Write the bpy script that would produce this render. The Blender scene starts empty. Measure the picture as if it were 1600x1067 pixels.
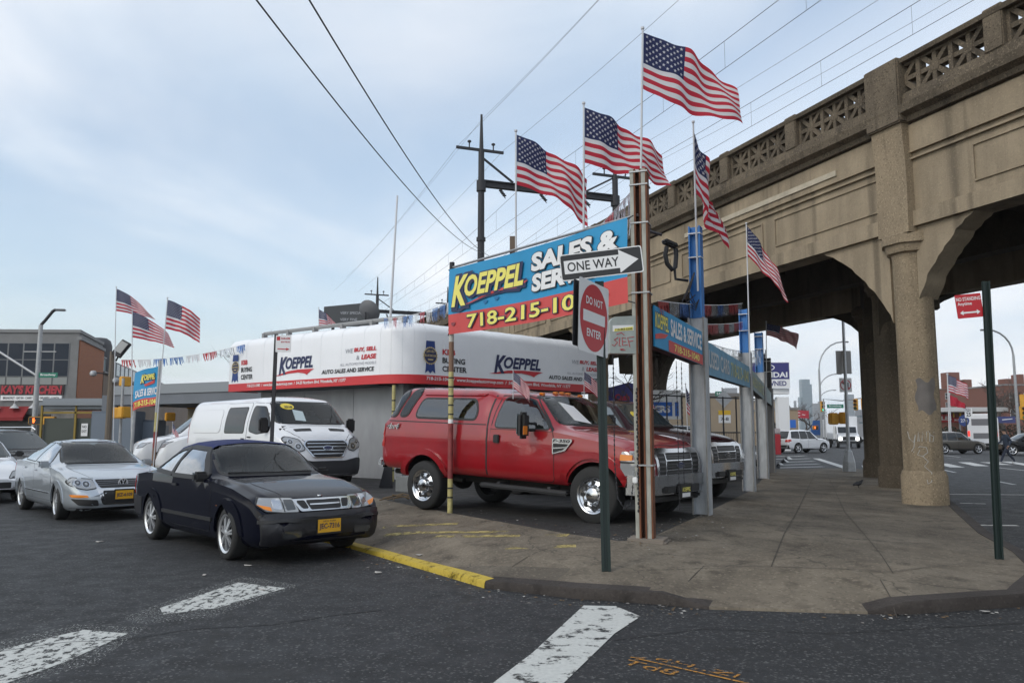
import bpy, bmesh, math, random
from mathutils import Vector as V, Matrix as MX
from mathutils.bvhtree import BVHTree
import mathutils.geometry as MG
R = math.radians; sin = math.sin; cos = math.cos; PI = math.pi
random.seed(7)
SC = bpy.context.scene
COL = SC.collection

# ------------------------------------------------------------------ camera
CH = 1.6                      # eye height
TH = math.atan(142 / 1244.0)  # upward pitch
cam = bpy.data.cameras.new("camera"); cam.lens = 28.0; cam.sensor_width = 36.0
cam.clip_start = 0.05; cam.clip_end = 6000
co = bpy.data.objects.new("camera", cam); COL.objects.link(co)
co.location = (0, 0, CH); co.rotation_euler = (PI / 2 + TH, 0, 0)
SC.camera = co

# ------------------------------------------------------------------ light
SUN_EL, SUN_AZ = 38.0, 228.0          # azimuth clockwise from +Y : behind the viewer, to the left
sd = V((sin(R(SUN_AZ)) * cos(R(SUN_EL)), cos(R(SUN_AZ)) * cos(R(SUN_EL)), sin(R(SUN_EL))))
sl = bpy.data.lights.new("sun", 'SUN'); sl.energy = .9; sl.angle = R(24); sl.color = (1, .95, .88)
so = bpy.data.objects.new("sun", sl); COL.objects.link(so)
so.rotation_euler = sd.to_track_quat('Z', 'Y').to_euler()
wd = bpy.data.worlds.new("World"); SC.world = wd; wd.use_nodes = True
nt = wd.node_tree; N = nt.nodes; L = nt.links
bg = N["Background"]; bg.inputs[1].default_value = 0.1
sky = N.new("ShaderNodeTexSky"); sky.sky_type = 'NISHITA'; sky.sun_disc = False
sky.sun_elevation = R(SUN_EL); sky.sun_rotation = R(SUN_AZ); sky.air_density = 1.0; sky.dust_density = 2.0
tc = N.new("ShaderNodeTexCoord"); sp = N.new("ShaderNodeSeparateXYZ"); L.new(tc.outputs["Generated"], sp.inputs[0])
def wmath(op, a, b=None):
    n = N.new("ShaderNodeMath"); n.operation = op
    for i, q in enumerate((a, b)):
        if q is None: continue
        if isinstance(q, (int, float)): n.inputs[i].default_value = q
        else: L.new(q, n.inputs[i])
    return n.outputs[0]
zc = wmath('MAXIMUM', sp.outputs[2], 0.0)
den = wmath('ADD', zc, 0.16)
cx = wmath('DIVIDE', sp.outputs[0], den); cy = wmath('DIVIDE', sp.outputs[1], den)
cb = N.new("ShaderNodeCombineXYZ"); L.new(cx, cb.inputs[0]); L.new(cy, cb.inputs[1])
mp = N.new("ShaderNodeMapping"); mp.inputs["Rotation"].default_value = (0, 0, R(-20)); mp.inputs["Scale"].default_value = (.8, .55, 1); mp.inputs["Location"].default_value = (3.1, 1.7, 0)
L.new(cb.outputs[0], mp.inputs[0])
nz = N.new("ShaderNodeTexNoise"); nz.inputs["Scale"].default_value = 1.05; nz.inputs["Detail"].default_value = 7; nz.inputs["Roughness"].default_value = .5; nz.inputs["Distortion"].default_value = .7
L.new(mp.outputs[0], nz.inputs[0])
rp = N.new("ShaderNodeMapRange"); rp.interpolation_type = 'SMOOTHSTEP'
rp.inputs[1].default_value = .34; rp.inputs[2].default_value = .70; rp.inputs[3].default_value = .30; rp.inputs[4].default_value = 1.0
L.new(nz.outputs[0], rp.inputs[0])
hz = N.new("ShaderNodeMapRange"); hz.interpolation_type = 'SMOOTHSTEP'          # thicker cloud towards the horizon and to the east
L.new(wmath('SUBTRACT', zc, wmath('MULTIPLY', sp.outputs[0], .45)), hz.inputs[0])
hz.inputs[1].default_value = .55; hz.inputs[2].default_value = -.02; hz.inputs[3].default_value = 0.0; hz.inputs[4].default_value = .95
cov = wmath('MAXIMUM', rp.outputs[0], hz.outputs[0])
cr = N.new("ShaderNodeMix"); cr.data_type = 'RGBA'
cr.inputs[6].default_value = (7.2, 8.2, 9.3, 1); cr.inputs[7].default_value = (9.8, 10.0, 10.3, 1)
n2 = N.new("ShaderNodeTexNoise"); n2.inputs["Scale"].default_value = 2.1; n2.inputs["Detail"].default_value = 6
L.new(mp.outputs[0], n2.inputs[0])
r2 = N.new("ShaderNodeMapRange"); r2.inputs[1].default_value = .3; r2.inputs[2].default_value = .7; L.new(n2.outputs[0], r2.inputs[0])
L.new(r2.outputs[0], cr.inputs[0])
mx = N.new("ShaderNodeMix"); mx.data_type = 'RGBA'
sg = N.new("ShaderNodeVectorMath"); sg.operation = 'MULTIPLY'; sg.inputs[1].default_value = (1.75, 1.85, 1.8); L.new(sky.outputs[0], sg.inputs[0])   # thin bright veil over the blue
L.new(cov, mx.inputs[0]); L.new(sg.outputs[0], mx.inputs[6]); L.new(cr.outputs[2], mx.inputs[7])
L.new(mx.outputs[2], bg.inputs[0])
SC.view_settings.view_transform = 'Standard'; SC.view_settings.look = 'None'
SC.view_settings.exposure = 0.16; SC.view_settings.gamma = 1.0
try: SC.cycles.use_denoising = True
except Exception: pass

# ------------------------------------------------------------------ helpers
def at(px, py, z=0.0):
    """the real point at height z that the survey sighted at px, py of the 1600 px frame"""
    v = (533.5 - py) / 1244.0; S, C = sin(TH), cos(TH)
    r = ((px - 800) / 1244.0, C - S * v, S + C * v); t = (z - CH) / r[2]
    return V((r[0] * t, r[1] * t, z))
def hz_at(py, Y):
    v = (533.5 - py) / 1244.0; S, C = sin(TH), cos(TH)
    return CH + Y * (S + C * v) / (C - S * v)
def xat(px, Y, z=2.0):
    return (px - 800) / 1244.0 * (cos(TH) * Y + sin(TH) * (z - CH))

MATS = {}
def mat(name, col, rough=.6, metal=0., spec=.5, coat=0., var=0., vs=4., bump=0., bs=40., col2=None, emit=0., stretch=None, fine=0., fs=180., alpha=None, ior=None):
    if name in MATS: return MATS[name]
    m = bpy.data.materials.new(name); m.use_nodes = True
    n, l = m.node_tree.nodes, m.node_tree.links
    b = n["Principled BSDF"]
    b.inputs["Base Color"].default_value = (*col, 1); b.inputs["Roughness"].default_value = rough
    b.inputs["Metallic"].default_value = metal; b.inputs["Specular IOR Level"].default_value = spec
    b.inputs["Coat Weight"].default_value = coat; b.inputs["Coat Roughness"].default_value = .04
    if ior: b.inputs["IOR"].default_value = ior
    if emit: b.inputs["Emission Color"].default_value = (*col, 1); b.inputs["Emission Strength"].default_value = emit
    if var or bump or fine:
        t = n.new("ShaderNodeTexCoord"); src = t.outputs["Object"]
        if stretch:
            q = n.new("ShaderNodeMapping"); q.inputs["Scale"].default_value = stretch; l.new(src, q.inputs[0]); src = q.outputs[0]
        cur = None
        if var:
            z = n.new("ShaderNodeTexNoise"); z.inputs["Scale"].default_value = vs; z.inputs["Detail"].default_value = 8; z.inputs["Roughness"].default_value = .62
            l.new(src, z.inputs[0])
            rr = n.new("ShaderNodeMapRange"); rr.inputs[1].default_value = .32; rr.inputs[2].default_value = .68; l.new(z.outputs[0], rr.inputs[0])
            c = n.new("ShaderNodeMix"); c.data_type = 'RGBA'
            c2 = col2 or tuple(max(0, q * (1 - var)) for q in col)
            c.inputs[6].default_value = (*col, 1); c.inputs[7].default_value = (*c2, 1)
            l.new(rr.outputs[0], c.inputs[0]); cur = c.outputs[2]
        if fine:
            z = n.new("ShaderNodeTexNoise"); z.inputs["Scale"].default_value = fs; z.inputs["Detail"].default_value = 2
            l.new(t.outputs["Object"], z.inputs[0])
            rr = n.new("ShaderNodeMapRange"); rr.inputs[1].default_value = .3; rr.inputs[2].default_value = .7
            rr.inputs[3].default_value = 1 - fine; rr.inputs[4].default_value = 1 + fine; l.new(z.outputs[0], rr.inputs[0])
            c = n.new("ShaderNodeVectorMath"); c.operation = 'SCALE'
            if cur: l.new(cur, c.inputs[0])
            else: c.inputs[0].default_value = col
            l.new(rr.outputs[0], c.inputs["Scale"]); cur = c.outputs[0]
        if cur: l.new(cur, b.inputs["Base Color"])
        if bump:
            z = n.new("ShaderNodeTexNoise"); z.inputs["Scale"].default_value = bs; z.inputs["Detail"].default_value = 5
            l.new(src, z.inputs[0])
            bb = n.new("ShaderNodeBump"); bb.inputs["Strength"].default_value = min(1, bump); bb.inputs["Distance"].default_value = .01
            l.new(z.outputs[0], bb.inputs["Height"]); l.new(bb.outputs[0], b.inputs["Normal"])
    MATS[name] = m
    return m

class MB:
    """collects shapes, then links them as ONE mesh object"""
    def __init__(s, T=None): s.v = []; s.f = []; s.m = []; s.mats = []; s.T = T or MX(); s.cur = 0
    def use(s, m):
        if m not in s.mats: s.mats.append(m)
        s.cur = s.mats.index(m); return s
    def add(s, vs, fs):
        o = len(s.v); s.v += [s.T @ V(p) for p in vs]
        for f in fs: s.f.append([o + i for i in f]); s.m.append(s.cur)
        return s
    def box(s, c, d, rz=0, bev=0, M=None):
        x, y, z = (q / 2 for q in d)
        if bev:
            b = min(bev, x * .9, y * .9, z * .9)
            bm = bmesh.new(); bmesh.ops.create_cube(bm, size=1)
            for q in bm.verts: q.co = V((q.co.x * d[0], q.co.y * d[1], q.co.z * d[2]))
            bmesh.ops.bevel(bm, geom=bm.edges[:], offset=b, segments=2, affect='EDGES')
            vs = [q.co.copy() for q in bm.verts]; bm.verts.index_update(); fs = [[q.index for q in f.verts] for f in bm.faces]; bm.free()
        else:
            vs = [V((i, j, k)) for i in (-x, x) for j in (-y, y) for k in (-z, z)]
            fs = [(0, 1, 3, 2), (4, 6, 7, 5), (0, 4, 5, 1), (2, 3, 7, 6), (0, 2, 6, 4), (1, 5, 7, 3)]
        m = MX.Translation(V(c)) @ (M or MX.Rotation(rz, 4, 'Z'))
        return s.add([m @ q for q in vs], fs)
    def beam(s, a, b, w, h, up=(0, 0, 1)):
        """rectangular bar from a to b"""
        a, b = V(a), V(b); d = (b - a); ln = d.length; d.normalize(); u = V(up)
        if abs(d.dot(u)) > .98: u = V((1, 0, 0))
        y = u.cross(d).normalized(); z = d.cross(y)
        m = MX((d, y, z)).transposed().to_4x4(); 
        return s.box((a + b) / 2, (ln, w, h), M=m)
    def tube(s, pts, r, n=8, r2=None, cap=True):
        pts = [V(p) for p in pts]; k = len(pts); rs = [r + (r2 - r) * i / (k - 1) if r2 is not None else r for i in range(k)]
        vs = []; fs = []; prev = None
        for i, p in enumerate(pts):
            t = (pts[min(i + 1, k - 1)] - pts[max(i - 1, 0)]).normalized()
            if prev is None: a = t.cross(V((0, 0, 1)) if abs(t.z) < .9 else V((1, 0, 0))).normalized()
            else: a = (prev - t * prev.dot(t)).normalized()
            prev = a; b = t.cross(a)
            vs += [p + (a * cos(2 * PI * j / n) + b * sin(2 * PI * j / n)) * rs[i] for j in range(n)]
        for i in range(k - 1):
            for j in range(n): fs.append((i * n + j, i * n + (j + 1) % n, (i + 1) * n + (j + 1) % n, (i + 1) * n + j))
        if cap: fs.append(list(range(n))[::-1]); fs.append([(k - 1) * n + j for j in range(n)])
        return s.add(vs, fs)
    def lathe(s, prof, c=(0, 0, 0), axis='Z', n=24, closed=False):
        """prof = [(radius, along axis)]"""
        vs = []; fs = []; k = len(prof)
        for i in range(n):
            a = 2 * PI * i / n
            for r, h in prof:
                p = V((r * cos(a), r * sin(a), h))
                if axis == 'Y': p = V((p.x, p.z, p.y))
                if axis == 'X': p = V((p.z, p.x, p.y))
                vs.append(p + V(c))
        for i in range(n):
            for j in range(k - 1 + (1 if closed else 0)):
                a, b = i * k + j, i * k + (j + 1) % k; c2, d = ((i + 1) % n) * k + (j + 1) % k, ((i + 1) % n) * k + j
                fs.append((a, d, c2, b) if axis != 'Y' else (a, b, c2, d))
        return s.add(vs, fs)
    def prism(s, poly, fn, t0, t1):
        """outline poly (2D) mapped by fn(a, b, t) and given thickness from t0 to t1"""
        n = len(poly); A = [fn(a, b, t0) for a, b in poly]; B = [fn(a, b, t1) for a, b in poly]
        tri = MG.tessellate_polygon([[V((a, b, 0)) for a, b in poly]])
        fs = [tuple(t) for t in tri] + [tuple(q + n for q in t[::-1]) for t in tri]
        fs += [(i, (i + 1) % n, (i + 1) % n + n, i + n) for i in range(n)]
        return s.add(A + B, fs)
    def flat(s, poly, fn):
        A = [fn(a, b) for a, b in poly]; tri = MG.tessellate_polygon([[V((a, b, 0)) for a, b in poly]])
        return s.add(A, [tuple(t) for t in tri])
    def build(s, name, m=None, parent=None, smooth=None, norm=True):
        me = bpy.data.meshes.new(name); me.from_pydata([tuple(q) for q in s.v], [], s.f)
        for q in (s.mats or [m]): me.materials.append(q)
        if s.mats: me.polygons.foreach_set("material_index", s.m)
        if norm:
            bm = bmesh.new(); bm.from_mesh(me); bmesh.ops.recalc_face_normals(bm, faces=bm.faces[:]); bm.to_mesh(me); bm.free()
        if smooth:
            me.polygons.foreach_set("use_smooth", [True] * len(me.polygons)); me.set_sharp_from_angle(angle=R(smooth))
        me.update()
        o = bpy.data.objects.new(name, me); COL.objects.link(o)
        if parent: o.parent = parent
        return o
def tag(o, label=None, cat=None, group=None, kind=None):
    if label: o["label"] = label
    if cat: o["category"] = cat
    if group: o["group"] = group
    if kind: o["kind"] = kind
    return o
def thing(name, label, cat, loc=(0, 0, 0), rz=0, group=None):
    o = bpy.data.objects.new(name, None); COL.objects.link(o); o.location = loc; o.rotation_euler = (0, 0, rz)
    o.empty_display_size = .2
    return tag(o, label, cat, group)
def copy_tree(o, parent=None):
    c = o.copy(); COL.objects.link(c); c.parent = parent
    for ch in [q for q in o.children]: copy_tree(ch, c)
    return c
def rnd(poly, r, n=4):
    """round the corners of an outline; r a number or one per corner"""
    out = []; k = len(poly)
    for i in range(k):
        p = V(poly[i]); a = V(poly[i - 1]); b = V(poly[(i + 1) % k]); q = r[i] if isinstance(r, (list, tuple)) else r
        la, lb = (a - p).length, (b - p).length; q = min(q, la * .45, lb * .45)
        if q < 1e-4: out.append(tuple(p)); continue
        s, e = p + (a - p) / la * q, p + (b - p) / lb * q
        for j in range(n + 1):
            t = j / n; out.append(tuple(s * (1 - t) ** 2 + p * 2 * t * (1 - t) + e * t * t))
    return out
def rect(x0, y0, x1, y1): return [(x0, y0), (x1, y0), (x1, y1), (x0, y1)]
def grow(poly, d):
    k = len(poly); ar = sum(poly[i][0] * poly[(i + 1) % k][1] - poly[(i + 1) % k][0] * poly[i][1] for i in range(k)); sg = 1 if ar > 0 else -1
    out = []
    for i in range(k):
        a, p, b = V(poly[i - 1]), V(poly[i]), V(poly[(i + 1) % k])
        e1, e2 = (p - a), (b - p)
        if e1.length < 1e-6 or e2.length < 1e-6: out.append(tuple(p)); continue
        e1.normalize(); e2.normalize()
        n = V((e1.y + e2.y, -e1.x - e2.x)) * sg
        if n.length < 1e-6: out.append(tuple(p)); continue
        n.normalize(); c = max(.5, n.dot(V((e1.y, -e1.x)) * sg)); out.append(tuple(p + n * d / c))
    return out
class Fr:
    """a flat frame: origin o, right u, up w"""
    def __init__(s, o, u, w=(0, 0, 1)):
        s.o = V(o); s.u = V(u).normalized(); w = V(w); s.w = (w - s.u * w.dot(s.u)).normalized(); s.n = s.u.cross(s.w)
    def p(s, x, y, t=0): return s.o + s.u * x + s.w * y + s.n * t
    def M(s, x=0, y=0, t=0):
        m = MX((s.u, s.w, s.n)).transposed().to_4x4(); m.translation = s.p(x, y, t); return m
FONT = None
_tc = {}
def text_geo(s, bold=0., shear=0.):
    k = (s, bold, shear)
    if k in _tc: return _tc[k]
    cu = bpy.data.curves.new("lettering", 'FONT'); cu.body = s; cu.size = 1; cu.offset = bold; cu.shear = shear; cu.resolution_u = 3
    if FONT: cu.font = FONT
    o = bpy.data.objects.new("lettering", cu); COL.objects.link(o)
    dg = bpy.context.evaluated_depsgraph_get(); me = bpy.data.meshes.new_from_object(o.evaluated_get(dg))
    vs = [q.co.copy() for q in me.vertices]; fs = [tuple(p.vertices) for p in me.polygons]
    bpy.data.objects.remove(o); bpy.data.curves.remove(cu); bpy.data.meshes.remove(me)
    x0 = min(q.x for q in vs); x1 = max(q.x for q in vs); y0 = min(q.y for q in vs); y1 = max(q.y for q in vs)
    _tc[k] = (vs, fs, x0, x1, y0, y1); return _tc[k]
def text(mb, s, x, y, w, h, fn, bold=0., shear=0., grow_by=0., t=.003):
    """lettering filling the box x,y,w,h of a surface; fn(x, y, t) -> point. None for w keeps the letters' own proportion"""
    vs, fs, x0, x1, y0, y1 = text_geo(s, bold, shear)
    if grow_by:
        vs, fs, *_ = text_geo(s, bold + grow_by, shear)
    sy = h / (y1 - y0); sx = w / (x1 - x0) if w else sy
    mb.add([fn(x + (q.x - x0) * sx, y + (q.y - y0) * sy, t) for q in vs], fs); return (x1 - x0) * sx
def catenary(a, b, sag, n=14):
    a, b = V(a), V(b); return [a.lerp(b, i / n) - V((0, 0, sag * 4 * (i / n) * (1 - i / n))) for i in range(n + 1)]

# ------------------------------------------------------------------ materials
def asphalt(name, base, crack=True, spk=.16):
    m = bpy.data.materials.new(name); m.use_nodes = True; n, l = m.node_tree.nodes, m.node_tree.links; b = n["Principled BSDF"]
    t = n.new("ShaderNodeTexCoord"); P = t.outputs["Object"]
    def noise(s, d=4, r=.6):
        z = n.new("ShaderNodeTexNoise"); z.inputs["Scale"].default_value = s; z.inputs["Detail"].default_value = d; z.inputs["Roughness"].default_value = r; l.new(P, z.inputs[0]); return z.outputs[0]
    def rng(x, a, b2, c, d):
        z = n.new("ShaderNodeMapRange"); l.new(x, z.inputs[0])
        for i, q in enumerate((a, b2, c, d)): z.inputs[i + 1].default_value = q
        return z.outputs[0]
    def mixc(f, a, c):
        z = n.new("ShaderNodeMix"); z.data_type = 'RGBA'; l.new(f, z.inputs[0])
        for i, q in ((6, a), (7, c)):
            if isinstance(q, tuple): z.inputs[i].default_value = (*q, 1)
            else: l.new(q, z.inputs[i])
        return z.outputs[2]
    big = mixc(rng(noise(.35, 6, .65), .35, .65, 0, 1), base, tuple(q * .55 for q in base))
    c = mixc(rng(noise(75, 2), .58, .72, 0, .55), big, tuple(min(1, q + spk * .35) for q in base))
    vv = n.new("ShaderNodeTexVoronoi"); vv.inputs["Scale"].default_value = 62; l.new(P, vv.inputs[0])
    sp_ = n.new("ShaderNodeSeparateColor"); l.new(vv.outputs["Color"], sp_.inputs[0])
    c = mixc(rng(sp_.outputs[0], .86, .97, 0, .8), c, (spk, spk, spk * .98))
    c = mixc(rng(sp_.outputs[1], .82, .95, 0, .75), c, tuple(q * .35 for q in base))
    if crack:
        mp_ = n.new("ShaderNodeVectorMath"); mp_.operation = 'MULTIPLY_ADD'
        wz = n.new("ShaderNodeTexNoise"); wz.inputs["Scale"].default_value = 2.2; wz.inputs["Detail"].default_value = 5; l.new(P, wz.inputs[0])
        l.new(wz.outputs["Color"], mp_.inputs[0]); mp_.inputs[1].default_value = (.55, .55, 0); l.new(P, mp_.inputs[2])
        vo = n.new("ShaderNodeTexVoronoi"); vo.feature = 'DISTANCE_TO_EDGE'; vo.inputs["Scale"].default_value = .27; l.new(mp_.outputs[0], vo.inputs[0])
        c = mixc(rng(vo.outputs["Distance"], .0022, .0065, .8, 0), c, (.012, .012, .012))
    l.new(c, b.inputs["Base Color"]); 
    rr = rng(noise(3, 4), .3, .7, .62, .9); l.new(rr, b.inputs["Roughness"])
    bp = n.new("ShaderNodeBump"); bp.inputs["Strength"].default_value = .55; bp.inputs["Distance"].default_value = .006
    l.new(noise(120, 3, .7), bp.inputs["Height"]); l.new(bp.outputs[0], b.inputs["Normal"])
    MATS[name] = m; return m
def worn_paint(name, col, lo, hi, stretch=(1, 1, 1), sc=5):
    """paint that has flaked off in places, the road showing through"""
    m = bpy.data.materials.new(name); m.use_nodes = True; n, l = m.node_tree.nodes, m.node_tree.links; b = n["Principled BSDF"]
    b.inputs["Roughness"].default_value = .75
    t = n.new("ShaderNodeTexCoord"); q = n.new("ShaderNodeMapping"); q.inputs["Scale"].default_value = stretch; l.new(t.outputs["Object"], q.inputs[0])
    z = n.new("ShaderNodeTexNoise"); z.inputs["Scale"].default_value = sc; z.inputs["Detail"].default_value = 10; z.inputs["Roughness"].default_value = .72; l.new(q.outputs[0], z.inputs[0])
    rr = n.new("ShaderNodeMapRange"); rr.inputs[1].default_value = lo; rr.inputs[2].default_value = hi; l.new(z.outputs[0], rr.inputs[0])
    tr = n.new("ShaderNodeBsdfTransparent"); ms = n.new("ShaderNodeMixShader")
    z2 = n.new("ShaderNodeTexNoise"); z2.inputs["Scale"].default_value = 30; z2.inputs["Detail"].default_value = 4; l.new(t.outputs["Object"], z2.inputs[0])
    c = n.new("ShaderNodeMix"); c.data_type = 'RGBA'; l.new(z2.outputs[0], c.inputs[0])
    c.inputs[6].default_value = (*col, 1); c.inputs[7].default_value = (*[k * .62 for k in col], 1); l.new(c.outputs[2], b.inputs["Base Color"])
    l.new(rr.outputs[0], ms.inputs[0]); l.new(tr.outputs[0], ms.inputs[1]); l.new(b.outputs[0], ms.inputs[2])
    l.new(ms.outputs[0], n["Material Output"].inputs[0]); MATS[name] = m; return m
def brick(name, c1, c2, mortar, scale=4.):
    m = bpy.data.materials.new(name); m.use_nodes = True; n, l = m.node_tree.nodes, m.node_tree.links; b = n["Principled BSDF"]
    t = n.new("ShaderNodeTexCoord"); s = n.new("ShaderNodeSeparateXYZ"); l.new(t.outputs["Object"], s.inputs[0])
    a = n.new("ShaderNodeMath"); a.operation = 'ADD'; l.new(s.outputs[0], a.inputs[0]); l.new(s.outputs[1], a.inputs[1])
    k = n.new("ShaderNodeCombineXYZ"); l.new(a.outputs[0], k.inputs[0]); l.new(s.outputs[2], k.inputs[1])
    q = n.new("ShaderNodeTexBrick"); q.inputs["Scale"].default_value = scale; l.new(k.outputs[0], q.inputs[0])
    q.inputs["Color1"].default_value = (*c1, 1); q.inputs["Color2"].default_value = (*c2, 1); q.inputs["Mortar"].default_value = (*mortar, 1); q.inputs["Mortar Size"].default_value = .012
    l.new(q.outputs[0], b.inputs["Base Color"]); b.inputs["Roughness"].default_value = .9; MATS[name] = m; return m
def concrete(name, base, dark, stain=.5, streak=(1.4, 1.4, .22), fine=.25, spec=.3, slab=False):
    m = bpy.data.materials.new(name); m.use_nodes = True; n, l = m.node_tree.nodes, m.node_tree.links; b = n["Principled BSDF"]
    t = n.new("ShaderNodeTexCoord"); P = t.outputs["Object"]
    q = n.new("ShaderNodeMapping"); q.inputs["Scale"].default_value = streak; l.new(P, q.inputs[0])
    def noise(src, s, d=8, r=.62):
        z = n.new("ShaderNodeTexNoise"); z.inputs["Scale"].default_value = s; z.inputs["Detail"].default_value = d; z.inputs["Roughness"].default_value = r; l.new(src, z.inputs[0]); return z.outputs[0]
    def rng(x, a, b2, c, d):
        z = n.new("ShaderNodeMapRange"); l.new(x, z.inputs[0])
        for i, k in enumerate((a, b2, c, d)): z.inputs[i + 1].default_value = k
        return z.outputs[0]
    def mixc(f, a, c):
        z = n.new("ShaderNodeMix"); z.data_type = 'RGBA'; l.new(f, z.inputs[0])
        for i, k in ((6, a), (7, c)):
            if isinstance(k, tuple): z.inputs[i].default_value = (*k, 1)
            else: l.new(k, z.inputs[i])
        return z.outputs[2]
    c = mixc(rng(noise(q.outputs[0], 1.1), .38, .68, 0, stain), base, dark)
    c = mixc(rng(noise(P, .8, 6), .42, .66, 0, .7), c, tuple(k * .62 for k in base))
    q2 = n.new("ShaderNodeMapping"); q2.inputs["Scale"].default_value = (streak[0] * 2.4, streak[1] * 2.4, streak[2] * .5); l.new(P, q2.inputs[0])
    c = mixc(rng(noise(q2.outputs[0], 1.3, 6, .55), .54, .70, 0, stain * .75), c, tuple(k * .62 for k in dark))          # runs of dirty water
    vo = n.new("ShaderNodeTexVoronoi"); vo.inputs["Scale"].default_value = 42; l.new(P, vo.inputs[0])
    se = n.new("ShaderNodeSeparateColor"); l.new(vo.outputs["Color"], se.inputs[0])
    c = mixc(rng(se.outputs[0], .8, .98, 0, fine * 2), c, tuple(k * .35 for k in base))
    c = mixc(rng(se.outputs[1], .82, .98, 0, fine * 1.6), c, tuple(min(1, k * 1.5) for k in base))
    if slab:                                            # slabs cast at different times, blackened gum
        rq = n.new("ShaderNodeMapping"); rq.inputs["Rotation"].default_value = (0, 0, R(26)); l.new(P, rq.inputs[0])
        bk = n.new("ShaderNodeTexBrick"); bk.offset = 0; bk.inputs["Scale"].default_value = .62; bk.inputs["Mortar Size"].default_value = 0; bk.inputs["Brick Width"].default_value = 1; bk.inputs["Row Height"].default_value = 1
        bk.inputs["Color1"].default_value = (.78, .78, .78, 1); bk.inputs["Color2"].default_value = (1.12, 1.1, 1.06, 1); l.new(rq.outputs[0], bk.inputs[0])
        ml = n.new("ShaderNodeVectorMath"); ml.operation = 'MULTIPLY'; l.new(c, ml.inputs[0]); l.new(bk.outputs[0], ml.inputs[1]); c = ml.outputs[0]
        vg = n.new("ShaderNodeTexVoronoi"); vg.inputs["Scale"].default_value = 2.6; l.new(P, vg.inputs[0])
        c = mixc(rng(vg.outputs["Distance"], .05, .075, .6, 0), c, tuple(k * .3 for k in base))
        vc = n.new("ShaderNodeTexVoronoi"); vc.feature = 'DISTANCE_TO_EDGE'; vc.inputs["Scale"].default_value = .5
        wv = n.new("ShaderNodeTexNoise"); wv.inputs["Scale"].default_value = 1.7; wv.inputs["Detail"].default_value = 6; l.new(P, wv.inputs[0])
        ma = n.new("ShaderNodeVectorMath"); ma.operation = 'MULTIPLY_ADD'; l.new(wv.outputs["Color"], ma.inputs[0]); ma.inputs[1].default_value = (.8, .8, 0); l.new(P, ma.inputs[2]); l.new(ma.outputs[0], vc.inputs[0])
        c = mixc(rng(vc.outputs["Distance"], .002, .006, .6, 0), c, tuple(k * .25 for k in base))
    l.new(c, b.inputs["Base Color"]); b.inputs["Roughness"].default_value = .9; b.inputs["Specular IOR Level"].default_value = spec
    bp = n.new("ShaderNodeBump"); bp.inputs["Strength"].default_value = .5; bp.inputs["Distance"].default_value = .012
    l.new(noise(P, 38, 5, .7), bp.inputs["Height"]); l.new(bp.outputs[0], b.inputs["Normal"])
    MATS[name] = m; return m
ASPH = asphalt("asphalt", (.017, .018, .0205), True, .12); LOT = asphalt("lot asphalt", (.024, .022, .0205), False, .06)
WALK = concrete("pavement concrete", (.195, .168, .132), (.068, .056, .044), .88, (1, 1, 1), .22, slab=True)
KERB = concrete("steel faced kerb", (.062, .053, .048), (.024, .020, .018), .8, (1, 1, 3), .15)
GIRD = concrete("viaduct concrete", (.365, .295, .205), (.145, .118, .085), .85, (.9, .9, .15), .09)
PARA = concrete("weathered parapet concrete", (.15, .12, .085), (.06, .049, .038), .85, (1.2, 1.2, .5), .4)
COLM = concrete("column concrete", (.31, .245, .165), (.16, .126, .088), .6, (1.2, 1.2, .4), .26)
SOFF = concrete("soffit concrete", (.085, .07, .052), (.04, .033, .026), .8, (1, 1, 1), .2); COLD = concrete("dirty shaded column concrete", (.12, .097, .07), (.06, .048, .036), .75, (1.2, 1.2, .4), .3)  # rear columns: darker mix, their dirt plus the shade put into the colour
CWP = worn_paint("worn white road paint", (.62, .63, .60), .40, .47)
CWF = worn_paint("flaking white road paint", (.60, .61, .58), .44, .49, (3, 1.6, 1), 5); CWS = worn_paint("mostly worn off road paint", (.5, .51, .49), .56, .585, (9, 3, 1), 9)
FARP = worn_paint("white lane paint", (.6, .6, .58), .34, .42)
YELP = worn_paint("worn yellow paint", (.50, .40, .14), .40, .58)
YELK = worn_paint("yellow kerb paint", (.55, .40, .05), .31, .47)
ORG = worn_paint("orange spray paint", (.55, .25, .03), .40, .55, sc=20)
WHT = mat("white gloss", (.8, .8, .8), .35); BLK = mat("black rubber plastic", (.015, .015, .016), .55)
TYRE = mat("tyre rubber", (.018, .018, .018), .8, bump=.2, bs=60)
CHR = mat("chrome", (.60, .61, .63), .2, 1.); ALLOY = mat("alloy", (.72, .73, .75), .32, .85)
DGL = mat("dark window glass", (.012, .014, .016), .04, 0, .6, ior=1.5)
GLS = mat("tinted windscreen glass", (.035, .045, .05), .05, 0, .6, ior=1.5)
LGL = mat("pale window glass", (.16, .19, .21), .06, 0, .7)
def clear_glass(name, tint, refl=1.0):
    m = bpy.data.materials.new(name); m.use_nodes = True; n, l = m.node_tree.nodes, m.node_tree.links
    tr = n.new("ShaderNodeBsdfTransparent"); tr.inputs[0].default_value = (*tint, 1); gl = n.new("ShaderNodeBsdfGlossy"); gl.inputs["Roughness"].default_value = .02
    fr = n.new("ShaderNodeFresnel"); fr.inputs[0].default_value = 1.45; mu = n.new("ShaderNodeMath"); mu.operation = 'MULTIPLY'; mu.inputs[1].default_value = refl; l.new(fr.outputs[0], mu.inputs[0])
    ms = n.new("ShaderNodeMixShader"); l.new(mu.outputs[0], ms.inputs[0]); l.new(tr.outputs[0], ms.inputs[1]); l.new(gl.outputs[0], ms.inputs[2]); l.new(ms.outputs[0], n["Material Output"].inputs[0]); MATS[name] = m; return m
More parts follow.
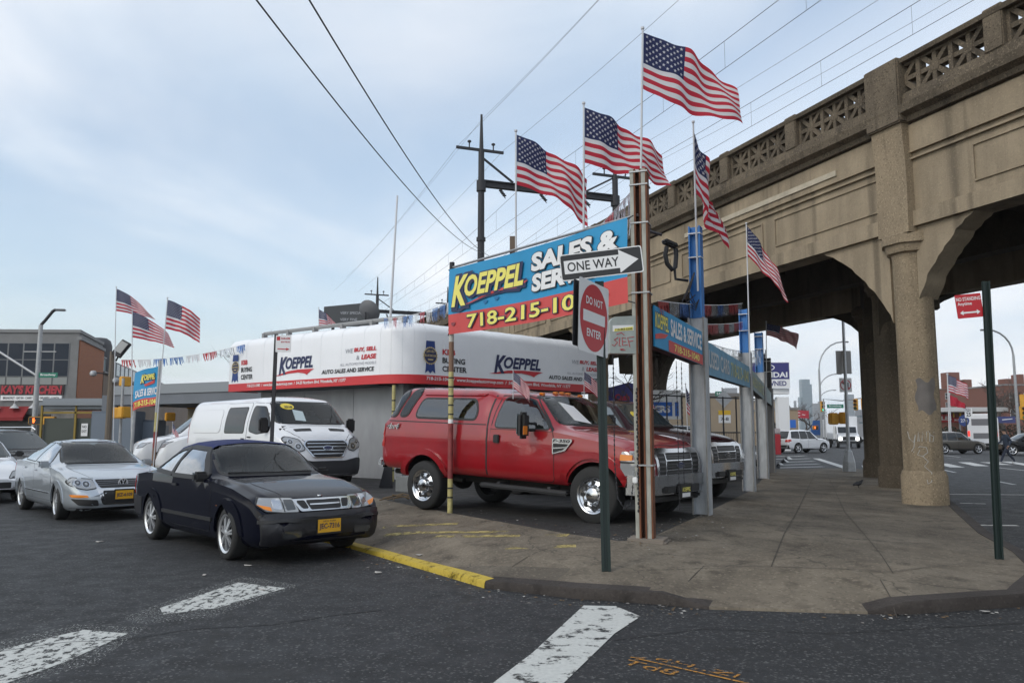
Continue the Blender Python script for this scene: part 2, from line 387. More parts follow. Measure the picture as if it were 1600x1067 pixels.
CLR = clear_glass("clear car glass", (.62, .70, .69), 2.2); CLW = clear_glass("clear windscreen", (.66, .74, .73), 1.2)
CLR.node_tree.nodes['Math'].inputs[1].default_value = 4.0
LENS = mat("headlamp lens", (.36, .37, .38), .08, .35, .8); AMB = mat("amber lens", (.75, .24, .03), .2); REDL = mat("red lens", (.45, .015, .01), .2)
GALV = mat("galvanised steel", (.42, .43, .44), .5, .6, var=.25, vs=8); DKST = mat("dark steel", (.03, .03, .035), .6, .3)
GREEN = mat("green painted steel", (.010, .022, .019), .5); RUST = mat("rust", (.20, .075, .035), .85, var=.55, vs=6, bump=.4, stretch=(3, 3, .8))
PALE = mat("pale grey paint", (.42, .42, .37), .6, var=.4, vs=5, stretch=(2, 2, .6)); POSTW = mat("scuffed white post paint", (.46, .48, .50), .55, var=.35, vs=5, stretch=(2, 2, .5))
POSTB = mat("blue post paint", (.03, .19, .52), .5, var=.3, vs=4, stretch=(2, 2, .5))
RED = mat("sign red", (.50, .018, .028), .4); NAVY = mat("sign navy", (.018, .025, .085), .45); SKYB = mat("banner blue", (.02, .29, .56), .55, var=.15, vs=2)
BRED = mat("banner red", (.62, .075, .07), .55, var=.15, vs=2); YEL = mat("banner yellow", (.82, .74, .16), .5); SIGNW = mat("sign white", (.78, .78, .78), .4); INK = mat("sign black", (.02, .02, .022), .45)
AWN = mat("white awning vinyl", (.80, .81, .83), .35, var=.06, vs=1.2); AWR = mat("awning red", (.55, .03, .035), .4); GREYT = mat("grey lettering", (.32, .33, .36), .5)
STEELG = mat("grey painted wall", (.36, .37, .385), .6, var=.25, vs=1.5, bump=.1, stretch=(1, 1, .4)); YBOX = mat("signal yellow", (.72, .36, .03), .5, var=.2)
# ------------------------------------------------------------------ vehicles
def lin(keys, x):
    if x <= keys[0][0]: return keys[0][1]
    for (a, p), (b, q) in zip(keys, keys[1:]):
        if x <= b: return p + (q - p) * (x - a) / (b - a)
    return keys[-1][1]
def sm(keys, x, h=.05):
    return sum(lin(keys, x + d * h) for d in (-1, -.5, 0, .5, 1)) / 5
def section(S, x):
    zb = sm(S['bot'], x); zt = sm(S['top'], x, S.get('smt', .045)); w = sm(S['w'], x, .04); wt = min(sm(S['wt'], x, .06), w - .02); zl = min(sm(S['belt'], x), zt - .03)
    zl = max(zl, zb + .06); h = zt - zl; r = min(S.get('edge', .10), .6 * h)
    big = h > .22
    P = [(0, zb), (w * .6, zb), (w - .10, zb), (w - .04, zb + .05)]
    k = S.get('bulge', .07); cr = S.get('crease', None)
    for s in (.12, .24, .36, .48, .6, .72, .84, 1.0):
        z = zb + .05 + (zl - zb - .05) * s; y = w * (1 - k * (s - .62) ** 2)
        if cr and abs(s - .72) < .01: y += cr
        P.append((y, z))
    y1 = P[-1][0]; zr = zt - r
    for s in (.25, .5, .75, 1.0):
        y = y1 + (wt - y1) * s + (.035 * sin(PI * s) if big else 0); P.append((y, zl + (zr - zl) * s))
    c = min(.035, h * .2); r2 = r * (1.3 if big else 1.9)
    for a in (25, 50, 75, 90):
        y = wt - r2 * (1 - cos(R(a))); P.append((y, zr + r * sin(R(a)) - c))
    yb = P[-1][0]; zz = P[-1][1]
    for s in (.75, .5, .25, 0): P.append((yb * s, zz + c * (1 - s * s)))
    return P
def loft(S):
    x0, x1 = S['x']; n = max(24, int((x1 - x0) / S.get('dx', .055))); xs = [x0 + (x1 - x0) * i / n for i in range(n + 1)]
    vs = []; fs = []; K = None
    for x in xs:
        h = section(S, x); ring = [(-y, z) for y, z in h] + [(y, z) for y, z in h[-2:0:-1]]
        K = len(ring); vs += [V((x, y, z)) for y, z in ring]
    for i in range(n):
        for j in range(K): fs.append((i * K + j, i * K + (j + 1) % K, (i + 1) * K + (j + 1) % K, (i + 1) * K + j))
    for i, rev in ((0, False), (n, True)):
        H = K // 2                                     # end cap as strips between the two halves
        for j in range(H):
            a, b = i * K + j, i * K + j + 1; c, d = i * K + (K - j - 1) % K, i * K + (K - j) % K
            f = [a, b, c, d] if len({a, b, c, d}) == 4 else list(dict.fromkeys([a, b, c, d]))
            if len(f) > 2: fs.append(tuple(f if rev else f[::-1]))
    return vs, fs
def patch_geo(mb, bvh, poly, axis, off, res=.09, skirt=.012, ring=None):
    """an outline laid onto the body: axis 'R','L','F','B','T' = seen from that side"""
    d = {'R': V((0, 1, 0)), 'L': V((0, -1, 0)), 'F': V((-1, 0, 0)), 'B': V((1, 0, 0)), 'T': V((0, 0, -1))}[axis]
    ca = sum(p[0] for p in poly) / len(poly); cb_ = sum(p[1] for p in poly) / len(poly)
    bm = bmesh.new(); vv = [bm.verts.new((a, b, 0)) for a, b in poly]
    if ring:
        v2 = [bm.verts.new((a, b, 0)) for a, b in ring]; n_ = len(vv)
        for i in range(n_): bm.faces.new((vv[i], vv[(i + 1) % n_], v2[(i + 1) % n_], v2[i]))
    else:
        try: bm.faces.new(vv)
        except ValueError: bm.free(); return
    bmesh.ops.triangulate(bm, faces=bm.faces[:])
    for ax in (0, 1):
        lo = min(p[ax] for p in poly); hi = max(p[ax] for p in poly); q = math.floor(lo / res) * res + res
        while q < hi - 1e-4:
            no = (1, 0, 0) if ax == 0 else (0, 1, 0); c = [0, 0, 0]; c[ax] = q
            bmesh.ops.bisect_plane(bm, geom=bm.verts[:] + bm.edges[:] + bm.faces[:], plane_co=c, plane_no=no); q += res
    bm.verts.index_update(); bm.verts.ensure_lookup_table()
    bd = [e for e in bm.edges if len(e.link_faces) == 1]; n = len(bm.verts); P = []; Q = []
    for v in bm.verts:
        a, b = v.co.x, v.co.y
        o = {'R': V((a, -4, b)), 'L': V((a, 4, b)), 'F': V((6, a, b)), 'B': V((-6, a, b)), 'T': V((a, b, 6))}[axis]
        hit, nn, i, dd = bvh.ray_cast(o, d)
        k = 0
        while hit is None and k < 30:                  # outside the silhouette: slide towards the outline's middle
            k += 1; a += (ca - a) * .04; b += (cb_ - b) * .04
            o = {'R': V((a, -4, b)), 'L': V((a, 4, b)), 'F': V((6, a, b)), 'B': V((-6, a, b)), 'T': V((a, b, 6))}[axis]
            hit, nn, i, dd = bvh.ray_cast(o, d)
        if hit is None: hit, nn, i, dd = bvh.find_nearest(o + d * 4)
        if nn.dot(d) > 0: nn = -nn
        p = hit + nn * off; P.append(p); Q.append(p + d * (off + skirt))
    fs = [tuple(v.index for v in f.verts) for f in bm.faces]
    ix = {}; V2 = list(P)
    for e in bd:
        for v in e.verts:
            if v.index not in ix: ix[v.index] = len(V2); V2.append(Q[v.index])
    for e in bd:
        a, b = (v.index for v in e.verts); fs.append((a, b, ix[b], ix[a]))
    bm.free(); mb.add(V2, fs)
def mirx(poly): return [(-a, b) for a, b in poly][::-1]
def wheel_meshes(Rd, wid, rim, kind, dark=False):
    """tyre, rim, hub meshes with the outer face towards -y"""
    h = wid / 2; r = rim
    t = MB(); t.lathe([(r, h * .9), (r + .01, h), (Rd - .035, h * .98), (Rd - .012, h * .86), (Rd, h * .6), (Rd, -h * .6), (Rd - .012, -h * .86), (Rd - .035, -h * .98), (r + .01, -h), (r, -h * .9)], axis='Y', n=40, closed=True)
    for k in range(3): t.lathe([(Rd + .002, -h * .5 + k * h * .5 - .006), (Rd + .002, -h * .5 + k * h * .5 + .006)], axis='Y', n=40)
    m = MB(); m.use(ALLOY if kind not in ('steel',) else CHR)
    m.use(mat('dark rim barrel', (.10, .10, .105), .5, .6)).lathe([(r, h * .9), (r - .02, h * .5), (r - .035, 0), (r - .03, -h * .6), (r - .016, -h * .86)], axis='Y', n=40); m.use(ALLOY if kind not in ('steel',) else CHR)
    m.lathe([(r - .018, -h * .84), (r - .012, -h * .9), (r, -h * .94), (r + .012, -h * 1.0), (r + .012, -h * .9)], axis='Y', n=40)
    if kind == 'steel':
        yc = -h * .72
        m.lathe([(r - .015, -h * .80), (r - .05, yc + .012), (r * .62, yc - .012), (r * .46, yc + .015), (r * .42, yc - .03), (r * .40, -h * 1.05), (r * .3, -h * 1.15), (.001, -h * 1.18)], axis='Y', n=40)
        m.use(BLK)
        for k in range(8):
            a = 2 * PI * k / 8 + .2; c = V((cos(a), 0, sin(a))); s = V((-sin(a), 0, cos(a)))
            o = [V((0, yc - .013, 0)) + c * (r * .70 + .045 * cos(q)) + s * (.030 * sin(q)) for q in [2 * PI * i / 12 for i in range(12)]]
            m.add(o, [tuple(range(12))])
        m.use(CHR)
        for k in range(8):
            a = 2 * PI * k / 8; m.tube([(cos(a) * r * .5, yc - .002, sin(a) * r * .5), (cos(a) * r * .5, yc - .04, sin(a) * r * .5)], .012, 6)
    else:
        n, dbl, tw = {'five': (5, 0, 0), 'split': (7, 1, .0), 'ten': (9, 0, .0), 'multi': (10, 0, 0)}[kind]; yc = -h * .74
        for k in range(n):
            for q in ((-1, 1) if dbl else (0,)):
                a = 2 * PI * k / n + .3; a2 = a + q * .12
                p0 = V((cos(a + q * .1) * r * .16, yc - .012, sin(a + q * .1) * r * .16)); p1 = V((cos(a2) * (r - .012), yc + .008, sin(a2) * (r - .012)))
                m.beam(p0, p1, .022 if dbl else r * .22 if n == 5 else r * .13, .026, up=(0, 1, 0)) if False else m.beam(p0, p1, .026, .024 if dbl else r * .24 if n == 5 else r * .14, up=(cos(a2 + PI / 2), 0, sin(a2 + PI / 2)))
        m.lathe([(r * .24, yc + .02), (r * .24, yc - .02), (r * .15, yc - .028), (.001, yc - .028)], axis='Y', n=20)
    b = MB(); b.use(BLK).lathe([(r - .02, h * .4), (r - .03, -h * .18), (.001, -h * .2)], axis='Y', n=24)
    b.use(DKST).lathe([(r * .72, -h * .18), (r * .72, -h * .3), (r * .3, -h * .32)], axis='Y', n=24)
    return t, m, b
VEH = {}
def vehicle(S, name, label, cat, loc, yaw, group=None, scale=1.0):
    root = thing(name, label, cat, loc, yaw, group); root.scale = (scale,) * 3; paint = S['paint']
    vs, fs = loft(S); bvh = BVHTree.FromPolygons(vs, fs)
    mb = MB(); mb.use(paint).add(vs, fs); body = mb.build('body', None, root); body.data.materials.append(BLK)
    if S.get('matfn'):
        mats = [paint, BLK]
        for p in body.data.polygons:
            q = S['matfn'](p.center)
            if q is not None:
                if q not in mats: mats.append(q); body.data.materials.append(q)
                p.material_index = mats.index(q)
    xf, xr, Rd, wid, rim, ty = S['wheels']; ar = S.get('arch', Rd + .06)
    # wheel openings, then the cabin behind its windows
    def carve(cut):
        cut.parent = root; bpy.context.view_layer.update(); md = body.modifiers.new('b', 'BOOLEAN'); md.object = cut; md.operation = 'DIFFERENCE'; md.solver = 'EXACT'
        dg = bpy.context.evaluated_depsgraph_get(); me = bpy.data.meshes.new_from_object(body.evaluated_get(dg)); body.modifiers.clear(); old = body.data; body.data = me; me.name = 'body'
        bpy.data.meshes.remove(old); bpy.data.objects.remove(cut)
    WIN = [(it['a'], it['p']) for it in S['items'] if S.get('cabin') and it['m'] in (LGL, GLS)] + [('S', pl) for pl in S.get('sidewin', [])]
    ct = MB(); ct.use(paint); ct.use(BLK)
    if S.get('open', True):
        for x in (xf, xr):
            for sy in (-1, 1):
                y0 = sy * (ty - .33 if wid < .25 else ty - .36); zc = Rd + S.get('archz', 0)
                ct.prism([(x + ar * cos(k * PI / 20), zc + ar * sin(k * PI / 20)) for k in range(40)], lambda p, q, t: V((p, t, q)), y0, y0 + sy * .62)
        carve(ct.build('cut', None))
    if WIN:
        for ax in 'SF':
            ct = MB(); ct.use(paint); ct.use(BLK)
            for a, pl in WIN:
                if a == ax: ct.prism(pl, (lambda p, q, t: V((p, t, q))) if ax == 'S' else (lambda p, q, t: V((t, p, q))), -2 if ax == 'S' else S['cabin'], 2 if ax == 'S' else 4)
            if ct.v: carve(ct.build('cut', None))
        SM = mat("grey seat cloth", (.11, .11, .115), .8); zb, cx0, hw_ = S['seats']
        for y in (-hw_, hw_):
            q = MB(); q.box((cx0 - .12, y, zb - .02), (.16, .46, .5), bev=.06, M=MX.Rotation(R(-12), 4, 'Y')); q.box((cx0 - .2, y, zb + .27), (.10, .25, .17), bev=.045, M=MX.Rotation(R(-8), 4, 'Y')); q.build('seat', SM, root, smooth=50)
        q = MB(); q.box((cx0 + .78, 0, zb - .10), (.45, hw_ * 3.4, .16), bev=.05); q.build('dashboard', BLK, root, smooth=50)
        q = MB(); T_ = MX.Translation((cx0 + .42, hw_, zb - .02)) @ MX.Rotation(R(-62), 4, 'Y'); q.T = T_; q.lathe([(.185 + .016 * cos(a), .016 * sin(a)) for a in [k * PI / 4 for k in range(8)]], n=24, closed=True); q.beam((-.18, 0, 0), (.18, 0, 0), .03, .02); q.beam((0, -.18, 0), (0, 0, 0), .03, .02); q.build('steering_wheel', BLK, root, smooth=50)
    body.data.polygons.foreach_set("use_smooth", [True] * len(body.data.polygons)); body.data.set_sharp_from_angle(angle=R(S.get('sharp', 38)))
    parts = {}
    for it in S['items']:
        nm, ax, poly, m, o = it['n'], it['a'], it['p'], it['m'], it.get('o', .004)
        for side in ([ax] if ax not in 'S' else ['R', 'L']):
            for pl in ([poly] if not it.get('mir') else [poly, mirx(poly)]):
                q = MB()
                win = S.get('cabin') and m in (LGL, GLS)
                if it.get('gap'): q.use(it.get('gm', BLK)); patch_geo(q, bvh, grow(pl, it['gap']), side, o - .0025, it.get('res', .09), ring=grow(pl, -.012) if win else None)
                q.use((CLW if m is GLS else CLR) if win else m); patch_geo(q, bvh, pl, side, o, it.get('res', .09))
                for ex in it.get('ex', []): q.use(ex[1]); patch_geo(q, bvh, ex[0] if pl is poly else mirx(ex[0]), side, ex[2], .1)
                ob = q.build(nm, None, root, smooth=35)
                if it.get('l'): ob['label'] = it['l']
                if it.get('h'):
                    x, z = it['h']; sg = -1 if side == 'R' else 1; hit = bvh.ray_cast(V((x, sg * 4, z)), V((0, -sg, 0)))[0]
                    hb = MB(); hb.box((x, hit.y + sg * .022, z), it.get('hs', (.17, .03, .028)), bev=.012); hb.build('handle', it.get('hm', paint), ob, smooth=40)
    for sy in (-1, 1):
        for x in (xf, xr):
            t, m, b = wheel_meshes(Rd, wid, rim, S.get('rimkind', 'five'))
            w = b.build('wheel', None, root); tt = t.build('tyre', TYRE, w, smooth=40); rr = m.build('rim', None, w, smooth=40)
            w.location = (x, sy * ty, Rd); w.rotation_euler = (0, R(17 * (x + sy)), 0 if sy < 0 else PI)
            if x == xf and S.get('steer'): w.rotation_euler.z += S['steer']
    S.get('extra', lambda *a: None)(S, root, bvh)
    if S.get('rake'):
        for c in root.children:
            if not c.name.startswith('wheel'): c.rotation_euler.y = S['rake']
    return root
def oval(cy, cz, a, b, n=20): return [(cy + a * cos(2 * PI * i / n), cz + b * sin(2 * PI * i / n)) for i in range(n)]
def lampex(y, z, r, off=.014): return [(oval(y, z, r, r), CHR, off), (oval(y, z, r * .8, r * .8), mat("lamp bowl", (.12, .125, .13), .1, .7), off + .003), (oval(y, z, r * .35, r * .35), LENS, off + .006)]
def item(n, a, p, m, **k): return dict(n=n, a=a, p=p, m=m, **k)
def mirror_part(root, x, y, z, m, sx=.11, sy=.2, sz=.14, arm=True):
    for s in (-1, 1):
        q = MB(); q.use(m).box((x, s * (y + sy * .55), z), (sx, sy, sz), bev=.035)
        q.use(BLK).box((x - .01, s * (y - .03), z - sz * .3), (.05, .12, .04), bev=.012)
        q.use(LGL).box((x - sx * .5 - .002, s * (y + sy * .55), z), (.006, sy * .8, sz * .75), bev=.002)
        q.build('wing_mirror', None, root, smooth=40)
def plate(root, bvh, z, txt, col, tcol, front=True, y=0, w=.31, h=.155, holder=True, top=None):
    d = V((-1, 0, 0)) if front else V((1, 0, 0)); o = V((5 if front else -5, y, z)); hit = bvh.ray_cast(o, d)[0]
    s = 1 if front else -1; f = Fr(hit + V((s * .024, 0, 0)), (0, s, 0))
    q = MB()
    if holder: q.use(BLK).box(hit + V((s * .011, 0, 0)), (.03, w + .03, h + .05), bev=.006)
    q.use(col); q.add([f.p(-w / 2, -h / 2, .004), f.p(w / 2, -h / 2, .004), f.p(w / 2, h / 2, .004), f.p(-w / 2, h / 2, .004)], [(0, 1, 2, 3)])
    if txt: q.use(tcol); text(q, txt, -w * .44, -h * .32, w * .88, h * .52, lambda a, b, t: f.p(a, b, t + .006), .02)
    if top: q.use(tcol); text(q, top, -w * .28, h * .3, w * .56, h * .12, lambda a, b, t: f.p(a, b, t + .006))
    q.build('licence_plate', None, root)
def car_paint(n, c, metal=.0, rough=.32): return mat(n, c, rough, metal, .5, coat=1.)
NYP = mat("amber number plate", (.72, .38, .02), .5)
def bars(mb, bvh, y0, y1, zs, th, axis='F', off=.014, res=.12):
    for z in zs: patch_geo(mb, bvh, rect(y0, z - th / 2, y1, z + th / 2), axis, off, res)
def wiper(root, bvh, y0, y1, z0, z1):
    q = MB()
    for a, b, c, d in ((y0, z0, y1, z1),):
        P = []
        for i in range(9):
            t = i / 8; hit = bvh.ray_cast(V((6, a + (c - a) * t, b + (d - b) * t)), V((-1, 0, 0)))[0]
            if hit: P.append(hit + V((.02, 0, .012)))
        if len(P) > 2: q.tube(P, .010, 6); q.build('wiper', BLK, root)

# -- navy convertible
NAVYP = mat("dark navy car paint", (.0025, .0032, .0095), .08, 0, .26); CLOTH = mat("navy soft top cloth", (.016, .024, .095), .9, bump=.15, bs=200)
def inside(pl, x, y):
    r = False
    for (a, b), (c, d) in zip(pl, pl[1:] + pl[:1]):
        if (b > y) != (d > y) and x < (c - a) * (y - b) / (d - b) + a: r = not r
    return r
SAABW = [rnd([(.55, .96), (.12, 1.29), (-.44, 1.315), (-.52, .97)], .03), rnd([(-.58, .98), (-.51, 1.31), (-.80, 1.265), (-1.18, 1.01)], .04)]
def arch_lips(S, root, bvh, m, wd_=.055, off=.014):
    xf, xr, Rd, wid, rim, ty = S['wheels']
    for x in (xf, xr):
        for sd_ in 'RL':
            ro, ri = S['arch'] + wd_, S['arch'] - .003
            pl = [(x + ro * cos(R(a)), Rd + ro * sin(R(a))) for a in range(0, 181, 9)] + [(x + ri * cos(R(a)), Rd + ri * sin(R(a))) for a in range(180, -1, -9)]
            f = MB(); patch_geo(f, bvh, pl, sd_, off, .12, .02); f.build('wheel_arch', m, root, smooth=40)
def saab_extra(S, root, bvh):
    arch_lips(S, root, bvh, NAVYP)
    vs, fs = loft(dict(S, dx=.03)); q = MB(); keep = []
    for f in fs:
        c = sum((vs[i] for i in f), V()) / len(f)
        if -1.62 < c.x < .16 and c.z > 1.035 + max(0, c.x + .6) * -.09 and not (abs(c.y) > .5 and any(inside(grow(pl, .012), c.x, c.z) for pl in S['sidewin'])): keep.append(f)
    ix = {}; P = []
    for f in keep:
        n = (vs[f[1]] - vs[f[0]]).cross(vs[f[2]] - vs[f[0]]).normalized()
        c = sum((vs[i] for i in f), V()) / len(f)
        if n.dot(c - V((c.x, 0, .7))) < 0: n = -n
        for i in f:
            if i not in ix: ix[i] = [len(P), V()]; P.append(vs[i].copy())
            ix[i][1] += n
    for i, (k, n) in ix.items(): P[k] += n.normalized() * .012
    q.add(P, [tuple(ix[i][0] for i in f) for f in keep]); st = q.build('soft_top', CLOTH, root, smooth=50)
    for pl in SAABW:
        for s in 'RL': w = MB(); w.use(BLK); patch_geo(w, bvh, grow(pl, .04), s, .018, ring=grow(pl, -.012)); w.use(CLR); patch_geo(w, bvh, pl, s, .010); w.build('side_window', None, root, smooth=30)
    mirror_part(root, .52, .78, .97, BLK, .13, .19, .13)
    plate(root, bvh, .43, "JEC-7316", NYP, NAVY, top="NEW YORK")
    wiper(root, bvh, -.62, .02, 1.01, 1.0); wiper(root, bvh, -.02, .55, 1.0, 1.0)
    # chrome grille with its three openings
    g = MB(); g.use(CHR); patch_geo(g, bvh, rnd([(-.34, .60), (.34, .60), (.40, .735), (-.40, .735)], .03), 'F', .018)
    g.use(BLK)
    for pl in ([(-.20, .615), (.20, .615), (.23, .715), (-.23, .715)], [(-.35, .715), (-.25, .715), (-.225, .63), (-.30, .63)], [(.35, .715), (.25, .715), (.225, .63), (.30, .63)]):
        patch_geo(g, bvh, rnd(pl, .02), 'F', .022)
    g.use(CHR); patch_geo(g, bvh, rect(-.2, .66, .2, .675), 'F', .026); gr = g.build('grille', None, root, smooth=30)
    e = MB(); hit = bvh.ray_cast(V((2.02, 0, 4)), V((0, 0, -1)))[0]; e.lathe([(.001, .012), (.03, .012), (.033, 0)], hit, 'Z', 16); e.build('emblem', CHR, root)
    s = MB(); 
    for sd_ in 'RL':
        patch_geo(s, bvh, rect(-.85, .43, .86, .475), sd_, .022, .2)
    s.build('rubbing_strip', BLK, root)
SAAB = dict(x=(-2.36, 2.25), paint=NAVYP, dx=.05, cabin=-.95, sidewin=SAABW, seats=(1.0, -.28, .34),
    top=[(-2.36, .72), (-2.33, .90), (-2.2, .98), (-1.7, 1.03), (-1.55, 1.07), (-1.2, 1.26), (-.95, 1.37), (-.5, 1.43), (.0, 1.415), (.25, 1.375), (.80, 1.0), (.9, .975), (1.4, .925), (1.85, .83), (2.06, .755), (2.12, .70), (2.2, .60), (2.25, .52)],
    belt=[(-2.36, .66), (-2.2, .90), (-1.6, .955), (0, .94), (.8, .92), (1.4, .86), (1.9, .75), (2.25, .46)],
    bot=[(-2.36, .36), (-2.2, .25), (-1.9, .2), (1.9, .19), (2.15, .22), (2.25, .3)],
    w=[(-2.36, .66), (-2.26, .78), (-2.0, .84), (-1.3, .855), (1.3, .855), (1.8, .845), (2.04, .82), (2.17, .74), (2.25, .56)],
    wt=[(-2.36, .5), (-1.7, .66), (-1.5, .62), (-1.2, .60), (-.4, .60), (.2, .61), (.8, .72), (1.4, .75), (1.95, .73), (2.25, .45)],
    wheels=(1.30, -1.30, .315, .215, .225, .755), arch=.37, rimkind='split', crease=.006, steer=R(-4),
    items=[
        item('windscreen', 'F', rnd([(-.67, 1.005), (.67, 1.005), (.59, 1.355), (-.59, 1.355)], .05), GLS, gap=.03, o=.006),
        item('door', 'S', rnd([(.78, .30), (.80, .86), (.66, .935), (-.52, .94), (-.60, .34), (-.5, .30)], .06), NAVYP, gap=.007, h=(-.40, .83), hm=BLK),
        item('headlight', 'F', rnd([(.36, .60), (.56, .605), (.72, .62), (.80, .69), (.74, .765), (.38, .75)], .02), LENS, gap=.012, mir=1, o=.012, ex=[(rect(.515, .61, .525, .76), BLK, .015), (rnd(rect(.39, .625, .5, .735), .02), mat('lamp bowl', (.12, .125, .13), .1, .7), .015), (rnd(rect(.54, .635, .63, .745), .02), CHR, .015)]),
        item('indicator', 'F', rnd([(.66, .615), (.74, .64), (.80, .69), (.66, .66)], .01), AMB, mir=1, o=.017),
        item('front_bumper', 'F', rnd([(-.76, .24), (.76, .24), (.79, .58), (.6, .585), (-.6, .585), (-.79, .58)], .03), BLK if 0 else mat("dark bumper", (.012, .012, .016), .4), gap=.006, o=.014),
        item('bumper_strip', 'F', rect(-.80, .49, .80, .525), BLK, o=.022),
        item('fog_lamp', 'F', rnd(rect(.36, .325, .58, .395), .02), mat('lamp bowl', (.12, .125, .13), .1, .7), gap=.012, mir=1, o=.018),
        item('bonnet', 'T', rnd([(.92, -.62), (1.5, -.60), (2.02, -.45), (2.06, 0), (2.02, .45), (1.5, .60), (.92, .62), (.95, 0)], .04), NAVYP, gap=.006, o=.004),
        item('side_marker', 'S', rect(1.0, .60, 1.06, .64), AMB, o=.01),
        item('fuel_flap', 'L', rnd(rect(-1.75, .75, -1.57, .92), .03), NAVYP, gap=.005),
        item('tail_light', 'S', rnd([(-2.3, .62), (-2.14, .62), (-2.10, .88), (-2.22, .88)], .03), REDL, o=.006),
        item('rear_bumper', 'S', rnd([(-2.34, .34), (-1.72, .34), (-1.72, .58), (-2.34, .6)], .03), MATS["dark bumper"], gap=.005, o=.016),
    ], extra=saab_extra)
# -- silver saloon
SILV = car_paint("silver car paint", (.46, .50, .54), .7, .36)
def vw_badge(q, bvh, z, r, y=0, off=.02):
    """round chrome badge: ring, a V over a W"""
    hit = bvh.ray_cast(V((6, y, z)), V((-1, 0, 0)))[0]; f = Fr(hit + V((off, 0, 0)), (0, 1, 0)); q.use(mat('bright badge', (.72, .73, .75), .3, .3))
    q.lathe([(r, 0), (r, .015), (r * .84, .015), (r * .84, 0)], f.o, 'X', 28)
    P = lambda a, b: f.p(a * r, b * r, .01)
    for a, b in (((-.33, .78), (0, .12)), ((.33, .78), (0, .12)), ((-.74, .38), (-.36, -.74)), ((-.36, -.74), (0, .02)), ((0, .02), (.36, -.74)), ((.36, -.74), (.74, .38))): q.beam(P(*a), P(*b), r * .17, .012, up=(1, 0, 0))
    q.use(BLK).lathe([(.001, .004), (r * .84, .004)], f.o, 'X', 28)
def vw_extra(S, root, bvh):
    arch_lips(S, root, bvh, SILV, .04, .009)
    mirror_part(root, .62, .84, .99, SILV, .14, .2, .13)
    g = MB(); g.use(CHR); patch_geo(g, bvh, rnd([(-.50, .76), (.50, .76), (.36, .30), (-.36, .30)], .05), 'F', .012)
    g.use(BLK); patch_geo(g, bvh, rnd([(-.46, .735), (.46, .735), (.385, .59), (-.385, .59)], .03), 'F', .016)
    patch_geo(g, bvh, rnd([(-.36, .545), (.36, .545), (.315, .315), (-.315, .315)], .03), 'F', .016)
    g.use(mat("dull chrome", (.2, .2, .21), .3, .9)); bars(g, bvh, -.42, .42, (.635, .67, .70), .008, off=.02)
    g.build('grille', None, root, smooth=30)
    b = MB(); vw_badge(b, bvh, .675, .085); b.build('badge', None, root)
    plate(root, bvh, .47, "JEZ-6109", NYP, NAVY, w=.31)
    s = MB()
    for sd_ in 'RL': patch_geo(s, bvh, rect(-.92, .455, .9, .475), sd_, .014, .2)
    s.build('side_trim', CHR, root); wiper(root, bvh, -.66, .0, 1.0, .99); wiper(root, bvh, 0, .6, .99, .99)
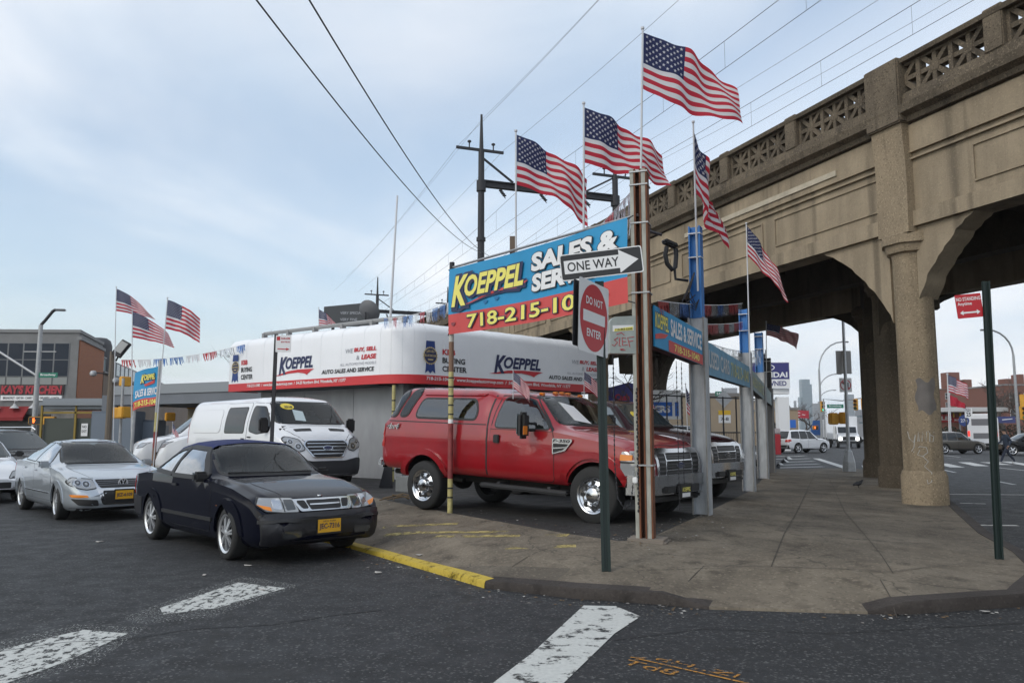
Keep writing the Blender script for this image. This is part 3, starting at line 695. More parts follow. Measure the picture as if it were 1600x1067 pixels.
PASS = dict(x=(-2.42, 2.30), paint=SILV, dx=.05, cabin=-1.2, seats=(1.05, -.25, .36),
    top=[(-2.42, .8), (-2.38, 1.0), (-2.2, 1.10), (-1.85, 1.13), (-1.7, 1.16), (-1.1, 1.40), (-.6, 1.465), (-.1, 1.47), (.15, 1.44), (.35, 1.37), (1.02, .99), (1.2, .96), (1.7, .885), (2.0, .80), (2.15, .72), (2.26, .60), (2.30, .5)],
    belt=[(-2.42, .74), (-2.2, 1.02), (-1.6, 1.03), (0, .98), (.9, .94), (1.5, .87), (2.0, .72), (2.30, .44)],
    bot=[(-2.42, .38), (-2.2, .24), (-1.9, .2), (1.9, .19), (2.2, .2), (2.30, .26)],
    w=[(-2.42, .68), (-2.3, .82), (-2.0, .88), (-1.3, .905), (1.3, .905), (1.8, .88), (2.05, .82), (2.2, .72), (2.30, .52)],
    wt=[(-2.42, .5), (-1.8, .68), (-1.2, .58), (-.4, .575), (.2, .575), (.95, .74), (1.5, .78), (2.0, .72), (2.30, .4)],
    wheels=(1.355, -1.355, .32, .22, .215, .79), arch=.365, rimkind='ten', crease=.008, steer=R(-5),
    items=[
        item('windscreen', 'F', rnd([(-.70, 1.015), (.70, 1.015), (.56, 1.40), (-.56, 1.40)], .06), GLS, gap=.02, o=.006),
        item('side_window', 'S', rnd([(.62, 1.015), (.25, 1.32), (-.20, 1.385), (-.28, 1.03)], .03), LGL, gap=.016, o=.006),
        item('side_window', 'S', rnd([(-.36, 1.03), (-.29, 1.385), (-.75, 1.375), (-1.02, 1.27), (-1.15, 1.06)], .03), LGL, gap=.016, o=.006),
        item('quarter_window', 'S', rnd([(-1.21, 1.08), (-1.09, 1.25), (-1.40, 1.12)], .02), DGL, gap=.016, o=.006),
        item('door', 'S', rnd([(.98, .36), (.98, .80), (.78, .955), (-.30, .985), (-.33, .33), (.9, .33)], .05), SILV, gap=.006, h=(-.18, .86), hm=CHR),
        item('door', 'S', rnd([(-.345, .33), (-.315, .985), (-1.22, 1.01), (-1.16, .80), (-.98, .45), (-.85, .33)], .05), SILV, gap=.006, h=(-1.06, .89), hm=CHR),
        item('headlight', 'F', rnd([(.45, .60), (.60, .575), (.72, .60), (.84, .66), (.86, .73), (.78, .775), (.50, .745)], .03), LENS, gap=.014, mir=1, o=.008, ex=lampex(.60, .665, .065, .012) + lampex(.725, .69, .055, .012)),
        item('bumper_grille', 'F', rnd([(.42, .285), (.72, .30), (.82, .42), (.44, .39)], .03), BLK, mir=1, o=.01),
        item('indicator', 'F', rnd([(.58, .435), (.81, .44), (.83, .49), (.60, .48)], .015), AMB, mir=1, o=.012),
        item('bonnet', 'T', rnd([(1.1, -.70), (1.6, -.68), (2.0, -.52), (2.12, -.35), (2.14, 0), (2.12, .35), (2.0, .52), (1.6, .68), (1.1, .70), (1.12, 0)], .05), SILV, gap=.006),
        item('front_lip', 'F', rect(-.80, .20, .80, .255), BLK, o=.012),
        item('tail_light', 'S', rnd([(-2.38, .78), (-2.12, .78), (-2.08, .95), (-2.3, .98)], .03), REDL, o=.006),
    ], extra=vw_extra)
# -- red pickup with a cap over its bed
REDP = mat("bright red truck paint", (.32, .005, .012), .3, .05, .5, coat=1., var=.2, vs=1.6, col2=(.24, .007, .012)); DRED = mat("maroon truck paint", (.026, .003, .005), .2, 0, .22); BLKP = mat("black car paint", (.004, .004, .005), .15, 0, .3); WHP = car_paint("white car paint", (.70, .71, .73), .0, .34); GRYP = car_paint("brown grey car paint", (.12, .11, .095), .5)
def truck_extra(S, root, bvh):
    P = S['paint']
    # wheel-arch flares
    xf, xr, Rd, wid, rim, ty = S['wheels']
    for x in (xf, xr):
        for sd_ in 'RL':
            ro, ri = S['arch'] + .10, S['arch'] - .004; zc = Rd
            pl = [(x + ro * cos(R(a)), zc + ro * sin(R(a))) for a in range(-2, 183, 8)] + [(x + ri * cos(R(a)), zc + ri * sin(R(a))) for a in range(182, -3, -8)]
            f = MB(); patch_geo(f, bvh, pl, sd_, .035, .12, .03); f.build('wheel_arch', P, root, smooth=40)
    # grille
    g = MB(); g.use(CHR); patch_geo(g, bvh, rnd([(-.62, .70), (.62, .70), (.66, 1.10), (.60, 1.16), (-.60, 1.16), (-.66, 1.10)], .06), 'F', .03)
    g.use(BLK)
    for a in (-1, 1):
        patch_geo(g, bvh, rnd([(a * .54, .745), (a * .60, 1.09), (a * .40, 1.09), (a * .40, .745)], .03), 'F', .034)
    for z0, z1 in ((.735, .86), (.875, .985), (1.0, 1.10)): patch_geo(g, bvh, rnd(rect(-.36, z0, .36, z1), .02), 'F', .034)
    g.use(mat("grey grille bar", (.10, .10, .105), .35, .6)); bars(g, bvh, -.36, .36, (.77, .80, .83, .91, .945, 1.03, 1.06), .014, off=.038); bars(g, bvh, -.58, -.4, (.8, .86, .92, .98, 1.04), .02, off=.038); bars(g, bvh, .4, .58, (.8, .86, .92, .98, 1.04), .02, off=.038)
    gr = g.build('grille', None, root, smooth=30)
    e = MB(); e.use(CHR); patch_geo(e, bvh, oval(0, .93, .115, .052), 'F', .05); e.use(NAVY if P is REDP else BLK); patch_geo(e, bvh, oval(0, .93, .098, .04), 'F', .054); e.use(CHR); hit = bvh.ray_cast(V((6, 0, .93)), V((-1, 0, 0)))[0]
    f = Fr(hit + V((.058, 0, 0)), (0, 1, 0)); text(e, S.get('badge', "Ford"), -.07, -.022, .14, .045, f.p, .01, .3); e.build('badge', None, gr)
    # front bumper
    b = MB(); b.use(CHR)
    pr = [(2.30, -.98), (2.50, -.93), (2.60, -.70), (2.64, 0), (2.60, .70), (2.50, .93), (2.30, .98)]; pi_ = [(a - .10, c * .93) for a, c in pr]
    for z0, z1, ins in ((.53, .63, .02), (.63, .80, 0)):
        b.prism([(a - ins, c) for a, c in pr] + pi_[::-1], lambda a, c, t: V((a, c, t)), z0, z1)
    b.use(BLK)
    for y0, y1 in ((-.5, -.22), (-.2, .2), (.22, .5)): b.box((2.60, (y0 + y1) / 2, .60), (.10, y1 - y0 - .02, .10), bev=.01)
    b.box((2.45, 0, .47), (.18, 1.6, .1), bev=.03); b.build('front_bumper', None, root, smooth=35)
    f2 = Fr((2.675, .03, .57), (0, 1, 0)); q = MB(); q.use(BLK).box((2.66, .03, .57), (.02, .33, .2), bev=.004); q.use(SIGNW); q.add([f2.p(*p) for p in ((-.12, -.09), (.12, -.09), (.12, -.03), (-.12, -.03))], [(0, 1, 2, 3)])
    q.use(YEL); text(q, "KOEPPEL", -.12, -.01, .24, .06, f2.p, .03, .2); q.build('dealer_plate', None, root)
    rb = MB(); rb.use(CHR); rb.box((-2.92, 0, .66), (.16, 1.9, .18), bev=.04); rb.build('rear_bumper', None, root, smooth=35)
    # headlamps wrap onto the wing
    for s in (-1, 1):
        h = MB(); h.use(LENS); patch_geo(h, bvh, rnd([(s * .68, .79), (s * .90, .80), (s * .95, 1.12), (s * .69, 1.13)], .03), 'F', .016)
        sd_ = 'R' if s < 0 else 'L'; patch_geo(h, bvh, rnd([(2.18, .79), (2.42, .79), (2.42, 1.13), (2.20, 1.12)], .02), sd_, .012)
        h.use(AMB); patch_geo(h, bvh, rnd([(2.18, 1.0), (2.36, 1.0), (2.36, 1.08), (2.185, 1.08)], .01), sd_, .017); h.use(BLK); patch_geo(h, bvh, rect(2.18, .965, 2.42, .985), sd_, .017)
        h.build('headlight', None, root, smooth=35)
        # towing mirrors, running boards
        m = MB(); m.use(BLK).box((.60, s * 1.20, 1.43), (.13, .20, .40), bev=.045); m.use(BLK).tube([(.66, s * .86, 1.36), (.62, s * 1.08, 1.36)], .022); m.tube([(.66, s * .86, 1.46), (.62, s * 1.08, 1.46)], .022)
        m.box((.70, s * .90, 1.42), (.20, .05, .22), bev=.02); m.use(AMB).box((.668, s * 1.235, 1.36), (.012, .10, .13), bev=.005); m.use(LGL).box((.532, s * 1.2, 1.45), (.006, .16, .3)); m.build('wing_mirror', None, root, smooth=40)
        r = MB(); r.box((.42, s * .93, .46), (1.75, .17, .07), bev=.03); r.box((-.1, s * .8, .5), (.06, .25, .05)); r.box((.9, s * .8, .5), (.06, .25, .05)); r.build('running_board', mat("black step plastic", (.03, .03, .032), .6), root, smooth=40)
    if S.get('lamps'):
        for y in (-.52, -.17, 0, .17, .52):
            hit = bvh.ray_cast(V((.42, y, 4)), V((0, 0, -1)))[0]; q = MB(); q.box(hit + V((0, 0, .012)), (.11, .09, .045), bev=.02); q.build('cab_marker_lamp', AMB, root, smooth=50)
        for sd_ in 'RL':                                # badges
            hit = bvh.ray_cast(V((1.2, -4 if sd_ == 'R' else 4, 1.15)), V((0, 1 if sd_ == 'R' else -1, 0)))[0]
            f = Fr(hit + V((-.19, -.014 if sd_ == 'R' else .014, -.13)), (1, 0, 0) if sd_ == 'R' else (-1, 0, 0))
            q = MB(); q.use(CHR); q.prism(rnd([(0, .0), (.24, .06), (.36, .20), (.36, .235), (0, .235)], .02), f.p, 0, .012); q.use(BLK); q.flat([(.02, .02), (.2, .07), (.3, .16), (.02, .16)], lambda a, b: f.p(a, b, .0135))
            q.use(CHR); q.flat([(.02, .08), (.26, .105), (.27, .12), (.02, .1)], lambda a, b: f.p(a, b, .0165)); q.use(BLK); text(q, "F-350", .015, .18, .31, .045, lambda a, b, t: f.p(a, b, .0145), .03, .15); q.build('wing_badge', None, root)
            hit = bvh.ray_cast(V((-2.55, -4 if sd_ == 'R' else 4, 1.27)), V((0, 1 if sd_ == 'R' else -1, 0)))[0]
            f = Fr(hit + V((-.18 if sd_ == 'R' else .18, -.02 if sd_ == 'R' else .02, 0)), (1, 0, 0) if sd_ == 'R' else (-1, 0, 0)); q = MB(); q.use(SIGNW); text(q, "4x4", 0, 0, .34, .10, lambda a, b, t: f.p(a, b, 0), .03, .35); q.use(BLK); text(q, "4x4", 0, 0, .34, .10, lambda a, b, t: f.p(a, b, .003), -.01, .35); q.build('lettering', None, root)
        q = MB(); q.use(SIGNW)                          # sheet behind the windscreen
        patch_geo(q, bvh, [(-.42, 1.52), (-.08, 1.47), (-.14, 1.74), (-.42, 1.80)], 'F', .009); q.build('window_sticker', mat("faint paper behind glass", (.40, .46, .48), .3), root)
    if S.get('sticker'): q = MB(); patch_geo(q, bvh, oval(-.42, 1.66, .10, .07), 'F', .012); q.build('price_sticker', mat('yellow sticker', (.75, .58, .06), .4), root)
    wiper(root, bvh, -.62, .02, 1.44, 1.42); wiper(root, bvh, .02, .6, 1.42, 1.42)
    q = MB(); q.box((-.2, 0, .5), (5.0, .95, .14)); q.tube([(xf, -.8, Rd), (xf, .8, Rd)], .06); q.tube([(xr, -.8, Rd), (xr, .8, Rd)], .07); q.lathe([(.001, -.15), (.16, -.1), (.18, 0), (.16, .1), (.001, .15)], (xr, 0, Rd), 'X', 16); q.tube([(-1.2, -.55, .45), (-2.3, -.55, .48), (-2.85, -.6, .5)], .045); q.build('chassis', mat("grimy chassis", (.02, .019, .018), .8), root)
def truck_spec(P, cap, **k):
    top = [(-2.9, 1.2), (-2.86, 1.40)]
    if cap: top += [(-2.84, 1.50), (-2.55, 1.98), (-2.35, 2.04), (-.55, 2.02), (-.42, 2.0), (-.39, 1.97)]
    else: top += [(-2.8, 1.41), (-.5, 1.42), (-.36, 1.43), (-.34, 1.88)]
    top += [(-.2, 1.97), (.35, 1.965), (.58, 1.89), (1.08, 1.46), (1.2, 1.415), (2.0, 1.35), (2.4, 1.26), (2.5, 1.18), (2.54, 1.05), (2.55, .9)]
    it = [
        item('windscreen', 'F', rnd([(-.79, 1.47), (.79, 1.47), (.67, 1.875), (-.67, 1.875)], .06), GLS, gap=.02, o=.006),
        item('door', 'S', rnd([(1.02, .62), (1.02, 1.18), (.985, 1.345), (-.25, 1.345), (-.26, .60), (.9, .60)], [.06, .06, .02, .02, .06, .06]), P, gap=.009, o=.006, h=(-.10, 1.20), hm=BLK, hs=(.12, .04, .13)),
        item('side_window', 'S', rnd([(.92, 1.385), (.48, 1.80), (.3, 1.845), (-.12, 1.845), (-.16, 1.385)], .06), LGL, gap=.02, o=.011),
        item('door_frame', 'S', rnd([(.97, 1.345), (.955, 1.37), (.50, 1.84), (.3, 1.88), (-.20, 1.88), (-.235, 1.345), (-.25, 1.345), (-.215, 1.895), (.3, 1.895), (.51, 1.853), (.985, 1.37), (.985, 1.345)], .001, 1), BLK, o=.003),
        item('bonnet', 'T', rnd([(1.25, -.80), (2.1, -.78), (2.42, -.6), (2.46, 0), (2.42, .6), (2.1, .78), (1.25, .80)], .05), P, gap=.008, o=.005),
        item('tail_light', 'S', rnd([(-2.89, .95), (-2.78, .95), (-2.78, 1.36), (-2.88, 1.36)], .02), REDL, o=.01),
        item('bed_gap', 'S', rect(-.345, .62, -.315, 1.96 if cap else 1.4), BLK, o=.004),
    ]
    if cap: it += [
        item('cap_window', 'S', rnd([(-2.02, 1.50), (-.62, 1.50), (-.60, 1.62), (-.70, 1.80), (-1.92, 1.80)], .09), LGL, gap=.035, o=.008, ex=[(rect(-1.24, 1.5, -1.20, 1.8), BLK, .012)]),
        item('cap_window', 'S', rnd([(-2.74, 1.50), (-2.53, 1.50), (-2.33, 1.90), (-2.42, 1.97), (-2.52, 1.90)], .07), DGL, gap=.03, o=.012),
        item('cap_window', 'S', rnd([(-2.42, 1.50), (-2.24, 1.52), (-2.04, 1.92), (-2.12, 1.98), (-2.22, 1.93)], .07), DGL, gap=.03, o=.012),
        item('cap_seam', 'S', rect(-2.84, 1.405, -.37, 1.42), BLK, o=.006),
        item('cap_moulding', 'S', rnd([(-1.95, 1.875), (-.55, 1.875), (-.5, 1.9), (-1.93, 1.905)], .01), P, o=.02)]
    return dict(dict(x=(-2.9, 2.55), paint=P, dx=.06, cabin=-.2 if cap else None, seats=(1.40, .2, .42), top=top, edge=.12 if cap else .09, smt=.035,
        belt=[(-2.9, 1.0), (-2.84, 1.36), (-.4, 1.38), (.9, 1.36), (1.3, 1.31), (2.2, 1.18), (2.5, 1.0), (2.55, .85)],
        bot=[(-2.9, .62), (-2.8, .58), (2.2, .57), (2.45, .62), (2.55, .68)],
        w=[(-2.9, .90), (-2.84, .97), (-.36, .985), (-.33, .955), (-.30, .985), (2.1, .985), (2.4, .95), (2.5, .88), (2.55, .80)],
        wt=[(-2.9, .78), (-2.5, .80), (-.4, .78), (-.2, .74), (.4, .73), (1.1, .86), (1.6, .87), (2.3, .84), (2.5, .78), (2.55, .7)],
        wheels=(1.74, -1.74, .41, .27, .255, .85), arch=.52, archz=.02, rimkind='steel', bulge=.05, crease=.008, items=it, extra=truck_extra, lamps=cap), **k)
# -- white panel van
def van_extra(S, root, bvh):
    g = MB(); g.use(CHR); patch_geo(g, bvh, rnd([(-.36, .72), (.36, .72), (.56, 1.00), (.47, 1.10), (-.47, 1.10), (-.56, 1.00)], .06), 'F', .02)
    g.use(BLK); patch_geo(g, bvh, rnd([(-.33, .745), (.33, .745), (.52, .995), (.45, 1.075), (-.45, 1.075), (-.52, .995)], .05), 'F', .024)
    g.use(CHR)
    for z, w in ((.80, .36), (.875, .42), (.95, .47), (1.02, .46)): patch_geo(g, bvh, rect(-w, z - .008, w, z + .008), 'F', .032)
    gr = g.build('grille', None, root, smooth=30)
    e = MB(); e.use(CHR); patch_geo(e, bvh, oval(0, .92, .12, .05), 'F', .045); e.use(NAVY); patch_geo(e, bvh, oval(0, .92, .10, .038), 'F', .049); hit = bvh.ray_cast(V((6, 0, .92)), V((-1, 0, 0)))[0]; e.use(CHR)
    f = Fr(hit + V((.054, 0, 0)), (0, 1, 0)); text(e, "Ford", -.07, -.02, .14, .04, f.p, .01, .3); e.build('badge', None, gr)
    mirror_part(root, 1.78, .97, 1.42, BLK, .12, .2, .32)
    if S.get('sticker'):
        q = MB(); q.use(mat("yellow sticker", (.75, .58, .06), .4)); patch_geo(q, bvh, oval(-.46, 1.83, .15, .07), 'F', .012); q.use(INK)
        c = bvh.ray_cast(V((6, -.46, 1.8)), V((-1, 0, 0)))[0]; up = (bvh.ray_cast(V((6, -.46, 1.86)), V((-1, 0, 0)))[0] - c).normalized(); f = Fr(c + V((.022, 0, .012)), (0, 1, 0), up); text(q, "2018", -.10, -.01, .2, .07, f.p, .03, .2)
        q.build('price_sticker', None, root); q = MB(); q.use(mat("pale window sheet", (.42, .5, .52), .3)); patch_geo(q, bvh, [(-.43, 1.52), (-.2, 1.50), (-.16, 1.72), (-.38, 1.76)], 'F', .012); q.build('window_sticker', None, root)
    wiper(root, bvh, -.7, .0, 1.46, 1.43); wiper(root, bvh, 0, .65, 1.43, 1.43)
def van_spec(P, **k):
    return dict(dict(x=(-2.70, 2.68), paint=P, dx=.06, edge=.15, smt=.05, cabin=.6, seats=(1.42, 1.15, .5),
        top=[(-2.70, 1.85), (-2.64, 2.02), (-2.4, 2.07), (1.0, 2.08), (1.3, 2.04), (1.5, 1.96), (2.1, 1.44), (2.2, 1.38), (2.48, 1.20), (2.58, 1.02), (2.66, .8), (2.68, .7)],
        belt=[(-2.70, 1.2), (1.6, 1.22), (2.1, 1.18), (2.5, 1.0), (2.68, .6)], bot=[(-2.70, .42), (-2.5, .34), (2.4, .30), (2.6, .32), (2.68, .38)],
        w=[(-2.70, .93), (-2.62, 1.0), (-2.0, 1.02), (1.7, 1.02), (2.2, .99), (2.45, .91), (2.6, .80), (2.68, .62)],
        wt=[(-2.70, .82), (-2.4, .87), (1.2, .84), (1.6, .80), (2.1, .86), (2.5, .80), (2.68, .5)],
        wheels=(1.72, -1.62, .345, .23, .21, .89), arch=.42, rimkind='multi', bulge=.04, crease=.004, items=[
            item('windscreen', 'F', rnd([(-.84, 1.47), (.84, 1.47), (.74, 1.93), (-.74, 1.93)], .08), GLS, gap=.025, o=.006),
            item('side_window', 'S', rnd([(1.86, 1.28), (1.80, 1.40), (1.40, 1.82), (.95, 1.84), (.93, 1.30), (1.3, 1.24)], .07), DGL, gap=.02, o=.012),
            item('door', 'S', rnd([(1.95, .5), (1.96, 1.25), (1.88, 1.42), (1.44, 1.90), (.85, 1.93), (.82, .46), (1.2, .42), (1.35, .5)], .07), P, gap=.010, h=(.98, 1.16), hm=BLK, o=.005),
            item('sliding_door', 'S', rnd([(.80, .45), (.80, 1.93), (-.50, 1.93), (-.50, .45)], .07), P, gap=.009, h=(.66, 1.12), hm=BLK, o=.005),
            item('side_window', 'S', rnd(rect(-.36, 1.26, .66, 1.82), .06), DGL, gap=.02, o=.012),
            item('side_panel', 'S', rnd(rect(-2.3, 1.26, -.62, 1.80), .15), P, gap=.012, gm=mat("white panel crease", (.5, .5, .52), .4), o=.008),
            item('bonnet', 'T', rnd([(2.16, -.80), (2.4, -.66), (2.53, -.5), (2.55, 0), (2.53, .5), (2.4, .66), (2.16, .80)], .05), P, gap=.009),
            item('air_intake', 'T', rnd([(2.24, .22), (2.33, .22), (2.31, .6), (2.23, .62)], .02), BLK, mir=0, o=.009), item('air_intake', 'T', rnd([(2.24, -.22), (2.23, -.62), (2.31, -.6), (2.33, -.22)], .02), BLK, o=.009),
            item('headlight', 'F', rnd([(.52, .90), (.66, .86), (.86, .96), (.92, 1.12), (.84, 1.17), (.62, 1.10)], .04), LENS, gap=.016, mir=1, o=.012, ex=lampex(.66, .965, .07, .016) + lampex(.80, 1.06, .05, .016)),
            item('front_bumper', 'F', rnd([(-.95, .36), (.95, .36), (.97, .62), (.78, .72), (.4, .66), (-.4, .66), (-.78, .72), (-.97, .62)], .05), mat("grey bumper plastic", (.035, .036, .04), .6), o=.022),
            item('rear_light', 'S', rnd([(-2.69, 1.0), (-2.58, 1.0), (-2.58, 1.5), (-2.69, 1.5)], .02), REDL, o=.006),
        ], extra=van_extra), **k)
# -- general hatchback / off-roader / saloon, for the cars behind
def suv_extra(S, root, bvh):
    mirror_part(root, S['x'][1] * .28, .86, 1.08, S.get('mirm', BLK), .12, .18, .14)
    if S.get('rails'):
        for s in (-1, 1): q = MB(); q.tube([(-1.5, s * .58, S['H'] + .0), (-1.4, s * .58, S['H'] + .055), (.2, s * .58, S['H'] + .055), (.35, s * .58, S['H'] - .02)], .018); q.build('roof_rail', S['rails'], root)
    if S.get('plate'): plate(root, bvh, S['plate'][0], S['plate'][1], NYP, NAVY, front=S['plate'][2])
    if S.get('gr'):
        g = MB(); z0, z1, w = S['gr']; g.use(CHR); patch_geo(g, bvh, rnd([(-w, z0), (w, z0), (w * 1.12, z1), (-w * 1.12, z1)], .04), 'F', .012); g.use(BLK); patch_geo(g, bvh, rnd([(-w + .03, z0 + .03), (w - .03, z0 + .03), (w * 1.1 - .03, z1 - .03), (-w * 1.1 + .03, z1 - .03)], .04), 'F', .016)
        g.use(CHR); bars(g, bvh, -w * .9, w * .9, [z0 + (z1 - z0) * t for t in (.3, .5, .7)], .014, off=.022); g.build('grille', None, root)
def suv_spec(P, L_=4.75, H=1.72, W=.95, hood=1.08, wb=2.78, Rd=.37, glass=DGL, sedan=False, **k):
    f = L_ / 2; r = -L_ / 2; b = H * .60; zt = H - .05
    if sedan: top = [(r, .7), (r + .06, hood - .02), (r + .5, hood + .06), (r + .7, hood + .08), (r + 1.35, zt), (-.1, H), (.2, H - .03), (.95, hood + .02)]
    else: top = [(r, .9), (r + .05, b + .1), (r + .42, zt - .08), (r + .6, H - .03), (-.2, H), (.25, H - .04), (1.0, hood + .04)]
    top += [(1.15, hood), (f - .5, hood - .08), (f - .2, hood - .2), (f - .06, hood - .38), (f, .55)]
    it = [
        item('windscreen', 'F', rnd([(-W * .78, hood + .06), (W * .78, hood + .06), (W * .62, H - .10), (-W * .62, H - .10)], .06), GLS, gap=.02, o=.006),
        item('side_window', 'S', rnd([(.62, b + .03), (.2, H - .16), (-.22, H - .13), (-.26, b + .03)], .04), glass, gap=.02, o=.008),
        item('side_window', 'S', rnd([(-.33, b + .03), (-.30, H - .13), (-1.0, H - .14), (-1.12, b + .03)], .04) if not sedan else rnd([(-.33, b + .03), (-.30, H - .13), (-.8, H - .15), (-1.12, b + .05)], .04), glass, gap=.02, o=.008),
        item('door', 'S', rnd([(.98, .45), (.95, b - .08), (-.29, b), (-.3, .42)], .06), P, gap=.008, h=(-.16, b - .12), hm=P), item('door', 'S', rnd([(-.315, .42), (-.305, b), (-1.15, b), (-1.1, .75), (-.9, .42)], .06), P, gap=.008, h=(-1.0, b - .12), hm=P),
        item('headlight', 'F', rnd([(.46, hood - .40), (.80, hood - .36), (.86, hood - .22), (.55, hood - .25)], .03), LENS, gap=.014, mir=1, o=.01),
        item('lower_grille', 'F', rnd(rect(-.5, .34, .5, .48), .03), BLK, o=.01), item('front_bumper', 'F', rect(-.84, .24, .84, .32), BLK, o=.014),
        item('tail_light', 'S', rnd([(r + .02, b - .22), (r + .34, b - .16), (r + .30, b - .02), (r + .06, b - .02)], .03), REDL, o=.008), item('rear_bumper', 'B', rect(-W * .9, .36, W * .9, .62), BLK if not sedan else P, o=.012),
    ]
    if not sedan: it += [item('rear_window', 'B', rnd([(-W * .72, b + .06), (W * .72, b + .06), (W * .6, H - .14), (-W * .6, H - .14)], .06), glass, gap=.02, o=.01), item('quarter_window', 'S', rnd([(-1.22, b + .04), (-1.08, H - .14), (r + .55, H - .17), (r + .36, b + .08)], .05), glass, gap=.02, o=.008), item('tail_light', 'B', rnd([(W * .62, b - .24), (W * .93, b - .24), (W * .9, b - .02), (W * .62, b - .06)], .03), REDL, mir=1, o=.01),
        item('sill', 'S', rect(-1.0, .24, 1.0, .36), BLK, o=.012)]
    return dict(dict(x=(r, f), paint=P, dx=.07, top=top, H=H, belt=[(r, .75), (r + .3, b), (.9, b - .04), (1.3, hood - .1), (f - .3, hood - .28), (f, .5)],
        bot=[(r, .42), (r + .25, .3), (f - .3, .24), (f, .32)], w=[(r, W * .82), (r + .12, W * .93), (r + .5, W), (f - .7, W), (f - .25, W * .9), (f - .08, W * .75), (f, W * .58)],
        wt=[(r, W * .68), (r + .5, W * .70), (0, W * .67), (.95, W * .8), (1.5, W * .84), (f - .2, W * .72), (f, W * .45)],
        wheels=(wb / 2, -wb / 2, Rd, .23, Rd * .66, W - .12), arch=Rd + .055, rimkind='five', items=it, extra=suv_extra, edge=.09), **k)
# ------------------------------------------------------------------ ground
def px_at(px, Y, z=0.0): return V((xat(px, Y, z), Y, z))
g = MB(); g.add([(-900, -60, 0), (900, -60, 0), (900, 3000, 0), (-900, 3000, 0)], [(0, 1, 2, 3)]); tag(g.build('road', ASPH), kind='structure')
PO = [V((1.65, 9.99, .30)), at(1098, 803, .37), at(1171, 767, .30), at(1193, 747, .25), at(1205, 738, .18), V((9.95, 31.2, .14))]
inn = [V((-38.4, 59.3, .25)), V((-11, 25.2, .28)), V((-6.2, 18.6, .29)), at(580, 776, .30), at(640, 789, .30), at(715, 803, .30), at(800, 818, .30), at(884, 833, .30), at(968, 845, .30), PO[0], PO[0].lerp(PO[1], .33), PO[0].lerp(PO[1], .66), PO[1]] + [PO[1].lerp(PO[2], .5)] + PO[2:]
out = [V((-40, 58, .12)), V((-12.6, 24, .12)), V((-7.6, 17.9, .08)), V((-2.28, 11.4, .035)), V((-1.75, 10.65, .045)), V((-1.2, 9.85, .045)), V((-.27, 8.49, .07)), V((.6, 7.98, .10)), V((1.40, 7.70, .105)), V((1.80, 7.50, .02)), V((3.16, 7.31, .02)), V((3.5, 7.30, .105)), V((4.78, 7.64, .11)), V((5.75, 8.75, .12)), V((6.36, 10.07, .13)), V((6.95, 11.8, .14))]
out += [V((8.95, 16.3, .15)), V((15.3, 31.2, .12))]
inn = inn[:16]; inn += [PO[4], PO[5]]
assert len(inn) == len(out), (len(inn), len(out))
mid = []
for k, (a, b) in enumerate(zip(out, inn)):
    t = .38; m = a.lerp(b, t); m.z = max(a.z, .12) + (b.z - max(a.z, .12)) * .45
    if k in (9, 10): m = V((1.78, 8.55, .19)) if k == 9 else V((3.05, 8.5, .19))
    if k == 8: m = V((1.45, 8.65, .2))
    if k == 11: m = V((3.5, 8.55, .195))
    mid.append(m)
g = MB()
for k in range(len(out) - 1):
    for A, B in ((out, mid), (mid, inn)): g.add([A[k], A[k + 1], B[k + 1], B[k]], [(0, 1, 2, 3)])
e0, e1 = out[-1], inn[-1]; g.add([e0, e1, V((10.4, 33.2, .10)), V((13.9, 34.2, .10))], [(0, 1, 2, 3)])
for a, b in ((V((10.4, 33.2, .10)), V((13.9, 34.2, .10))), (V((13.9, 34.2, .10)), e0)): g.add([a, b, b - V((0, 0, .2)), a - V((0, 0, .2))], [(0, 1, 2, 3)])
walk = g.build('pavement', WALK, smooth=30); tag(walk, kind='structure')
g2 = MB(); lp = inn + [V((18, 52, .2)), V((-20, 64, .25))]
tri = MG.tessellate_polygon([[V((p.x, p.y, 0)) for p in lp]]); g2.add([p - V((0, 0, .0)) for p in lp], [tuple(t) for t in tri]); tag(g2.build('car_lot', LOT), kind='structure')
GB = BVHTree.FromPolygons(g.v + g2.v, g.f + [[i + len(g.v) for i in f] for f in g2.f])
def gz(x, y):
    h = GB.ray_cast(V((x, y, 5)), V((0, 0, -1)))[0]; return max(h.z, 0) if h else 0.0
def on(px, py, z=.25):
    p = at(px, py, z)
    for _ in range(12): p = at(px, py, gz(p.x, p.y))
    return p
def strip(name, m, pts, w, lift=.005, kind='structure', side=None):
    """a flat strip laid on the ground along pts"""
    q = MB(); P = []
    for a, b in zip(pts, pts[1:]):
        n = max(1, int((V(b) - V(a)).length / .25)); P += [V(a).lerp(V(b), i / n) for i in range(n)]
    P.append(V(pts[-1])); vs = []
    for i, p in enumerate(P):
        d = (P[min(i + 1, len(P) - 1)] - P[max(i - 1, 0)]); d.z = 0; d.normalize(); nrm = V((-d.y, d.x, 0)); ww = w if not isinstance(w, (list, tuple)) else w[0] + (w[1] - w[0]) * i / (len(P) - 1)
        for s in (-.5, .5):
            v = p + nrm * ww * s; v.z = gz(v.x, v.y) + lift; vs.append(v)
    q.add(vs, [(2 * i, 2 * i + 1, 2 * i + 3, 2 * i + 2) for i in range(len(P) - 1)]); return tag(q.build(name, m), kind=kind)
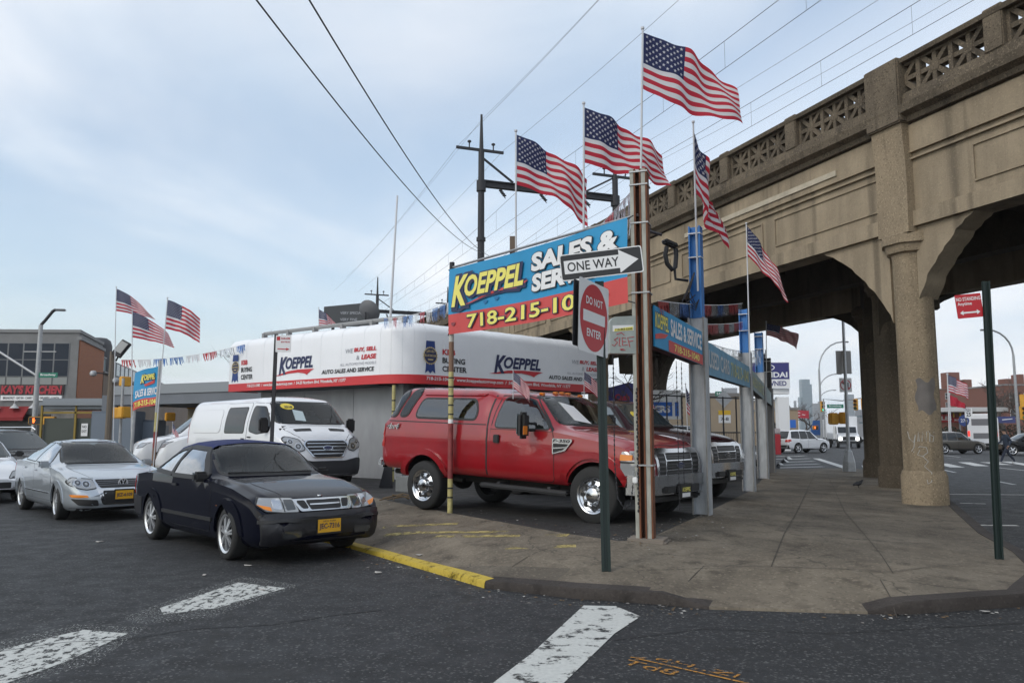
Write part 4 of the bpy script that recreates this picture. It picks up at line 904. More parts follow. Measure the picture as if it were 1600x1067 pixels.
def kerb(name, m, idx, w=.16, dz=.004):
    q = MB(); P = [out[i] for i in idx]; vs = []
    sub = []
    for a, b in zip(P, P[1:]): sub += [a.lerp(b, i / 4) for i in range(4)]
    sub.append(P[-1])
    for i, p in enumerate(sub):
        d = sub[min(i + 1, len(sub) - 1)] - sub[max(i - 1, 0)]; d.z = 0; d.normalize(); n = V((-d.y, d.x, 0))
        zi = gz(*(p + n * w).xy) if gz(*(p + n * w).xy) > 0 else p.z
        vs += [V((p.x, p.y, -.03)) - n * .022, V((p.x, p.y, p.z - .02)) - n * .018, V((p.x, p.y, p.z + dz)) - n * .002, V(((p + n * w).x, (p + n * w).y, zi + dz)), V(((p + n * w).x, (p + n * w).y, zi - .03))]
    q.add(vs, [(5 * i + j, 5 * i + j + 1, 5 * i + j + 6, 5 * i + j + 5) for i in range(len(sub) - 1) for j in range(4)]); tag(q.build(name, m, smooth=35), kind='structure')
kerb('painted_kerb', YELK, range(2, 7), .10, .006); kerb('kerb', KERB, range(6, 10)); kerb('kerb', KERB, range(10, 18)); kerb('kerb', WALK, range(0, 3)); kerb('dropped_kerb', WALK, range(9, 11), .2, .003)
# joints in the pavement
JM = mat("pavement joint", (.05, .042, .034), .9)
for a in (((1290, 735), (1320, 800), (1395, 895)), ((1275, 735), (1245, 800), (1205, 885)), ((1375, 905), (1400, 940)), ((1100, 884), (1205, 885), (1395, 893), (1510, 880)), ((1040, 918), (1100, 884)), ((800, 885), (840, 862), (880, 850)), ((1215, 768), (1290, 766), (1380, 768))):
    strip('pavement_joint', JM, [on(*p) for p in a], .009)
for a in (((598, 824), (716, 818)), ((620, 836), (800, 836)), ((690, 837), (892, 837)), ((785, 856), (960, 852)))[0:1] + (((595, 822), (720, 818)), ((600, 836), (792, 831)), ((680, 838), (888, 836)), ((790, 856), (955, 852)))[1:]:
    strip('yellow_hatching', YELP, [on(*p) for p in a], .16)
# painted marks on the road
def road_poly(name, m, pts, z=.005):
    q = MB(); q.flat([tuple(at(*p).xy) for p in pts], lambda a, b: V((a, b, z))); return tag(q.build(name, m), kind='structure')
road_poly('crosswalk_bar', CWP, [(912, 946), (962, 947), (1001, 963), (960, 990), (878, 1070), (760, 1075), (832, 1020)])
road_poly('crosswalk_wear', CWS, [(380, 900), (470, 914), (330, 965), (215, 975), (190, 965), (300, 925)], .004); road_poly('crosswalk_wear', CWS, [(-60, 1015), (120, 975), (230, 980), (150, 1035), (0, 1080), (-60, 1080)], .004)
road_poly('crosswalk_bar', CWF, [(372, 910), (446, 919), (340, 950), (255, 960), (250, 950)])
road_poly('crosswalk_bar', CWF, [(-60, 1030), (130, 984), (200, 990), (100, 1035), (-10, 1075), (-60, 1075)])
ORA = Fr(at(985, 1027) + V((0, 0, .006)), at(1150, 1064) - at(985, 1027), (0, 1, 0))
q = MB(); L1 = (at(1160, 1066) - at(975, 1025)).length; q.flat([(0, -.008), (L1, -.012), (L1, .012), (0, .012)], lambda a, b: ORA.p(a, b)); q.flat([(0, 0), (.1, .06), (.09, .035), (.05, .0), (.1, -.05)], lambda a, b: ORA.p(a, b, .001))
text(q, "dH,,Zl", .16, .04, .62, .10, lambda a, b, t: ORA.p(a, b, .001)); text(q, "Td8", .03, -.18, .42, .12, lambda a, b, t: ORA.p(a, b, .001)); tag(q.build('orange_spray_mark', ORG), kind='structure')
# the cross street's crossing far under the viaduct and the lanes of the avenue
for k in range(6):
    y = 712 + k * 4.2; strip('crosswalk_line', FARP, [at(1212 - k, y + 2), at(1258 + k * 7, y)], .35)
strip('crosswalk_line', FARP, [at(1275, 716), at(1335, 735)], .4); road_poly('stop_bar', FARP, [(1346, 727), (1354, 727), (1364, 735), (1350, 735)]); 
for a in (((1470, 724), (1496, 730)), ((1506, 722), (1534, 728)), ((1540, 722), (1572, 726)), ((1572, 721), (1610, 727))): strip('crosswalk_line', FARP, [at(*p) for p in a], .6)
for a in (((1470, 733), (1492, 738)), ((1555, 730), (1620, 737)), ((1559, 752), (1585, 757)), ((1475, 772), (1620, 773)), ((1500, 786), (1540, 787)), ((1590, 821), (1500, 820)), ((1480, 716), (1520, 717)), ((1470, 711), (1500, 714))): strip('lane_line', FARP, [at(*p) for p in a], .14)
for k_, a in enumerate((((-20, 1022), (100, 1006), (190, 999), (300, 985), (430, 975), (520, 962), (600, 955)), ((960, 1000), (1100, 985), (1300, 990), (1610, 975)))): strip('road_crack', mat('tarred crack', (.008, .008, .008), .7), [at(p[0], p[1] + random.uniform(-3, 3)) for p in a], .010 if k_ else .014, .006)
# crumbs of litter, one thing each
LIT = mat("crumpled paper", (.42, .40, .37), .8, var=.3, vs=30)
for k, (px, py, s, lb) in enumerate(((590, 896, .07, "crumpled grey litter on the asphalt below the yellow kerb"), (410, 922, .05, "thin pale scrap on the road right of a worn crossing bar"), (155, 847, .06, "flat pale scrap on the road in front of the silver saloon"), (1130, 946, .05, "tan leaf scrap in the gutter by the dropped kerb"), (930, 932, .03, "pale crumb under the rusty kerb near the sign pole"), (655, 868, .05, "white scrap on the concrete apron behind the yellow kerb"), (1540, 957, .06, "pale plastic scrap in the gutter at right"), (322, 899, .05, "narrow paper strip on the road below the convertible"), (388, 884, .06, "flat grey flake on the road just below the convertible's front wheel"))):
    p = on(px, py, 0); q = MB(); rnd_ = random.Random(k)
    vs = [(rnd_.uniform(-1, 1) * s, rnd_.uniform(-.6, .6) * s, rnd_.uniform(.0, .3) * s) for _ in range(9)]
    bm = bmesh.new(); [bm.verts.new(v) for v in vs]; bmesh.ops.convex_hull(bm, input=bm.verts[:]); bm.verts.index_update(); q.add([v.co for v in bm.verts], [[v.index for v in f.verts] for f in bm.faces]); bm.free()
    o = q.build('litter', LIT); o.location = p + V((0, 0, .006)); tag(o, lb, 'litter', 'scraps of litter on the ground')

# grit and dead leaves swept against the kerb and the edge of the lot
DB = MB(); dr = random.Random(21)
for pts, n, sp_ in (([out[i] + V((0, 0, 0)) for i in range(3, 17)], 420, .22), (inn[3:13], 420, .35)):
    for _ in range(n):
        i = dr.randrange(len(pts) - 1); p = pts[i].lerp(pts[i + 1], dr.random()); d = (pts[i + 1] - pts[i]); d.z = 0; d.normalize(); p = p + V((d.y, -d.x, 0)) * (abs(dr.gauss(0, sp_)) + .03) * (1 if sp_ < .3 else dr.choice((-1, 1))); z = gz(p.x, p.y) + .004; s = dr.uniform(.006, .026); a = dr.uniform(0, 6)
        DB.use(mat(*[("dead leaf", (.13, .085, .045), .9), ("grit", (.16, .15, .14), .9), ("pale grit", (.32, .31, .29), .9)][dr.choice((0, 0, 1, 1, 2))]))
        c_, s_ = cos(a) * s, sin(a) * s; DB.add([(p.x - c_, p.y - s_, z), (p.x + s_ * .6, p.y - c_ * .6, z + s * .25), (p.x + c_, p.y + s_, z + s * .1), (p.x - s_ * .6, p.y + c_ * .6, z)], [(0, 1, 2, 3)])
tag(DB.build('gutter_debris', None, norm=False), kind='stuff')
# ------------------------------------------------------------------ the railway viaduct
VD = V((-.35, .937, 0)).normalized(); VN = V((-VD.y, VD.x, 0)) ; VO = V((8.35, 16.1, 0))
VT = MX((VD, VN, V((0, 0, 1)))).transposed().to_4x4(); VT.translation = VO      # x along, y towards the viewer, z up
def vl(x, y, z): return VT @ V((x, y, z))
via = thing('railway_viaduct', 'long weathered concrete railway viaduct with pierced parapet striding over the street', 'viaduct', VO)
via.matrix_world = VT; ZB, ZC, ZT, VW = 5.84, 8.05, 9.42, 8.1; S0, S1 = -30., 104.
def vb(): return MB()
g = vb(); g.use(GIRD); g.box(((S0 + S1) / 2, -.32, (ZB + ZC) / 2), (S1 - S0, .56, ZC - ZB))
g.box(((S0 + S1) / 2, -.01, ZB + .16), (S1 - S0, .10, .32)); g.box(((S0 + S1) / 2, .005, 7.28), (S1 - S0, .05, .04)); g.box(((S0 + S1) / 2, .01, 7.42), (S1 - S0, .06, .03)); g.box(((S0 + S1) / 2, -.012, 7.72), (S1 - S0, .07, .56))
for bay in (-15, 0, 14.8, 29.6, 44.4):
    for a, b in ((.9, 4.4), (4.9, 8.8), (9.5, 13.6)):
        z0, z1 = ZB + .55, 7.1
        for zz in (z0, z1): g.box((bay + (a + b) / 2, -.03, zz), (b - a, .05, .035))
        for xx in (a, b): g.box((bay + xx, -.03, (z0 + z1) / 2), (.035, .05, z1 - z0 - .04))
g.build('girder', None, via)
g = vb(); g.use(PARA)
pr = [(-.5, ZC), (.10, ZC), (.14, ZC + .10), (.30, ZC + .16), (.33, ZC + .32), (.22, ZC + .36), (.20, ZC + .58), (-.30, ZC + .58)]
g.prism(pr, lambda a, b, t: V((t, a, b)), S0, S1); g.build('cornice', None, via)
g = vb(); g.prism([(-.28, ZT - .12), (.24, ZT - .12), (.27, ZT - .03), (.20, ZT), (-.24, ZT)], lambda a, b, t: V((t, a, b)), S0, S1); g.build('top_rail', PARA, via)
z0, z1 = ZC + .58, ZT - .12; cw = .78; hh = (z1 - z0) / 2; zm = (z0 + z1) / 2
lat = vb()
for c in range(3):
    xc = (c - 1) * cw
    for a in range(8):
        dx, dz = cos(a * PI / 4), sin(a * PI / 4); q = min(cw / 2 / abs(dx) if abs(dx) > .01 else 9, hh / abs(dz) if abs(dz) > .01 else 9)
        lat.beam((xc, .02, zm), (xc + dx * q, .02, zm + dz * q), .16, .085 if a % 2 else .10, up=(0, 1, 0)) if False else lat.beam((xc, .02, zm), (xc + dx * q, .02, zm + dz * q), .15 + .004 * a, .095, up=(-dz, 0, dx))
    lat.box((xc, .02, zm), (.2, .19, .2))
for c in range(4): lat.box(((c - 1.5) * cw, .02, zm), (.10, .185, z1 - z0))
for s in (-1, 1): lat.box((0, .02, zm + s * (hh - .025)), (3 * cw, .175, .05))
first = None; pil = None; per = 2.78
cols_s = [-15., 0., 14.8, 29.6, 44.4, 59.2, 74., 88.8]
for k in range(-10, 37):
    x = .62 + k * per + per / 2
    if x < S0 + 1.3 or x > S1 - 1: continue
    if first is None: first = lat.build('balustrade_panel', PARA, via); ob = first
    else: ob = first.copy(); COL.objects.link(ob); ob.parent = via
    ob.location = (x, 0, 0)
    if pil is None: q = vb(); q.box((0, 0, (z0 + ZT) / 2 + .01), (.40, .46, ZT - z0 + .06), bev=.02); pil = q.build('parapet_post', PARA, via); ob = pil
    else: ob = pil.copy(); COL.objects.link(ob); ob.parent = via
    ob.location = (x + per / 2, 0, 0)
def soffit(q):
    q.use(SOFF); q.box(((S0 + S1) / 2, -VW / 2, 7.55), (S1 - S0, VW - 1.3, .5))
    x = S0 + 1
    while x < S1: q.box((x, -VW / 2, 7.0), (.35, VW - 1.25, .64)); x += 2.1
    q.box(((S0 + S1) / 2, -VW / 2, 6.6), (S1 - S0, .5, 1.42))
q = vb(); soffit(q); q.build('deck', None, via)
q = vb(); q.use(GIRD); q.box(((S0 + S1) / 2, -VW + .28, (ZB + ZC) / 2), (S1 - S0, .56, ZC - ZB)); q.use(PARA); q.box(((S0 + S1) / 2, -VW - .05, (ZC + ZT) / 2 + .001), (S1 - S0, .5, ZT - ZC)); q.build('far_girder', None, via)
# columns: near row, with brackets up to the parapet and curved knees
W2L = VT.inverted()
KR = random.Random(4)
def knee(q, x, sgn, y0, y1, reach, drop):
    pl = [(x + sgn * .36, ZB + .02), (x + sgn * reach, ZB + .02)] + [(x + sgn * (.36 + (reach - .36) * (1 - i / 16) ** 1.25) + KR.uniform(-.03, .03), ZB - drop * (i / 16) ** 1.25 + KR.uniform(-.02, .02)) for i in range(1, 17)]
    q.prism(pl, lambda a, b, t: V((a, t, b)), y0, y1)
def column(x, y, base_z, near, r=.40, top=5.62):
    q = vb(); q.use(COLM); oc = lambda r_: [(r_ * cos(R(22.5 + 45 * k)), r_ * sin(R(22.5 + 45 * k))) for k in range(8)]
    def ring(zs): 
        vs = []; fs = []
        for z, rr in zs: vs += [V((x + a, y + b, z)) for a, b in rnd(oc(rr), .06, 2)]
        n = 24
        for i in range(len(zs) - 1):
            for j in range(n): fs.append((i * n + j, i * n + (j + 1) % n, (i + 1) * n + (j + 1) % n, (i + 1) * n + j))
        fs.append(tuple(range(n))); fs.append(tuple((len(zs) - 1) * n + j for j in range(n))); q.add(vs, fs)
    ring([(base_z - .3, r + .075), (base_z + .52, r + .07), (base_z + .62, r + .03), (base_z + .625, r + .005), (top - .42, r), (top - .30, r + .02), (top - .27, r + .10), (top - .12, r + .14), (top - .10, r + .20), (top + .08, r + .20), (top + .12, r + .1), (top + .2, r + .05)])
    return q
c1 = W2L @ V((8.55, 16.62, .2)); c3 = W2L @ V((12.1, 26.6, .1)); c2 = (c1 + c3) / 2
for s in cols_s:
    gzv = .2 if s < 10 else .25
    x = s + c1.x; q = column(x, c1.y + .08, gzv, True)
    # bracket above the capital: a console that swells out to carry the parapet
    br = [(-.1, 5.72), (.20, 5.72), (.18, 6.7), (.185, 7.1), (.20, 7.45), (.23, 7.72), (.25, ZC + .02), (-.1, ZC + .02)]
    q.use(COLM); q.prism(br, lambda a, b, t: V((t, a - .02, b)), x - .40, x + .40); q.use(PARA); q.box((x, -.03, (ZC + ZT) / 2 + .004), (.92, .70, ZT - ZC + .03), bev=.03)
    q.use(GIRD); knee(q, x, 1, -.58, -.06, 2.35, 1.9); knee(q, x, -1, -.58, -.06, 1.75, 1.5)
    if s == 0: CBV = BVHTree.FromPolygons(q.v, q.f)
    q.build('column', None, via, smooth=32)
    for cc, nm in ((c2, 1), (c3, 2)):
        if nm == 1 and s > 10: continue
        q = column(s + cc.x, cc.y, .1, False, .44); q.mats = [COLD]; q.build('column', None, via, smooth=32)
    # cross arches between the columns of a bent
    for A, B in ((c1, c2), (c2, c3)):
        a, b = V((s + A.x, A.y - .2, 0)), V((s + B.x, B.y, 0)); d = (b - a); ln = d.length; d.normalize(); n_ = V((-d.y, d.x, 0))
        pl = [(0, 6.9), (0, 4.2)] + [(.3 + (ln - .6) * i / 14, 4.2 + 2.0 * math.sqrt(max(0, 1 - (2 * i / 14 - 1) ** 2)) ** .8) for i in range(15)] + [(ln, 4.2), (ln, 6.9)]
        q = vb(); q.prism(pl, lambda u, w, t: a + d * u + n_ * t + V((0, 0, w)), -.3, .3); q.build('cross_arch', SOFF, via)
    q = vb(); q.use(SOFF)
    for sg in (1, -1):
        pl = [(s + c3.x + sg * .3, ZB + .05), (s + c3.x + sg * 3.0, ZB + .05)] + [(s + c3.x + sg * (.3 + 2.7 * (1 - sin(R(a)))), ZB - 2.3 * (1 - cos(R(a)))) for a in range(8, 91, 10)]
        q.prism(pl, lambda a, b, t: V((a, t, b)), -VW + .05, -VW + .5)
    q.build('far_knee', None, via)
# repairs, spalls and the tag on the near column
q = vb(); q.use(mat("bare patched concrete", (.5, .44, .34), .9, var=.3, vs=3)); q.box((5.3, .03, 7.62), (6.4, .06, .13)); q.build('patched_strip', None, via)
gq = MB(); cen = vl(c1.x, c1.y + .08, 0); rr_ = .405
def colp(u, z, off=.001):
    base = math.atan2(-cen.y, -cen.x); a = base + u / rr_; o = V((cen.x + 3 * cos(a), cen.y + 3 * sin(a), z)); lo = W2L @ o; ld = (W2L @ V((cen.x, cen.y, z)) - lo).normalized(); h_ = CBV.ray_cast(lo, ld)[0]; return VT @ (h_ - ld * off)
for st in ([(-.30, 1.62), (-.26, 1.48), (-.16, 1.40), (-.12, 1.55)], [(-.12, 1.55), (-.16, 1.30), (-.22, 1.22)], [(-.08, 1.42), (-.06, 1.62), (-.05, 1.42)], [(.0, 1.42), (.02, 1.62), (.09, 1.42), (.10, 1.62)], [(.16, 1.60), (.15, 1.42), (.22, 1.42), (.24, 1.52), (.17, 1.55)], [(.12, 1.62), (.26, 1.60)], [(-.18, 1.2), (-.05, 1.32), (.08, 1.30), (.1, 1.2), (.0, 1.12), (-.1, 1.15), (-.05, 1.25)], [(.0, 1.12), (.10, 1.02), (.02, .92), (.14, .80), (.12, .62), (.06, .58), (.05, .66)]):
    gq.tube([colp(*p) for p in st], .0075, 6)
gr_ = gq.build('graffiti', mat("white spray paint", (.42, .42, .40), .8), None); gr_.parent = via; gr_.matrix_parent_inverse = VT.inverted()
q = MB(); ps = [(u, z) for u, z in rnd([(-.08, 2.62), (.30, 2.72), (.34, 2.1), (.0, 2.0), (-.04, 2.3)], .08)]
[q.add([colp(-.06 + .40 * (i + a) / 14 + .03 * sin((j + b) * .9 + .5), 2.0 + .66 * (j + b) / 10 + .05 * sin((i + a) * .6), .005) for a, b in ((0, 0), (1, 0), (1, 1), (0, 1))], [(0, 1, 2, 3)]) for i in range(14) for j in range(10)]; po = q.build('paint_patch', mat("grey paint-over", (.165, .15, .14), .85, var=.25, vs=4), None); po.parent = via; po.matrix_parent_inverse = VT.inverted()

# catenary masts standing on the viaduct
def mast(s, label, sh=0.):
    t = thing('catenary_mast', label, 'mast', vl(s, -VW / 2, ZT - .3)); iv = MX.Translation(VN * sh - vl(s, -VW / 2, ZT - .3))
    zt, zb = 19.2, 15.1
    for y in (0.1, -VW - .1):
        p = vl(s, y, 0); q = MB(iv); top = zt if y > 0 else zt - .6
        q.tube([p + V((0, 0, ZT - 1)), p + V((0, 0, top - 2.0))], .21, 10, .17); q.tube([p + V((0, 0, top - 2.0)), p + V((0, 0, top))], .12, 8, .06); q.tube([p + V((0, 0, zb - .3)), p + V((0, 0, zb + .3))], .27, 10); q.tube([p + V((0, 0, 12.0)), p + V((0, 0, 12.2))], .26, 10); q.build('post', DKST, t, smooth=40)
        q = MB(iv); h = 17.15 if y > 0 else 16.6
        q.beam(p + VN * 1.45 + V((0, 0, h)), p - VN * 1.3 + V((0, 0, h)), .12, .14)
        for k in (-.7, .7): q.tube([p + VN * k + V((0, 0, h)), p + VN * k + V((0, 0, h + .38))], .04, 6); q.lathe([(.001, .5), (.10, .46), (.11, .38), (.05, .34)], p + VN * k + V((0, 0, h)), 'Z', 8)
        q.build('crossarm', DKST, t)
    q = MB(iv); a, b = vl(s, 0, zb), vl(s, -VW, zb); q.beam(a, b, .3, .06); q.beam(a + V((0, 0, .32)), b + V((0, 0, .32)), .3, .06); q.beam(a + V((0, 0, .16)), b + V((0, 0, .16)), .06, .3)
    q.beam(a + V((0, 0, 1.6)), a.lerp(b, .22) + V((0, 0, .4)), .1, .1); q.beam(b + V((0, 0, 1.4)), b.lerp(a, .22) + V((0, 0, .4)), .1, .1); q.build('beam', DKST, t)
    for k in (.12, .42, .75):
        q = MB(iv); p = a.lerp(b, k); 
        for i in range(4): q.lathe([(.03, -.06), (.11, -.02), (.11, .02), (.03, .06)], p + VD * (-.9) * (i + 1) * .22 - V((0, 0, .2 + .15 * i)), 'Z', 8)
        q.tube([p - V((0, 0, .1)), p - VD * .95 - V((0, 0, .85))], .025, 5); q.build('insulator', DKST, t)
mast(28.45, 'nearer black catenary portal mast standing on the viaduct behind the banner'); mast(77., 'farther small black catenary mast beyond the white awning building', -3.6)
WIRE = mat("dark wire", (.03, .03, .032), .6)
def wire(name, label, pts, r, group, m=WIRE, cat='wire'):
    q = MB(); q.tube(pts, r, 5); return tag(q.build(name, m), label, cat, group)
for y, zm_, zc_, lb in ((-2.0, 15.0, 13.6, 'nearer'), (-6.0, 15.0, 13.6, 'farther')):
    for a, b, far in ((28.45, -26, 0), (28.45, 77., 1)):
        w1 = catenary(vl(a, y, zm_), vl(b, y, zm_ if far else zm_ + .5), .7); w2 = [vl(a + (b - a) * i / 14, y, zc_) for i in range(15)]
        q = MB(); q.tube(w1, .010, 5); q.tube(w2, .009, 5)
        for i in range(1, 14): q.tube([w1[i], w2[i]], .005, 4)
        tag(q.build('catenary_wire', WIRE), 'pair of overhead railway wires with droppers over the viaduct', 'wire', 'railway wires over the viaduct')
for y, z, r_, lb in ((1.4, 17.3, .007, 0), (-1.2, 17.3, .007, 1), (.1, 18.9, .006, 2), (-VW + 1, 16.9, .007, 3), (-VW - 1.3, 16.9, .007, 4)):
    wire('feeder_wire', 'thin feeder wire strung between the tops of the railway masts', catenary(vl(28.45, y, z), vl(-28, y, z + .5), 1.0), r_, 'feeder wires along the masts'); wire('feeder_wire', 'thin feeder wire strung between the tops of the railway masts', catenary(vl(28.45, y, z), vl(77., y, z), .5), r_, 'feeder wires along the masts')
def dpt(px, py, Y): return V((xat(px, Y, hz_at(py, Y)), Y, hz_at(py, Y)))
for a, b, sg, lb in (((385, -20, 8.0), (752, 395, 38), .5, 'thick black overhead line rising to the top left, the left one of two'), ((474, -15, 8.2), (770, 402, 38), .6, 'thick black overhead line rising to the top, right of its twin')):
    wire('utility_line', lb, [dpt(*a) + (dpt(*a) - dpt(*b)) * .9 + V((0, 0, 1))] + catenary(dpt(*a), dpt(*b), sg, 24), .011, 'utility lines from the corner pole', cat='cable')
# ------------------------------------------------------------------ flags
STRW = mat("flag white cloth", (.72, .71, .72), .8); STRR = mat("flag red cloth", (.52, .03, .055), .8); CANT = mat("flag blue cloth", (.022, .03, .10), .8)
for m_ in (STRW, STRR, CANT):
    n_ = m_.node_tree.nodes; l_ = m_.node_tree.links; tl = n_.new("ShaderNodeBsdfTranslucent"); ad = n_.new("ShaderNodeMixShader"); ad.inputs[0].default_value = .35
    tl.inputs[0].default_value = n_["Principled BSDF"].inputs["Base Color"].default_value
    l_.new(n_["Principled BSDF"].outputs[0], ad.inputs[1]); l_.new(tl.outputs[0], ad.inputs[2]); l_.new(ad.outputs[0], n_["Material Output"].inputs[0])
POLEW = mat("white fibreglass pole", (.55, .56, .58), .4)
def flag_cloth(A, hoist, L_, yaw, t, b, amp=.05, ph=0., waves=1.6, hoist_dir=(0, 0, -1), us=True, wv=.35):
    """cloth on its hoist edge from A downwards; t and b = droop angles (start, end) of the top and bottom edge"""
    e = V((cos(yaw), sin(yaw), 0)); nn = V((-sin(yaw), cos(yaw), 0)); hd = V(hoist_dir).normalized(); NX = 40
    def path(d0, d1):
        p = V(); P = [p.copy()]
        for i in range(NX * 2):
            a = R(d0 + (d1 - d0) * (i + .5) / (NX * 2)); p = p + (e * cos(a) - V((0, 0, 1)) * sin(a)) * L_ / (NX * 2); P.append(p.copy())
        return P
    T, B = path(*t), path(*b)
    def S(u, v):
        u = min(max(u, 0), 1); f = u * NX * 2; i = min(int(f), NX * 2 - 1); q = f - i
        p = A + T[i].lerp(T[i + 1], q) * (1 - v) + (hd * hoist + B[i].lerp(B[i + 1], q)) * v
        w = amp * min(1, u * 2.2) * (sin(2 * PI * (waves * u + wv * v) + ph) + .45 * sin(2 * PI * (waves * 2.3 * u - .8 * v) + ph * 1.7))
        return p + nn * w - V((0, 0, 1)) * w * .12
    q = MB(); NY = 26
    for m_, test in ((STRW, 0), (STRR, 1), (CANT, 2)):
        q.use(m_); vs = [S(i / NX, j / NY) for j in range(NY + 1) for i in range(NX + 1)]; fs = []
        for j in range(NY):
            for i in range(NX):
                k = 2 if us and (i < NX * .4 and j < 14) else (1 - (j // 2) % 2 if us else 1)
                if k == test: fs.append((j * (NX + 1) + i, j * (NX + 1) + i + 1, (j + 1) * (NX + 1) + i + 1, (j + 1) * (NX + 1) + i))
        if fs: q.add(vs, fs)
    if us:
        q.use(STRW)
        for r_ in range(9):
            for c in range(6 if r_ % 2 == 0 else 5):
                cu, cv = .4 * (2 * c + 1 + (r_ % 2)) / 12, 7 / 13 * (r_ + 1) / 10
                for sg in (-1, 1):
                    vs = []
                    for k in range(10):
                        rr = .0305 * (1 if k % 2 == 0 else .42); a = PI / 2 + k * PI / 5; u, v = cu + rr * cos(a) * hoist / L_, cv - rr * sin(a)
                        p = S(u, v); n = (S(u + .01, v) - p).cross(S(u, v + .01) - p).normalized(); vs.append(p + n * .004 * sg)
                    q.add(vs, [tuple(range(10))])
    return q
def flag(label, top, base, hoist, L_, yaw, t, b, name='flag_on_pole', r=.016, group='American flags on poles', amp=.05, ph=0., waves=1.6, drop=.05, us=True, cat='flag', finial=True, wv=.35):
    top, base = V(top), V(base); th = thing(name, label, cat, base, 0, group); iv = MX.Translation(-base)
    q = MB(iv); q.tube([base, top], r, 10, r * .8)
    if finial: q.lathe([(.001, r * 2.2), (r * 1.5, r * 1.5), (r * 1.5, 0), (r * .6, -r)], top, 'Z', 10)
    q.build('pole', POLEW, th, smooth=40)
    d = (base - top).normalized(); c = flag_cloth(top + d * drop + V((cos(yaw), sin(yaw), 0)) * r, hoist, L_, yaw, t, b, amp, ph, waves, d, us, wv); c.T = iv
    c.v = [iv @ p for p in c.v]; f = c.build('cloth', None, th, smooth=60, norm=False); return th
F1 = dpt(1004, 46, 10.05); flag('large flag flying highest, on the pole fixed to the rusty corner beam', F1, V((1.66, 10.13, 3.9)), .77, 1.50, R(14), (8, 46), (24, 2), amp=.055, ph=.4)
flag('large flag on the middle pole rising from behind the banner', dpt(912, 163, 10.8), V((.99, 10.85, 3.6)), .80, 1.33, R(14), (14, 40), (12, 8), amp=.06, ph=2.0, waves=1.8)
flag('large flag on the pole nearest the black catenary mast, behind the banner', dpt(806, 206, 11.96), V((.06, 12.0, 3.5)), .80, 1.33, R(16), (16, 38), (6, 46), amp=.06, ph=3.6, waves=1.5)
flag('limp flag hanging from the pole on the first blue post', dpt(1083, 192, 11.7), on(1098, 803, .37) + V((-.02, -.16, 3.4)), 1.0, 1.2, R(50), (62, 66), (34, 44), amp=.09, ph=.9, waves=1.4)
flag('small drooping flag against the viaduct wall on the second blue post', dpt(1166, 350, 17.6), V((5.28, 17.62, 2.9)), .69, 1.40, R(5), (50, 66), (44, 54), amp=.05, ph=2.6)
flag('flag streaming under the viaduct from the third blue post', dpt(1197, 503, 27.5), V((xat(1197, 27.5, 2), 27.5, 1.2)), .42, 1.25, R(12), (8, 26), (10, 34), amp=.05, ph=1.0)
flag('flag drooping between the blue posts in front of the blue dealer sign', dpt(1196, 548, 29.0), V((xat(1196, 29.0, 2), 29.0, .9)), 1.0, 1.1, R(160), (60, 74), (30, 55), amp=.07, ph=.3)
flag('left one of the three flags over the far end of the lot', dpt(182, 449, 25.9), V((xat(178, 25.9, 1), 25.9, .25)), .74, 1.22, R(12), (22, 52), (8, 14), amp=.06, ph=1.4)
flag('lowest of the three flags at the far end of the lot, beside the small banner', dpt(207, 484, 24.0), V((xat(207, 24, 1), 24.0, .27)), .80, 1.22, R(14), (22, 42), (8, 18), amp=.05, ph=2.2)
flag('right one of the three flags over the lot, on the leaning pole', dpt(262, 466, 22.3), V((xat(240, 22.3, 1), 22.3, .28)), .82, 1.02, R(12), (16, 44), (8, 38), amp=.06, ph=4.2)
flag('tiny flag on the roof of the white awning building', dpt(498, 481, 26.0), V((xat(499, 26, 5), 26.0, 4.6)), .56, .72, R(10), (26, 56), (0, 8), amp=.05, ph=1.1, r=.012)
flag('flag hanging limp in the dark bay left of the rusty corner beam', dpt(990, 572, 17.5), V((xat(989, 17.5, 2), 17.5, 1.2)), .62, .8, R(15), (58, 66), (36, 50), amp=.05, ph=.5, r=.01)
flag('flag hanging limp beside the inner face of the first blue post', dpt(1071, 600, 15.5), V((xat(1074, 15.5, 2), 15.5, 1.2)), .5, .7, R(20), (64, 70), (50, 60), amp=.04, ph=.8, r=.01)
flag('American flag flying above the red pennant by the restaurant', dpt(1480, 585, 70), V((xat(1483, 70, 1), 70, 0)), 1.5, 2.05, R(8), (18, 34), (10, 26), amp=.1, ph=2.0, r=.06, group=None)
flag('red restaurant flag on the same side as the golden arches, below the American flag', dpt(1483, 616, 69.6), V((xat(1486, 69.6, 1), 69.6, 0)), .95, 1.5, R(8), (22, 38), (5, 16), amp=.09, ph=.6, r=.05, us=False, group=None)
# ------------------------------------------------------------------ posts of the car lot
def hpost(q, b, h, wd_, dp, rz, m1, m2=None, tf=.018):
    """H-section: web and two flanges; rust on the flange edges"""
    T = MX.Translation(V(b)) @ MX.Rotation(rz, 4, 'Z'); old = q.T; q.T = old @ T
    q.use(m1)
    for s in (-1, 1): q.box((s * (wd_ / 2 - tf / 2), 0, h / 2), (tf, dp, h))
    q.box((0, 0, h / 2 - .001), (wd_ - 2 * tf, tf, h - .004))
    q.use(m2 or RUST)
    for s in (-1, 1):
        for y in (-1, 1): q.box((s * (wd_ / 2 - tf / 2), y * (dp / 2 + .002), h / 2), (tf + .004, .006, h - .002))
    q.T = old
prow = (PO[1] - PO[0]); paz = math.atan2(prow.y, prow.x)
t = thing('corner_beam', 'tall rusty steel corner beam at the pavement, carrying the banner end', 'post', PO[0], paz - PI / 2 + R(8))
q = MB(); q.use(PALE)
